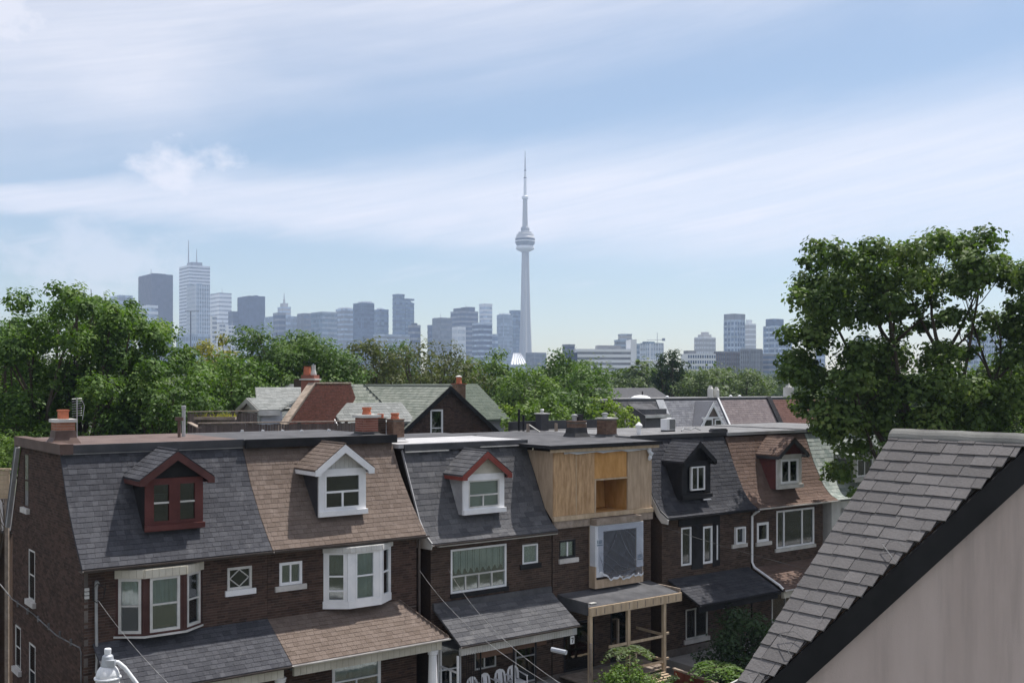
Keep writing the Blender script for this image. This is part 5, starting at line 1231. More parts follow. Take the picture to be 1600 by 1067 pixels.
for k in range(n):
    s0 = (k+.35)*ex; u = UL+(UR-UL)*s0/L; z = ZL+(ZR-ZL)*s0/L
    vn = near_v(u)
    if VF-vn < .06: continue
    rowfill(P, (u, 0, z), (0, -1, 0), yd, [(-VF, -near_v(u+(UR-UL)*ex/L)+rnd.uniform(-.03, .01))], .17, .33, ex*1.22, .014, 'a', lift=.006, jit=.012, rnd=rnd)
    # doubled butt shadow line: a thin starter under each course
emit('shingle', P, {'a': rp}, {'a': M_SHAKE}, o, 300, 'roof_tile_courses')
b = MB()
ring = []
N = 9
for k in range(2):
    pts = []
    y = VF+.01 if k == 0 else near_v(UR)+.0
    for i in range(N+1):
        a = math.pi*(1-i/N); pts.append((UR+.085*math.cos(a)*1.25, y, ZR-.06+.085*math.sin(a)-.03*abs(math.cos(a))))
    ring.append(pts)
seg = 8
for j in range(seg):
    y0 = ring[0][0][1]+(ring[1][0][1]-ring[0][0][1])*j/seg; y1 = ring[0][0][1]+(ring[1][0][1]-ring[0][0][1])*(j+1)/seg
    w0 = .006*math.sin(j*2.1); w1 = .006*math.sin((j+1)*2.1)
    for i in range(N):
        p, q = ring[0][i], ring[0][i+1]
        b.poly([(p[0], y0, p[2]+w0), (q[0], y0, q[2]+w0), (q[0], y1, q[2]+w1), (p[0], y1, p[2]+w1)])
b.poly(ring[0]); b.poly(ring[1][::-1]); b.build('ridge_cap', M_CAP, o, smooth=True)
a0 = (UL-.2, near_v(UL-.2), ZL-.2*PIT); a1 = (UR, near_v(UR), ZR)
a2 = (12.4, near_v(12.4), ZR-PIT*2.64)
nx_, ny_ = -.456, -.89          # outward normal of the gable in plan
def off(p, k, dz): return (p[0]+nx_*k, p[1]+ny_*k, p[2]+dz)
MB().prism([off(a0, .0, -.035), off(a1, .0, -.035), off(a1, 0, -.34), off(a0, 0, -.34)], (nx_*.03, ny_*.03, 0)).build('fascia_board', M_BLACKP, o)
MB().prism([off(a1, .0, -.035), off(a2, .0, -.035), off(a2, 0, -.34), off(a1, 0, -.34)], (nx_*.03, ny_*.03, 0)).build('fascia_board', M_BLACKP, o)
b = MB(); lo = (a0[0], a0[1], 0); hi = (a2[0], a2[1], 0)
b.poly([off(lo, -.05, 0), off(hi, -.05, 0), off(a2, -.05, -.2), off(a1, -.05, -.2), off(a0, -.05, -.2)])
b.poly([(a0[0], VF-.1, 0), (12.4, VF-.1, 0), (12.4, VF-.1, a2[2]-.2), (UR, VF-.1, ZR-.2), (a0[0], VF-.1, a0[2]-.2)])
b.build('stucco_wall', M_STUCCO, o)
for (u, dv, s_) in ((8.66, .22, 1), (7.78, .24, 1.1), (7.42, .12, .7)):
    v = near_v(u)+dv; z = ZR+PIT*(u-UR)+.05
    MB().tube([(u, v, z+.02), (u-.10*s_, v-.16*s_, z-.09*s_+.03), (u-.12*s_, v-.22*s_, z-.12*s_)], .0035, 5).tube([(u, v, z+.025), (u+.04*s_, v-.12*s_, z+.06), (u+.0, v-.26*s_, z+.02)], .003, 5).build('wire_hook', M_CABLE, o)

# ------------------------------------------------------------------ street lamp and wires
lx, ly = -5.86, 15.4
o = empty('street_lamp', 'old dome street lamp head on a curved white arm above the charcoal porch roof', 'street lamp', (-4.5, 15.6, 0))
def rel(p): return (p[0]+4.5, p[1]-15.6, p[2])
lm = MB().lathe(lx+4.5, ly-15.6, [(r_*.88, z_) for r_, z_ in [(.052, 7.06), (.056, 7.13), (.05, 7.145), (.0, 7.15)]], 16).build('photocell', M_LAMPGL, o, smooth=False)
MB().lathe(lx+4.5, ly-15.6, [(r_*.88, z_) for r_, z_ in [(.112, 6.895), (.108, 6.92), (.085, 7.035), (.07, 7.05), (.05, 7.059)]], 18).build('housing', M_LAMP, o)
MB().lathe(lx+4.5, ly-15.6, [(r_*.88, z_) for r_, z_ in [(.19, 6.735), (.185, 6.78), (.165, 6.83), (.13, 6.875), (.10, 6.894)]], 20).build('dome', M_LAMPGL, o, smooth=True)
MB().lathe(lx+4.5, ly-15.6, [(r_*.88, z_) for r_, z_ in [(.19, 6.705), (.213, 6.71), (.217, 6.722), (.213, 6.734), (.19, 6.736)]], 20).build('rim', M_LAMPGL, o)
MB().lathe(lx+4.5, ly-15.6, [(r_*.88, z_) for r_, z_ in [(.13, 6.42), (.17, 6.5), (.188, 6.60), (.19, 6.70)]], 20).build('refractor', M_WHITE_OLD, o, smooth=True)
arm = [(-5.79, 15.38, 6.955), (-5.71, 15.4, 6.945), (-5.62, 15.42, 6.86), (-5.47, 15.45, 6.64), (-5.25, 15.5, 6.22), (-4.95, 15.55, 5.6), (-4.5, 15.6, 5.0)]
fine = []
for i in range(len(arm)-1):
    for t in range(4): fine.append(tuple(arm[i][k]+(arm[i+1][k]-arm[i][k])*t/4 for k in range(3)))
fine.append(arm[-1])
MB().tube([rel(p) for p in fine], .030, 10).build('arm', M_LAMPGL, o, smooth=True)
MB().box(lx+4.5-.0, lx+4.5+.13, -.29, -.22, 6.90, 6.99).build('clamp', M_LAMP, o)
MB().tube([(0, 0, 0), (0, 0, 6.25)], [.13, .09], 12).build('pole', M_TIMBER_O, o)
def wire(name, label, p, q, sag, r, m, cat='wire', group=None):
    p, q = Vector(p), Vector(q); pts = []
    for i in range(25):
        t = i/24; w = p.lerp(q, t); w.z -= sag*4*t*(1-t); pts.append(w)
    return tag(MB().tube(pts, r, 5).build(name, m), label, cat, group)
o = empty('service_mast', 'pale grey electric service mast strapped to the left corner of the front', 'service mast', G(.42, -.08, 3.5), ROT)
MB().tube([(0, 0, 0), (.015, 0, .35), (.0, 0, .9), (-.01, 0, 2.25)], .04, 8).build('conduit', M_METAL, o)
MB().tube([(-.01, 0, 2.2), (-.01, -.05, 2.36), (-.01, -.13, 2.33)], .05, 8).build('weather_head', M_METAL, o)
b = MB(); b.tube([(-.01, -.13, 2.33), (.15, -.16, 2.2), (.16, -.1, 1.95), (0, -.09, 1.85)], .013, 5).tube([(-.01, -.13, 2.33), (-.13, -.12, 2.2), (-.1, -.1, 1.9), (0, -.09, 1.82)], .013, 5).tube([(0, -.1, 2.3), (.22, -.06, 2.25), (.2, -.02, 2.0)], .01, 5)
b.build('loose_wires', M_BLKCABLE, o)
for k in range(3): box('insulator', M_WHITE_OLD, o, -.3, -.2, -.08, .0, 1.95+k*.1, 2.02+k*.1)
wire('overhead_wire', 'single thin wire from the corner mast across the charcoal porch roof', G(.42, -.15, 5.42), (-4.45, 15.6, 6.02), .15, .006, M_CABLE, group='overhead wires')
e1 = (1.8, 9.42, 7.62)
wire('overhead_wire', 'lower left of two twisted wires starting at the gap between brown and grey mansards', G(10.2, -.12, 5.12), e1, .55, .006, M_CABLE, group='overhead wires')
wire('overhead_wire', 'upper right of two twisted wires passing the picture window', G(11.28, -.12, 5.03), (1.84, 9.40, 7.60), .62, .006, M_CABLE, group='overhead wires')
MB2 = MB().tube([(0, 0, 0), (.34, -.22, -.02)], .06, 8)
o = tag(MB2.build('wire_splice', M_LAMP), 'grey splice cylinder hanging on the wires below the grey porch roof', 'wire splice'); o.location = at(862, 1014, 25.6)
wire('overhead_wire', 'thin faint wire sloping across the front of the black house', G(20.9, -.1, 5.6), G(31.5, -9, 2.6), .4, .006, M_CABLE, group='overhead wires')
o = empty('house_number', 'small white number plaque hanging below the grey porch roof end', 'number sign', G(15.55, -1.2, 2.36), ROT)
box('plaque', M_WHITE, o, -.085, .085, -.012, .012, -.13, .13)
MB().box(-.05, .045, -.02, -.0125, .05, .078).prism([(.045, -.02, .05), (.018, -.02, .05), (-.022, -.02, -.085), (.008, -.02, -.085)], (0, .0075, 0)).build('numeral_seven', M_BLACKP, o)

# ------------------------------------------------------------------ porch chairs and garden
def make_chair(label, p, rz):
    o = empty('patio_chair', label, 'chair', p, rz, 'white plastic chairs on the grey porch')
    b = MB(); n = 9; y = .2
    outer = [(-.22, .42), (-.225, .62), (-.20, .76), (-.13, .85), (0, .885), (.13, .85), (.20, .76), (.225, .62), (.22, .42)]
    inner = [(-.14, .46), (-.15, .62), (-.135, .73), (-.12, .775), (0, .79), (.12, .775), (.135, .73), (.15, .62), (.14, .46)]
    fr = MB()
    for i in range(8):
        for (s, t) in ((outer, inner),):
            fr.prism([(s[i][0], y+.12*(s[i][1]-.42), s[i][1]), (s[i+1][0], y+.12*(s[i+1][1]-.42), s[i+1][1]), (t[i+1][0], y+.12*(t[i+1][1]-.42), t[i+1][1]), (t[i][0], y+.12*(t[i][1]-.42), t[i][1])], (0, .025, 0))
    fr.build('back_frame', M_CHAIR, o)
    MB().prism([(-.085, y+.005, .44), (.085, y+.005, .44), (.085, y+.045, .78), (-.085, y+.045, .78)], (0, .02, 0)).build('back_splat', M_CHAIR, o)
    box('seat', M_CHAIR, o, -.24, .24, -.24, .2, .40, .43)
    for s in (-1, 1):
        MB().prism([(s*.225, .24, .66), (s*.30, .18, .62), (s*.30, -.22, .60), (s*.235, -.22, .60), (s*.24, .15, .63)], (0, 0, .025)).build('armrest', M_CHAIR, o)
        MB().tube([(s*.27, -.2, .6), (s*.29, -.24, 0)], [.022, .028], 6).build('leg', M_CHAIR, o); MB().tube([(s*.22, .2, .42), (s*.27, .28, 0)], [.022, .028], 6).build('leg', M_CHAIR, o)
    return o
for k, (u, v, rz, lab) in enumerate(((11.75, -1.05, .1, 'leftmost white plastic chair back, mostly cut off at the picture edge'), (12.3, -1.0, .15, 'second white plastic chair from the left on the grey porch'), (12.88, -.98, .0, 'third white plastic chair, left of the tallest looking one'), (13.42, -.92, -.1, 'rightmost white plastic chair with arm rest reaching right'))):
    make_chair(lab, G(u, v, .8+.02*k), ROT+rz+math.pi*.0)

def leaves(name, P_, Nn, size, asp, m, parent, rnd, kind=None):
    """leaf quads (rhombi) at points P_ with rough normals Nn"""
    n = len(P_); Nn = Nn/np.maximum(np.linalg.norm(Nn, axis=1, keepdims=True), 1e-6)
    a = rnd.normal(size=(n, 3)); a -= Nn*(a*Nn).sum(1, keepdims=True); a /= np.maximum(np.linalg.norm(a, axis=1, keepdims=True), 1e-6)
    b = np.cross(Nn, a); s = size*rnd.uniform(.45, 1.4, (n, 1))
    V = np.empty((n, 4, 3)); V[:, 0] = P_-a*s*.5; V[:, 1] = P_+b*s*asp*.5+Nn*s*.07-a*s*.06; V[:, 2] = P_+a*s*.5-Nn*s*.08; V[:, 3] = P_-b*s*asp*.5+Nn*s*.07-a*s*.06
    me = bpy.data.meshes.new(name); me.vertices.add(n*4); me.vertices.foreach_set('co', V.reshape(-1).astype(np.float32))
    me.loops.add(n*4); me.loops.foreach_set('vertex_index', np.arange(n*4, dtype=np.int32))
    me.polygons.add(n); me.polygons.foreach_set('loop_start', np.arange(0, n*4, 4, dtype=np.int32)); me.polygons.foreach_set('loop_total', np.full(n, 4, dtype=np.int32))
    me.update(calc_edges=True); return link(name, me, m, parent, kind)
def clump_points(C, Rr, count, rnd, flat=.8, inner=.25):
    """points through irregular clumps; count per clump; returns points and normals"""
    ps = []; ns = []
    for c, r, k in zip(C, Rr, count):
        k = int(k); d = rnd.normal(size=(k, 3)); d /= np.linalg.norm(d, axis=1, keepdims=True)
        ph = rnd.uniform(0, 6.28, 3); w = 1+.28*np.sin(d[:, 0]*4+ph[0])*np.sin(d[:, 1]*4+ph[1])+.18*np.sin(d[:, 2]*7+ph[2]+d[:, 0]*5)
        rad = np.where(rnd.random(k) < inner, rnd.uniform(.2, .8, k), rnd.uniform(.72, 1.12, k))*w
        p = d*rad[:, None]*np.array([r, r, r*flat]); ps.append(p+c)
        ns.append(d*.8+np.array([0, 0, .55])+rnd.normal(size=(k, 3))*.38)
    return np.concatenate(ps), np.concatenate(ns)
def limb(b, p, q, r0, r1, rnd, n=5, bow=.12, droop=0):
    p = np.array(p, float); q = np.array(q, float); L = np.linalg.norm(q-p); o_ = rnd.normal(size=3)*L*bow; pts = []; rs = []
    for i in range(n+1):
        t = i/n; pts.append(tuple(p+(q-p)*t+o_*math.sin(math.pi*t)+np.array([0, 0, -droop*4*t*(1-t)]))); rs.append(r0+(r1-r0)*t)
    b.tube(pts, rs, 6, cap=False); return pts
def tree(label, x, y, ztop, rx, rz, m, leaf, seed, group=None, nc=40, cover=.8, cr=(.26, .42), name='tree', zbase=0, trunk_r=.25, bark=None, cat='tree', asp=.62, shape=None, inner=.25, fork=.45, ry=None, lean=(0, 0), shell=(.55, .98), twigs=2, flat=.8, skip=2):
    rnd = np.random.default_rng(seed); o = empty(name, label, cat, (x, y, zbase), rnd.uniform(0, 6), group)
    o.rotation_euler = (0, 0, 0); ry = ry or rx
    zc = ztop-zbase-rz; C = []; Rr = []
    if shape is not None:
        for (cx, cy, cz, r) in shape: C.append((cx, cy, cz)); Rr.append(r)
    else:
        for i in range(nc):
            # spread the clumps over the crown evenly (golden spiral), biased outwards
            zz = 1-2*(i+.5)/nc; ph = i*2.39996+rnd.uniform(-.4, .4); rr = math.sqrt(1-zz*zz); k = rnd.uniform(*shell)
            C.append((rr*math.cos(ph)*rx*k+lean[0]*zz, rr*math.sin(ph)*ry*k+lean[1]*zz, zc+zz*rz*k)); Rr.append(rnd.uniform(*cr)*min(rx, rz)*(1.0))
        C.append((0, 0, zc)); Rr.append(.5*min(rx, rz))
    C = np.array(C); Rr = np.array(Rr)
    area = .5*leaf*leaf*asp
    cnt = np.maximum(30, cover*4*math.pi*Rr**2/area*.62)
    p, nn = clump_points(C, Rr, cnt, rnd, flat, inner)
    crown = leaves('crown', p, nn, leaf, asp, m, o, rnd)
    b = MB(); zf = max(.8, (zc-rz)*.6+fork*rz) if shape is None else fork
    limb(b, (0, 0, 0), (lean[0]*.2, lean[1]*.2, zf), trunk_r*1.25, trunk_r*.8, rnd, 5, .03)
    for i, (c, r) in enumerate(zip(C, Rr)):
        if i % skip: continue
        st = (lean[0]*.2, lean[1]*.2, zf*(.75+.25*rnd.random()))
        pts = limb(b, st, c, trunk_r*.42, trunk_r*.1, rnd, 5, .07)
        for t in range(twigs):
            k = int(rnd.integers(2, 5)); e = np.array(c)+rnd.normal(size=3)*r*.6; limb(b, pts[k], e, trunk_r*.16, trunk_r*.04, rnd, 3, .1)
    b.build('trunk', bark or M_BARK, o)
    return o
# ================================================================== trees and plants
def T_(label, px, pytop, wpx, Yd, hpx, m, leaf, seed, **k):
    """survey helper: bearing, top, width and height in view at a known distance"""
    p = at(px, pytop, Yd); rx = wpx/1660*Yd/2; rz = hpx/1660*Yd/2
    return tree(label, p.x, p.y, p.z, rx, rz, m, leaf, seed, **k)
GB = 'trees behind the terrace'
def lobe_tree(label, px0, Yd, lobes, m, leaf, seed, depth=4.0, per=3, **k):
    """a crown surveyed lobe by lobe: (bearing, elevation, radius) in view at a known distance"""
    S = Yd/1660; bx = (px0-800)*S; rnd = np.random.default_rng(seed); sh = []
    ext = max(abs((px-800)*S-bx) for px, py, r in lobes)+.1
    for (px, py, r) in lobes:
        rr = r*S; x = (px-800)*S-bx; z = H+(597-py)*S
        for q in range(per):
            sh.append((x+rnd.normal()*rr*.3, rnd.uniform(-1, 1)*depth*math.sqrt(max(.1, 1-(x/ext)**2)), z+rnd.normal()*rr*.2, rr*rnd.uniform(.62, .9)))
    return tree(label, bx, Yd, 17, 5, 5, m, leaf, seed+1, shape=sh, **k)
lobe_tree('largest dark green tree filling the left above the brown flat roof', 120, 50,
    [(95, 482, 32), (140, 478, 30), (62, 505, 26), (170, 480, 28), (118, 470, 22), (152, 466, 18), (205, 503, 32), (190, 490, 28), (245, 530, 30), (225, 515, 28), (40, 520, 26), (265, 552, 26), (100, 505, 34), (150, 505, 34), (180, 525, 36), (75, 535, 36), (120, 520, 36), (30, 530, 34), (80, 550, 40), (160, 545, 40), (215, 560, 40), (270, 572, 34), (300, 600, 34), (10, 570, 40), (60, 590, 44),
     (120, 590, 46), (180, 600, 46), (240, 610, 44), (290, 640, 36), (20, 630, 46), (80, 640, 46), (140, 650, 46), (200, 655, 44), (255, 660, 36), (320, 590, 24), (-30, 560, 44), (-30, 620, 46), (100, 690, 50), (30, 690, 50), (175, 700, 46), (240, 700, 36)],
    L_BIG, .19, 1, cover=1.25, depth=4.6, trunk_r=.35, fork=4.0, group=GB, inner=.25, flat=.75, skip=4, twigs=1)
lobe_tree('tree on the far left edge, only its top twigs above the big tree', -25, 62, [(-20, 515, 34), (5, 500, 18), (-50, 540, 50), (-10, 550, 40), (-30, 600, 60)], L_BIG, .22, 12, cover=.85, trunk_r=.25, fork=5, group=GB, skip=4, twigs=1)
T_('low bright green bush showing beside the left side wall of the end house', -8, 676, 60, 38, 70, L_LIGHT, .16, 31, nc=14, cover=.8, trunk_r=.08, name='shrub', cat='shrub')
T_('bright low branches right of the pale metal pipe, at the foot of the big tree', 290, 596, 130, 47, 110, L_ASH, .19, 3, nc=22, cover=.85, trunk_r=.2, group=GB)
T_('small golden green tree between big tree and ash, under the glass towers', 332, 527, 84, 92, 90, L_GOLD, .30, 4, nc=16, trunk_r=.2, group=GB)
T_('broad feathery green ash tree right of the twin mast tower', 455, 510, 225, 68, 175, L_ASH, .24, 5, nc=46, cover=.9, trunk_r=.3, group=GB, asp=.5, flat=.6)
T_('dark shoulder of ash foliage behind the red clay chimney pots', 372, 548, 140, 62, 160, L_BIG, .23, 6, nc=24, cover=.9, trunk_r=.25, group=GB)
T_('dusty olive tree behind the pale slate roof, left of the spreading tree', 570, 532, 120, 88, 120, L_OLIVE, .28, 7, nc=24, trunk_r=.25, group=GB)
T_('small rounded tree top just under the slanted glass tower', 622, 525, 66, 100, 90, L_ASH, .30, 8, nc=14, trunk_r=.2, group=GB)
T_('spreading olive tree with bare dark limbs showing above the slate ridge', 688, 538, 150, 84, 115, L_OLIVE, .24, 9, nc=26, cover=.5, trunk_r=.42, group=GB, twigs=3, fork=.1, inner=.1, skip=2)
T_('light green tree left of the needle tower foot', 765, 546, 100, 92, 120, L_LIGHT, .28, 10, nc=22, trunk_r=.22, group=GB)
T_('yellowish green tree behind the green shingle roof corner', 825, 572, 110, 76, 120, L_LIGHT, .24, 11, nc=24, trunk_r=.2, group=GB)
T_('tall fresh green tree right of the stadium roof', 880, 543, 100, 84, 150, L_ASH, .26, 12, nc=30, cover=.9, trunk_r=.25, group=GB)
T_('rounded green tree in front of the white banded office', 920, 574, 110, 78, 120, L_ASH, .25, 13, nc=24, trunk_r=.22, group=GB)
T_('tall dark oval tree standing before the white apartment grid', 1046, 546, 56, 125, 80, L_DARK, .34, 14, nc=22, cover=1.0, trunk_r=.25, group=GB)
T_('pale green tree right of the dark oval tree', 1095, 572, 90, 118, 70, L_PALE, .32, 15, nc=18, trunk_r=.22, group=GB)
T_('pale green tree under the blue glass tower with cap', 1158, 568, 110, 122, 80, L_PALE, .32, 16, nc=20, trunk_r=.22, group=GB)
T_('grey green low tree left of the dark oval tree', 985, 586, 80, 112, 60, L_PALE, .32, 17, nc=14, trunk_r=.2, group=GB)
T_('yellow green sapling beside the brown brick chimney', 945, 612, 56, 58, 70, L_YELLOW, .22, 18, nc=12, cover=.75, trunk_r=.08, group=GB)
T_('smaller yellow green sapling touching the skylight house', 975, 628, 52, 57, 52, L_YELLOW, .22, 19, nc=10, cover=.7, trunk_r=.07, group=GB)
T_('leafy light green tree behind the black parapet and vent pipes', 845, 612, 120, 57, 90, L_LIGHT, .21, 20, nc=24, cover=.85, trunk_r=.15, group=GB)
T_('bright low tree between green roof and black pipes', 805, 628, 50, 60, 70, L_YELLOW, .22, 32, nc=10, cover=.8, trunk_r=.1, group=GB)
T_('mid green tree behind the black parapet right of the square chimney', 895, 600, 110, 62, 100, L_ASH, .22, 33, nc=24, cover=.85, trunk_r=.15, group=GB)
# the maple: built from leaf shelves on long limbs
def maple():
    base = G(31.6, -4.2, 0); Yd = base.y; S = Yd/1660
    def off(px, py): return ((px-800)*S-base.x, H+(597-py)*S)
    lobes = [(1262, 372, 26), (1300, 392, 40), (1345, 378, 38), (1395, 388, 36), (1420, 372, 30), (1470, 362, 34), (1515, 358, 34), (1490, 400, 46), (1570, 392, 34), (1545, 425, 40),
             (1262, 428, 36), (1310, 440, 48), (1365, 432, 46), (1420, 440, 42), (1462, 452, 36), (1590, 430, 34), (1245, 470, 32), (1290, 482, 42), (1345, 478, 34), (1400, 485, 30), (1452, 500, 30), (1510, 490, 32),
             (1235, 512, 30), (1275, 520, 34), (1240, 560, 36), (1285, 572, 44), (1225, 580, 26), (1335, 540, 34), (1350, 590, 46), (1400, 600, 44), (1440, 560, 40), (1475, 590, 46), (1430, 540, 26), (1480, 545, 28),
             (1270, 625, 40), (1320, 640, 44), (1380, 650, 46), (1440, 640, 44), (1500, 640, 44), (1300, 665, 34), (1350, 690, 30), (1530, 600, 30), (1560, 640, 40), (1600, 610, 44), (1590, 550, 30), (1570, 500, 30), (1620, 470, 50), (1610, 670, 50), (1590, 470, 34), (1598, 520, 34), (1520, 545, 26), (1575, 585, 34), (1330, 460, 30), (1380, 565, 32), (1335, 735, 28), (1325, 765, 20), (1550, 680, 40), (1480, 680, 40)]
    rnd = np.random.default_rng(77); sh = []
    for (px, py, r) in lobes:
        x, z = off(px+(14 if px < 1265 else 0), py+(14 if py < 420 else 0)); rr = r*S
        for q in range(4):
            yy = rnd.uniform(-1, 1)*2.8*(1-.3*abs(x)/6); sh.append((x+rnd.normal()*rr*.4, yy, z-abs(rnd.normal())*rr*.25, rr*rnd.uniform(.5, .82)))
    o = tree('big maple with gaps of sky in its crown, right of the terrace', base.x, base.y, 17, 5, 5, L_MAPLE, .19, 78, shape=sh, name='maple_tree', cover=1.25, trunk_r=.28, fork=5.2, asp=.85, inner=.25, twigs=0, flat=.74, bark=M_BARK, skip=25)
    b = MB()
    limbs = [((0, 0, 4.8), off(1478, 560), .22), ((0, 0, 4.8), off(1400, 540), .2), ((.0, 0, 4.5), off(1560, 600), .17), ((0, 0, 4.0), off(1340, 640), .16)]
    rn = np.random.default_rng(5)
    for st, (x, z), r in limbs:
        pts = limb(b, st, (x, rn.uniform(-.6, .6), z), r, r*.55, rn, 6, .04)
        for k in range(4):
            t = rn.uniform(-1.7, 1.9); hgt = rn.uniform(1.2, 4.2); e = limb(b, pts[-1] if k < 4 else pts[4], (x+t, rn.uniform(-1.6, 1.6), min(z+hgt, 16.3)), r*.4, r*.08, rn, 5, .07)
            for q in range(3): limb(b, e[3], (e[5][0]+rn.uniform(-.8, .8), e[5][1]+rn.uniform(-.8, .8), e[5][2]+rn.uniform(-.2, .7)), r*.13, r*.03, rn, 3, .1)
    b.build('limb', M_BARK, o)
maple()
T_('second leafy tree at the right edge behind the near tiled roof', 1640, 440, 180, 52, 330, L_MAPLE, .22, 41, nc=34, cover=.7, trunk_r=.25)
T_('light green bushy tree low on the right behind the near ridge', 1545, 600, 150, 56, 130, L_ASH, .22, 42, nc=26, cover=.8, trunk_r=.2)
# garden in front of the porches
def P_(label, px, py, v, w, hgt, m, leaf, seed, **k):
    p = at_v(px, py, v); return tree(label, p.x, p.y, p.z, w/2, hgt/2, m, leaf, seed, **k)
P_('bright green leafy bush below the timber porch stair', 985, 1035, -3.4, 2.3, 1.5, L_LIGHT, .10, 51, nc=26, cover=.8, trunk_r=.03, name='bush', cat='bush')
P_('second light bush right of the timber porch, beside the red panel', 1045, 1052, -3.2, 1.5, 1.0, L_PALE, .09, 52, nc=16, cover=.8, trunk_r=.03, name='bush', cat='bush')
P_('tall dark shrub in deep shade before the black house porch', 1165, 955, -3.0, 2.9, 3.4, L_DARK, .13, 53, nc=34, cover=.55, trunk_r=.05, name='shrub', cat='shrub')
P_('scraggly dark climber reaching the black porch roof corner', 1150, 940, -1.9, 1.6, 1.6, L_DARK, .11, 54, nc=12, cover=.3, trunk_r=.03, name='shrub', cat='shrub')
def fern(label, p, n, L, m, seed, hgt=.0, name='sumac_plant'):
    rnd = np.random.default_rng(seed); o = empty(name, label, 'plant', p); b = MB(); pts = []; nn = []
    b.tube([(0, 0, -p.z), (0, 0, hgt)], .025, 5)
    for k in range(n):
        a = k*2.399+rnd.uniform(-.2, .2); up = rnd.uniform(.25, .7); st = []
        for i in range(12):
            t = i/11; x = L*t*math.cos(a)*(1-.1*t); y = L*t*math.sin(a)*(1-.1*t); z = hgt+L*up*t-L*.75*t*t
            st.append((x, y, z))
        b.tube(st, [.008*(1-i/14) for i in range(12)], 4, cap=False)
        for i in range(2, 12):
            d = np.array(st[i])-np.array(st[i-1]); d /= np.linalg.norm(d); side = np.cross(d, [0, 0, 1]); side /= np.linalg.norm(side)
            w = L*.26*math.sin(math.pi*(i+.5)/13)
            for s_ in (-1, 1):
                for q in (.25, .5, .8): pts.append(np.array(st[i])+side*s_*w*q+np.array([0, 0, -.04*q])); nn.append(np.array([0, 0, 1.0])+rnd.normal(size=3)*.25)
    leaves('fronds', np.array(pts), np.array(nn), L*.2, .35, m, o, rnd); b.build('stems', M_BARK, o)
    return o
fern('pale fronded sumac standing against the middle timber porch post', at_v(982, 1022, -2.4), 9, .95, L_PALE, 61, .1)
fern('dark green fern like plant at the foot of the shaded shrub', at_v(1122, 1050, -4.0), 11, 1.1, L_ASH, 62, .1, name='fern')
o = empty('low_wall', 'low rusty red panel wall running towards the street below the timber porch', 'wall', (0, 0, 0))
p, q = at_v(1054, 1043, -2.0), at_v(1135, 1085, -4.6); d = (q-p); 
T = Matrix.Translation((p.x, p.y, 0)) @ Matrix.Rotation(math.atan2(d.y, d.x), 4, 'Z'); L = math.hypot(d.x, d.y)
for k in range(5): MB(T).box(k*L/5+.01, (k+1)*L/5-.01, -.03, .03, 0, p.z-.06).build('panel', M_REDPANEL, o)
MB(T).box(-.05, L, -.06, .06, p.z-.058, p.z).build('coping', M_TIMBER_O, o)
o = tag(MB().build('x', M_WHITE) if False else MB().tube([at_v(1140, 1068, -5), at_v(1166, 1055, -5)], .025, 6).build('handrail', M_WHITE_OLD), 'short white handrail poking up beside the near tiled roof', 'handrail')
sheet('garden_bed', [G(10, -7.2), G(40, -7.2), G(40, -1.9), G(10, -1.9)], mat('garden_soil', (.05, .04, .03), (.09, .075, .05), bump=.5), .006)
# the mass of trees and houses beyond, down to the lake
rnd = np.random.default_rng(9); C = []; Rr = []
for k in range(900):
    y = 135+ (rnd.random()**1.3)*800; x = rnd.uniform(-.62, .62)*y
    top = rnd.uniform(10.5, 13.0)+ (y-135)*.004; r = rnd.uniform(3.0, 5.5)
    C.append((x, y, top-r*.8)); Rr.append(r)
C = np.array(C); Rr = np.array(Rr)
cnt = np.clip(1300*(150/C[:, 1]), 200, 1300)
p_, n_ = clump_points(C, Rr, cnt, rnd, .85, .05)
sz = .75
far = leaves('far_trees', p_, n_, sz, .7, L_FAR, None, rnd, kind='stuff'); far['label'] = 'mass of far tree crowns below the skyline'

strip('laneway', -7.4, 30, M_ASPH, .008, -9, -.4)
o = empty('board_fence', 'sliver of timber decking at the left picture edge behind the end house', 'fence', at(-30, 735, 36), R(4))
for k in range(6): box('plank', M_TIMBER, o, -.9, .95, -.03, .0, -.95+k*.16, -.80+k*.16)
box('top_rail', M_TIMBER, o, -.95, 1.0, -.08, .05, .02, .07); box('post', M_TIMBER_O, o, .78, .9, .005, .1, -7.9, .0)
o = empty('garage', 'dark low shed in shadow at the left picture edge', 'shed', at(-60, 900, 38), R(10)); zz0 = o.location.z; o.location.z = 0
box('wall', M_BRICK_G, o, -3, 1.6, 0, 4, 0, 5.6); MB().prism([(-3.2, -.3, 5.6), (1.8, -.3, 5.6), (1.8, 2, 6.6), (-3.2, 2, 6.6)], (0, 0, .1)).build('roof', M_SH_OLD, o)
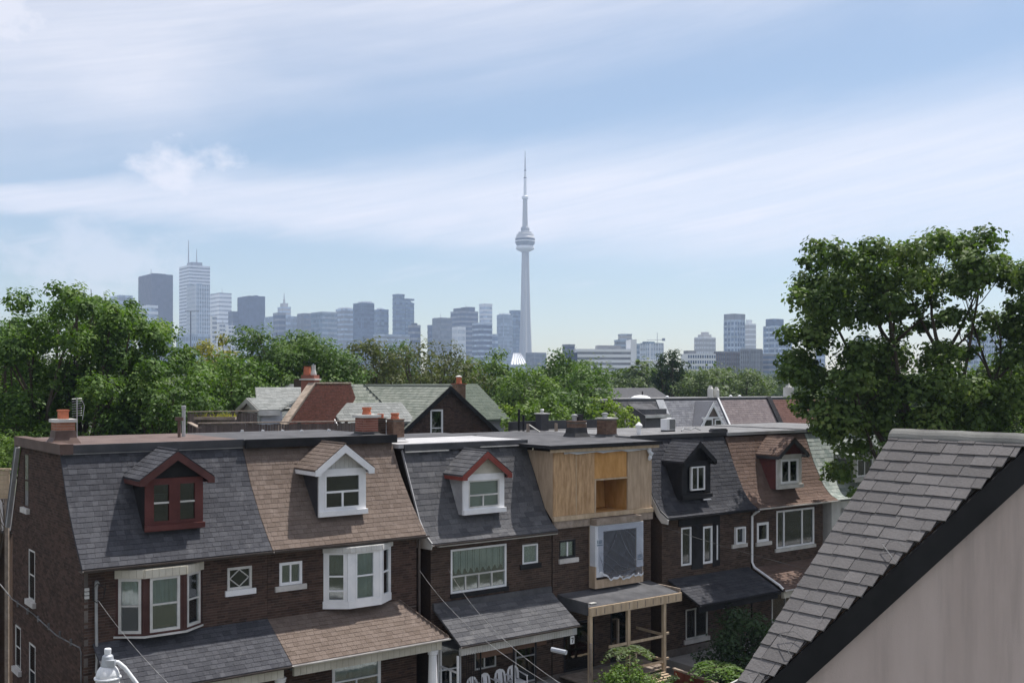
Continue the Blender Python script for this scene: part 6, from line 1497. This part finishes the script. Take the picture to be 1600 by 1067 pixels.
# ================================================================== the skyline, two to three kilometres off
def cmat(name, c, c2=None, rough=.5, cell=.45):
    """far facade: glass and spandrel cells of differing brightness, two storeys by one bay each"""
    m = bpy.data.materials.new(name); m.use_nodes = True; t = NT(m.node_tree); t.n.clear()
    tcn = t.node('ShaderNodeTexCoord'); sp_ = t.node('ShaderNodeSeparateXYZ', {0: tcn.outputs['Object']})
    def q(sock, per): return t.math('FLOOR', t.math('DIVIDE', sock, per))
    hx = t.math('ADD', sp_.outputs[0], t.math('MULTIPLY', sp_.outputs[1], 1.0))
    oi = t.node('ShaderNodeObjectInfo')
    wn = t.node('ShaderNodeTexWhiteNoise', {'Vector': t.xyz(q(hx, 7.0), q(sp_.outputs[2], 7.6), t.math('MULTIPLY', oi.outputs['Random'], 97.0))}, noise_dimensions='3D')
    wz = t.node('ShaderNodeTexWhiteNoise', {'Vector': t.xyz(q(hx, 14.0), 3.0, oi.outputs['Random'])}, noise_dimensions='3D')
    v = t.math('ADD', 1.0-cell*.75, t.math('ADD', t.math('MULTIPLY', wn.outputs['Value'], cell), t.math('MULTIPLY', wz.outputs['Value'], cell*.5)))
    vm_ = t.node('ShaderNodeVectorMath', operation='SCALE'); vm_.inputs[0].default_value = c; t.put(vm_.inputs['Scale'], v)
    p = t.node('ShaderNodeBsdfPrincipled', {'Base Color': vm_.outputs[0], 'Roughness': rough}); p.inputs['Specular IOR Level'].default_value = .3
    t.node('ShaderNodeOutputMaterial', {'Surface': p.outputs[0]}); return m
K_DARK = cmat('dark_tower_glass', (.03, .034, .052)); K_BRONZE = cmat('bronze_tower_glass', (.085, .065, .085)); K_BLUE = cmat('blue_tower_glass', (.10, .145, .23), cell=.8)
K_TEAL = cmat('teal_tower_glass', (.14, .20, .26), cell=.7); K_PALE = cmat('pale_tower_glass', (.38, .45, .53), cell=.6); K_WHITE = cmat('white_tower_cladding', (.80, .81, .82), cell=.0); K_CONC = cmat('tower_concrete', (.46, .455, .45), cell=.0)
K_GREY = cmat('grey_tower_cladding', (.22, .23, .25)); K_NAVY = cmat('navy_tower_glass', (.045, .060, .12), cell=.6); K_BROWN = cmat('brown_block_brick', (.12, .09, .08)); K_STEEL = cmat('steel_mast', (.30, .31, .33), cell=.0)
GS = 'towers on the skyline'
def tower(label, x0, x1, yt, Yd, m, bm=None, floors=0, fa=.58, fins=0, name='skyscraper', cat='tower', crown=None, roof=None, rot=None, band=.42, fin_m=None, win=None, slant=0, group=GS):
    pc = at((x0+x1)/2, yt, Yd); Wd = (x1-x0)/1660*Yd; be = math.atan(((x0+x1)/2-800)/1660); rt = ROT if rot is None else rot
    a = Wd*fa/math.cos(rt+be); b_ = Wd*(1-fa)/max(.12, math.sin(rt+be)) if rt+be > .05 else Wd*.6
    b_ = min(b_, 90); h = pc.z
    o = empty(name, label, cat, (pc.x, pc.y, 0), rt, group)
    if slant: MB().prism([(-a/2, -b_/2, 0), (a/2, -b_/2, 0), (a/2, -b_/2, h-slant), (-a/2, -b_/2, h)], (0, b_, 0)).build('shaft', m, o)
    else: box('shaft', m, o, -a/2, a/2, -b_/2, b_/2, 0, h)
    if floors:
        floors = max(4, round(floors*(.55 if floors > 12 else 1))); q = MB(); fh = h/floors
        for k in range(floors):
            if k*fh < h*.15: continue
            q.box(-a/2-.35, a/2+.35, -b_/2-.35, b_/2+.35, k*fh+fh*(1-band), (k+1)*fh-.05)
        q.build('floor_bands', bm or K_WHITE, o, kind='stuff')
    if fins:
        q = MB()
        for k in range(fins+1):
            xx = -a/2+a*k/fins; q.box(xx-.5, xx+.5, -b_/2-.9, -b_/2-.02, 0, h-1)
        nb = max(2, int(fins*b_/a))
        for k in range(nb+1):
            yy = -b_/2+b_*k/nb; q.box(-a/2-.9, -a/2-.02, yy-.5, yy+.5, 0, h-1)
        q.build('fins', fin_m or bm or K_GREY, o, kind='stuff')
    for c in (crown or []):       # (share x0, x1, y0, y1, extra height px, material)
        hh = c[4]/1660*Yd; box('roof_block', c[5], o, -a/2+a*c[0], -a/2+a*c[1], -b_/2+b_*c[2], -b_/2+b_*c[3], h+.02, h+hh)
    for r_ in (roof or []):       # masts: share x, share y, height px, radius
        MB().tube([(-a/2+a*r_[0], -b_/2+b_*r_[1], h), (-a/2+a*r_[0], -b_/2+b_*r_[1], h+r_[2]/1660*Yd)], [r_[3], r_[3]*.35], 6).build('mast', K_STEEL, o)
    if win:                       # individual windows: (columns, rows, material, share of height from the top)
        nc, nr, wm, sh = win; me = MB().box(-.5, .5, -.2, 0, 0, 1).mesh('window'); me.materials.append(wm)
        fw_ = a/nc; fh = h*sh/nr
        for r_ in range(nr):
            for c in range(nc):
                w = link('window', me, None, o); w.location = (-a/2+fw_*(c+.5), -b_/2-.01, h-fh*(r_+.8)); w.scale = (fw_*.6, 1, fh*.55)
    return o
tower('broad dark bronze slab tower, leftmost of the tall skyline towers', 216, 270, 431, 2500, K_NAVY, K_DARK, fins=22, fin_m=K_BRONZE, crown=[(.2, .8, .2, .8, 2, K_DARK)], roof=[(.05, .1, 8, 1), (.3, .4, 4, 1)])
tower('pale glass block with sloping shoulder peeking over the big tree', 219, 246, 478, 2300, K_PALE, K_WHITE, 24, slant=12)
tower('grey flat block just showing over the big tree left of the bronze slab', 172, 206, 463, 2700, K_GREY, K_PALE, 30)
tower('tallest white banded tower with two roof masts', 281, 327, 417, 2700, K_GREY, K_WHITE, 66, fa=.68, band=.58, crown=[(.25, .75, .25, .75, 6, K_GREY)], roof=[(.12, .3, 40, 2.0), (.60, .5, 28, 1.8)])
tower('stepped pale glass tower in front of the white twin mast tower', 293, 327, 446, 2250, K_PALE, K_TEAL, 44, fa=.6, fins=8, fin_m=K_WHITE, crown=[(.35, .65, .3, .7, 2, K_TEAL)])
tower('lower glass podium block under the white twin mast tower', 277, 330, 523, 2100, K_TEAL, K_PALE, 14, fins=10)
tower('white grey striped tower right of the twin mast tower', 329, 361, 459, 2800, K_WHITE, K_GREY, 40, band=.3, roof=[(.6, .5, 9, .8)])
tower('dark blue square tower with flat top, left of the spire building', 372, 413, 464, 2500, K_NAVY, K_DARK, fins=18, fin_m=K_NAVY, crown=[(.6, .8, .3, .6, 2, K_DARK)])
tower('lower dark blue wing left of the dark square tower', 357, 374, 487, 2520, K_NAVY, K_DARK, 30)
for k, (a, b_, t, lab) in enumerate(((329, 338.5, 494, 'left tall narrow white apartment tower with dot windows'), (339, 352, 506, 'middle white apartment tower with rows of dot windows'), (353, 366.5, 509, 'right white apartment tower with window frames'))):
    tower(lab, a, b_, t, 1500+40*k, K_WHITE, win=(4, 12, K_BLUE, .75), fa=.7, name='apartment_tower', cat='apartment tower', roof=[(.8, .5, 7, .5)] if k else [])
tower('low white block at the feet of the narrow apartment towers', 338, 361, 530, 1420, K_WHITE, win=(8, 4, K_GREY, .4), fa=.7, name='apartment_block', cat='apartment block')
tower('low pale office roof right of the narrow white towers', 362, 393, 524, 1900, K_PALE, K_WHITE, 10, name='office_block', cat='office')
o = tower('stepped art deco office with a mast crowned lantern', 434, 454, 480, 2400, K_CONC, K_PALE, 36, roof=[(.5, .5, 22, 1.6)], crown=[(.2, .8, .2, .8, 6, K_CONC), (.42, .58, .42, .58, 12, K_CONC)])
tower('wide grey base of the art deco office', 414, 463, 495, 2380, K_GREY, K_PALE, 22, fins=14)
tower('dark flat block in front of the art deco office', 427, 446, 489, 2300, K_NAVY, K_GREY, 24)
tower('navy glass tower at left of the glassy wide block', 465, 488, 490, 2300, K_BLUE, K_GREY, 26, fins=8)
tower('wide pale glass block with ribbed top, above the ash tree', 487, 526, 488, 2150, K_PALE, K_WHITE, 28, fins=14, fin_m=K_TEAL)
tower('striped grey tower with penthouse right of the wide glass block', 525, 553, 483, 2350, K_GREY, K_PALE, 30, crown=[(.1, .9, .1, .9, 2, K_WHITE)])
tower('dark blue grey tower with pale roof slab', 552.5, 584, 474, 2200, K_NAVY, K_BLUE, 34, fins=10, fin_m=K_BLUE, crown=[(.25, 1.0, .2, .8, 2.5, K_WHITE)])
tower('mid blue tower just right of the dark one with roof slab', 584, 607, 484, 2350, K_TEAL, K_BLUE, 28, crown=[(.1, .6, .2, .7, 2, K_WHITE)])
tower('tall teal glass tower, left half of the slanted pair', 613.5, 632, 460, 2300, K_TEAL, K_BLUE, 40, fa=.6)
tower('right half of the slanted pair with a top falling to the right', 630, 647, 467, 2330, K_TEAL, K_BLUE, 38, fa=.7, slant=11)
tower('low dark block at the foot of the slanted pair', 638, 657, 508, 2000, K_NAVY, K_GREY, 18, crown=[(.3, .7, .2, .8, 3, K_DARK)])
tower('row of low grey blocks left of the slanted pair', 584, 640, 523, 1900, K_GREY, K_PALE, 12, fa=.8, name='office_block', cat='office')
tower('low navy block at left of the middle cluster', 668, 678, 508, 2200, K_NAVY, K_BLUE, 18)
tower('broad ribbed blue block with a crane boom on its roof', 676, 706, 497, 2150, K_BLUE, K_GREY, 24, fins=12, roof=[(.2, .3, 7, .5)])
tower('stepped dark office with rooftop turret in the middle cluster', 704, 747, 487, 2350, K_NAVY, K_GREY, 30, crown=[(.1, .5, .1, .9, 5, K_DARK), (.5, .95, .2, .8, 7, K_NAVY)], roof=[(.6, .5, 13, .7)])
tower('whitish window grid block low in the middle cluster', 707, 727, 511, 2000, K_PALE, K_WHITE, 16, fins=6, fin_m=K_WHITE)
tower('tall pale tower with floating roof slab in the middle cluster', 749, 769, 477, 2400, K_PALE, K_WHITE, 34, crown=[(-.04, 1.04, -.04, 1.04, 2, K_WHITE)])
tower('striped dark and white office under the pale slab topped tower', 738, 769, 505, 2050, K_NAVY, K_PALE, 22, band=.4)
tower('thin low block between middle cluster and needle tower', 768, 778, 522, 2200, K_BLUE, K_PALE, 14)
tower('pale curved looking glass tower left of the needle tower', 777, 800, 492, 2250, K_PALE, K_TEAL, 34, fins=8, fin_m=K_PALE, crown=[(.1, .9, .1, .9, 2, K_WHITE)])
tower('blue grey tower right behind the needle tower shaft', 796, 814, 485, 2450, K_BLUE, K_TEAL, 36)
tower('low blue block right of the needle tower base', 822, 853, 551, 1900, K_BLUE, K_GREY, 14, fins=10, name='office_block', cat='office')
# stadium with a white panelled roof
p = at(808, 553, 2000); o = empty('stadium', 'white ribbed stadium roof at the foot of the needle tower', 'stadium', (p.x, p.y, 0), R(8))
b = MB(); b.prism([(-17, -30, p.z-22), (17, -30, p.z-22), (12, 30, p.z), (-3, 30, p.z)], (0, 0, 2)); b.build('roof', K_WHITE, o)
for k in range(7): MB().prism([(-17+k*5.3, -31, p.z-20), (-15.5+k*5.3, -31, p.z-20), (-1.8+k*2.2, 30.5, p.z+2.2), (-3+k*2.2, 30.5, p.z+2.2)], (0, 0, .8)).build('roof_rib', K_GREY, o)
box('stand', K_PALE, o, -22, 26, -28, 28, 0, p.z-22.1)
# the needle tower
Yd = 2340; S = Yd/1660
p = at(820.5, 560, Yd); o = empty('observation_tower', 'very tall concrete needle tower with round pod and antenna', 'tower', (p.x, p.y, 0), R(20))
def zz(py): return H+(597-py)*S
b = MB(); rings = []
prof = [(0, 27), (zz(600), 21), (zz(575), 17.2), (zz(548), 14.2), (zz(500), 11.6), (zz(450), 9.9), (zz(392), 8.1)]
for z, r in prof:
    ring = []
    for k in range(3):
        a = k*2*math.pi/3
        for da, rr in ((-.34, .92), (-.12, 1.08), (.12, 1.08), (.34, .92), (.8, .50), (1.29, .50)): ring.append(b.v(r*rr*math.cos(a+da), r*rr*math.sin(a+da), z))
    rings.append(ring)
for r0, r1 in zip(rings, rings[1:]):
    for i in range(18): j = (i+1) % 18; b.F.append([r0[i], r0[j], r1[j], r1[i]])
b.build('shaft', K_CONC, o)
MB().lathe(0, 0, [(8, zz(394)), (17, zz(391)), (20.5, zz(389)), (20.5, zz(386)), (18, zz(384.5))], 32).build('radome', K_WHITE, o, smooth=False)
MB().lathe(0, 0, [(17.5, zz(384.4)), (21, zz(381)), (22, zz(378.2))], 32).build('lower_deck', K_GREY, o); MB().lathe(0, 0, [(22.3, zz(378.1)), (22.3, zz(376.3))], 32).build('deck_band', K_WHITE, o)
MB().lathe(0, 0, [(21.6, zz(376.2)), (21.6, zz(373.6))], 32).build('deck_windows', K_DARK, o); MB().lathe(0, 0, [(22, zz(373.5)), (21.5, zz(371.8)), (19.5, zz(370)), (18.8, zz(366.5)), (15, zz(365.5)), (15, zz(363)), (10, zz(362))], 32).build('upper_deck', K_CONC, o)
MB().lathe(0, 0, [(9, zz(361.9)), (10, zz(358)), (8.5, zz(355)), (6.5, zz(354))], 16).build('equipment_ring', K_STEEL, o)
MB().lathe(0, 0, [(6.8, zz(353.9)), (5.8, zz(330)), (5.2, zz(312))], 6).build('upper_shaft', K_CONC, o); MB().lathe(0, 0, [(5, zz(311.9)), (7.4, zz(310.5)), (7.4, zz(307.5)), (4.5, zz(306))], 20).build('sky_pod', K_WHITE, o)
MB().lathe(0, 0, [(3.7, zz(305.9)), (3.2, zz(279))], 10).build('antenna', K_WHITE, o); MB().lathe(0, 0, [(3.4, zz(278.9)), (3.2, zz(277.5))], 10).build('antenna_band', K_DARK, o)
MB().lathe(0, 0, [(2.7, zz(277.4)), (2.3, zz(267.5))], 10).build('antenna', K_WHITE, o); MB().lathe(0, 0, [(2.6, zz(267.4)), (2.5, zz(266))], 10).build('antenna_band', K_DARK, o); MB().lathe(0, 0, [(1.7, zz(265.9)), (1.1, zz(250)), (.5, zz(236))], 8).build('antenna_tip', K_STEEL, o)
# right hand group, nearer
o = empty('office_block', 'long white office with dark window bands behind the green trees', 'office', at(952, 546, 820), R(6), 'mid distance blocks'); o.location.z = 0
zt = at(0, 546, 820).z; box('shaft', K_GREY, o, -26, 14.5, -8, 8, 0, zt-.4); me = MB().box(-26.4, 14.9, -8.6, 8.4, 0, 2.2).mesh('spandrel'); me.materials.append(K_WHITE)
for k in range(8): w = link('spandrel', me, None, o); w.location = (0, 0, zt-2.1-k*4.1)
box('stair_tower', K_WHITE, o, 14.95, 19.5, -8.8, 8, 0, zt+7.5); box('roof_plant', K_GREY, o, -10, 8, -5, 5, zt+.12, zt+3.0); box('dark_wing', K_NAVY, o, -38, -26.5, -9, 8, 0, zt-3)
tower('dark flat block just above the tall fresh green tree', 879, 898, 538, 1300, K_NAVY, K_GREY, 10, name='office_block', cat='office', group='mid distance blocks')
tower('low dark roof block left of the white banded office', 900, 931, 546, 1100, K_DARK, K_GREY, 6, name='office_block', cat='office', group='mid distance blocks')
tower('grey concrete twin slab tower behind the white banded office, left slab', 960, 977, 531, 1250, K_GREY, K_PALE, 20, fa=.75, name='apartment_tower', cat='apartment tower', group='mid distance blocks', rot=R(12))
tower('taller middle slab of the grey concrete twin slab tower', 966, 987, 522, 1280, K_CONC, K_PALE, 22, fa=.75, name='apartment_tower', cat='apartment tower', group='mid distance blocks', rot=R(12), band=.3)
tower('plain glassy block left of the roof crane', 992, 1006, 537, 1500, K_TEAL, K_PALE, 16, name='apartment_tower', cat='apartment tower', group='mid distance blocks')
tower('wide glass apartment block with a crane on its roof', 1001, 1036, 536, 1450, K_PALE, K_TEAL, 16, fins=8, fin_m=K_WHITE, crown=[(.0, .5, .2, .8, 2, K_TEAL)], name='apartment_tower', cat='apartment tower', group='mid distance blocks')
p = at(1027, 536, 1440); o = empty('roof_crane', 'thin crane on the wide glass apartment block', 'crane', (p.x, p.y, p.z), 0)
MB().tube([(0, 0, -4), (0, 0, 14)], .35, 4).build('mast', K_STEEL, o); MB().tube([(-14, 0, 4.5), (9, 0, 4.5)], .4, 4).build('jib', K_STEEL, o); box('counterweight', K_GREY, o, 6.5, 10.5, -1, 1, 3, 6.5)
o = tower('dark brick block with white window frames left of the dark oval tree', 1002, 1031, 562, 900, K_BROWN, K_WHITE, 7, band=.2, fins=6, fin_m=K_WHITE, name='apartment_block', cat='apartment block', group='mid distance blocks')
o = tower('white apartment block with gridded windows right of the dark oval tree', 1064, 1118, 553, 760, K_WHITE, win=(12, 5, K_BLUE, .62), fa=.8, crown=[(.05, .35, .2, .8, 5, K_GREY)], name='apartment_block', cat='apartment block', group='mid distance blocks', rot=R(14))
tower('pale ribbed tower with stepped cap above the white apartment block', 1086, 1117, 527, 1500, K_CONC, K_WHITE, 20, fins=8, fin_m=K_CONC, crown=[(.15, .8, .15, .85, 4, K_CONC), (.3, .7, .3, .7, 8, K_CONC)], name='apartment_tower', cat='apartment tower', group='mid distance blocks')
tower('tall blue glass tower with overhanging roof cap, right group', 1132, 1163, 500, 1600, K_BLUE, K_PALE, 24, fa=.5, fins=4, fin_m=K_PALE, crown=[(.0, 1.0, .0, 1.0, 8, K_GREY), (-.02, 1.05, -.02, 1.02, 9, K_GREY)], name='apartment_tower', cat='apartment tower', group='mid distance blocks')
tower('pale tower tucked right behind the capped blue tower', 1163, 1181, 506, 1750, K_CONC, K_WHITE, 24, band=.3, crown=[(.1, .6, .2, .8, 6, K_WHITE)], name='apartment_tower', cat='apartment tower', group='mid distance blocks')
tower('dark gridded mid rise under the capped blue tower', 1158, 1190, 545, 1000, K_BROWN, K_GREY, 9, fins=8, fin_m=K_GREY, name='apartment_block', cat='apartment block', group='mid distance blocks')
tower('dark mid rise between white grid block and capped tower', 1117, 1158, 549, 1050, K_NAVY, K_GREY, 9, fins=9, fin_m=K_BROWN, name='apartment_block', cat='apartment block', group='mid distance blocks')
tower('blue tower with pale side at the left edge of the maple', 1194, 1236, 510, 1550, K_BLUE, K_PALE, 22, fa=.6, fins=5, fin_m=K_PALE, crown=[(.05, .6, .1, .9, 11, K_BLUE)], name='apartment_tower', cat='apartment tower', group='mid distance blocks')
tower('low blue grey block in front of the tower at the maple edge', 1189, 1218, 553, 1050, K_BLUE, K_GREY, 8, name='apartment_block', cat='apartment block', group='mid distance blocks')
tower('narrow blue tower seen through the left gap of the maple', 1275, 1289, 507, 1700, K_BLUE, K_PALE, 22, name='apartment_tower', cat='apartment tower', group='towers seen through the maple')
tower('short blue tower seen through the middle gap of the maple', 1341, 1358, 527, 1700, K_BLUE, K_PALE, 18, name='apartment_tower', cat='apartment tower', group='towers seen through the maple')
tower('broad blue grey tower seen through the right gap of the maple', 1515, 1576, 521, 1500, K_BLUE, K_PALE, 20, fins=10, fin_m=K_PALE, name='apartment_tower', cat='apartment tower', group='towers seen through the maple')
tower('low blue block at the far right behind the maple', 1588, 1612, 546, 1500, K_BLUE, K_GREY, 14, name='apartment_tower', cat='apartment tower', group='towers seen through the maple')
p = at(298, 546, 1150); o = empty('light_mast', 'thin dark floodlight mast with cross arm in front of the glass towers', 'mast', (p.x, p.y, 0), 0)
MB().tube([(0, 0, 0), (0, 0, H+(597-486)*1150/1660)], .55, 6).build('pole', K_DARK, o); MB().box(-6, 9, -.5, .5, H+(597-486)*1150/1660-.6, H+(597-486)*1150/1660+.3).build('cross_arm', K_GREY, o)

# ------------------------------------------------------------------ summer haze
hz = bpy.data.materials.new('summer_haze'); hz.use_nodes = True; t = NT(hz.node_tree); t.n.clear()
pv = t.node('ShaderNodeVolumePrincipled', {'Color': (.58, .73, 1.0, 1), 'Density': .00016, 'Anisotropy': .25})
t.node('ShaderNodeOutputMaterial', {'Volume': pv.outputs[0]})
b = MB().box(-2300, 2300, -300, 3300, -1.0, 560).build('haze', hz, kind='stuff')
b['label'] = 'pale summer haze over the city'
bpy.context.view_layer.update()
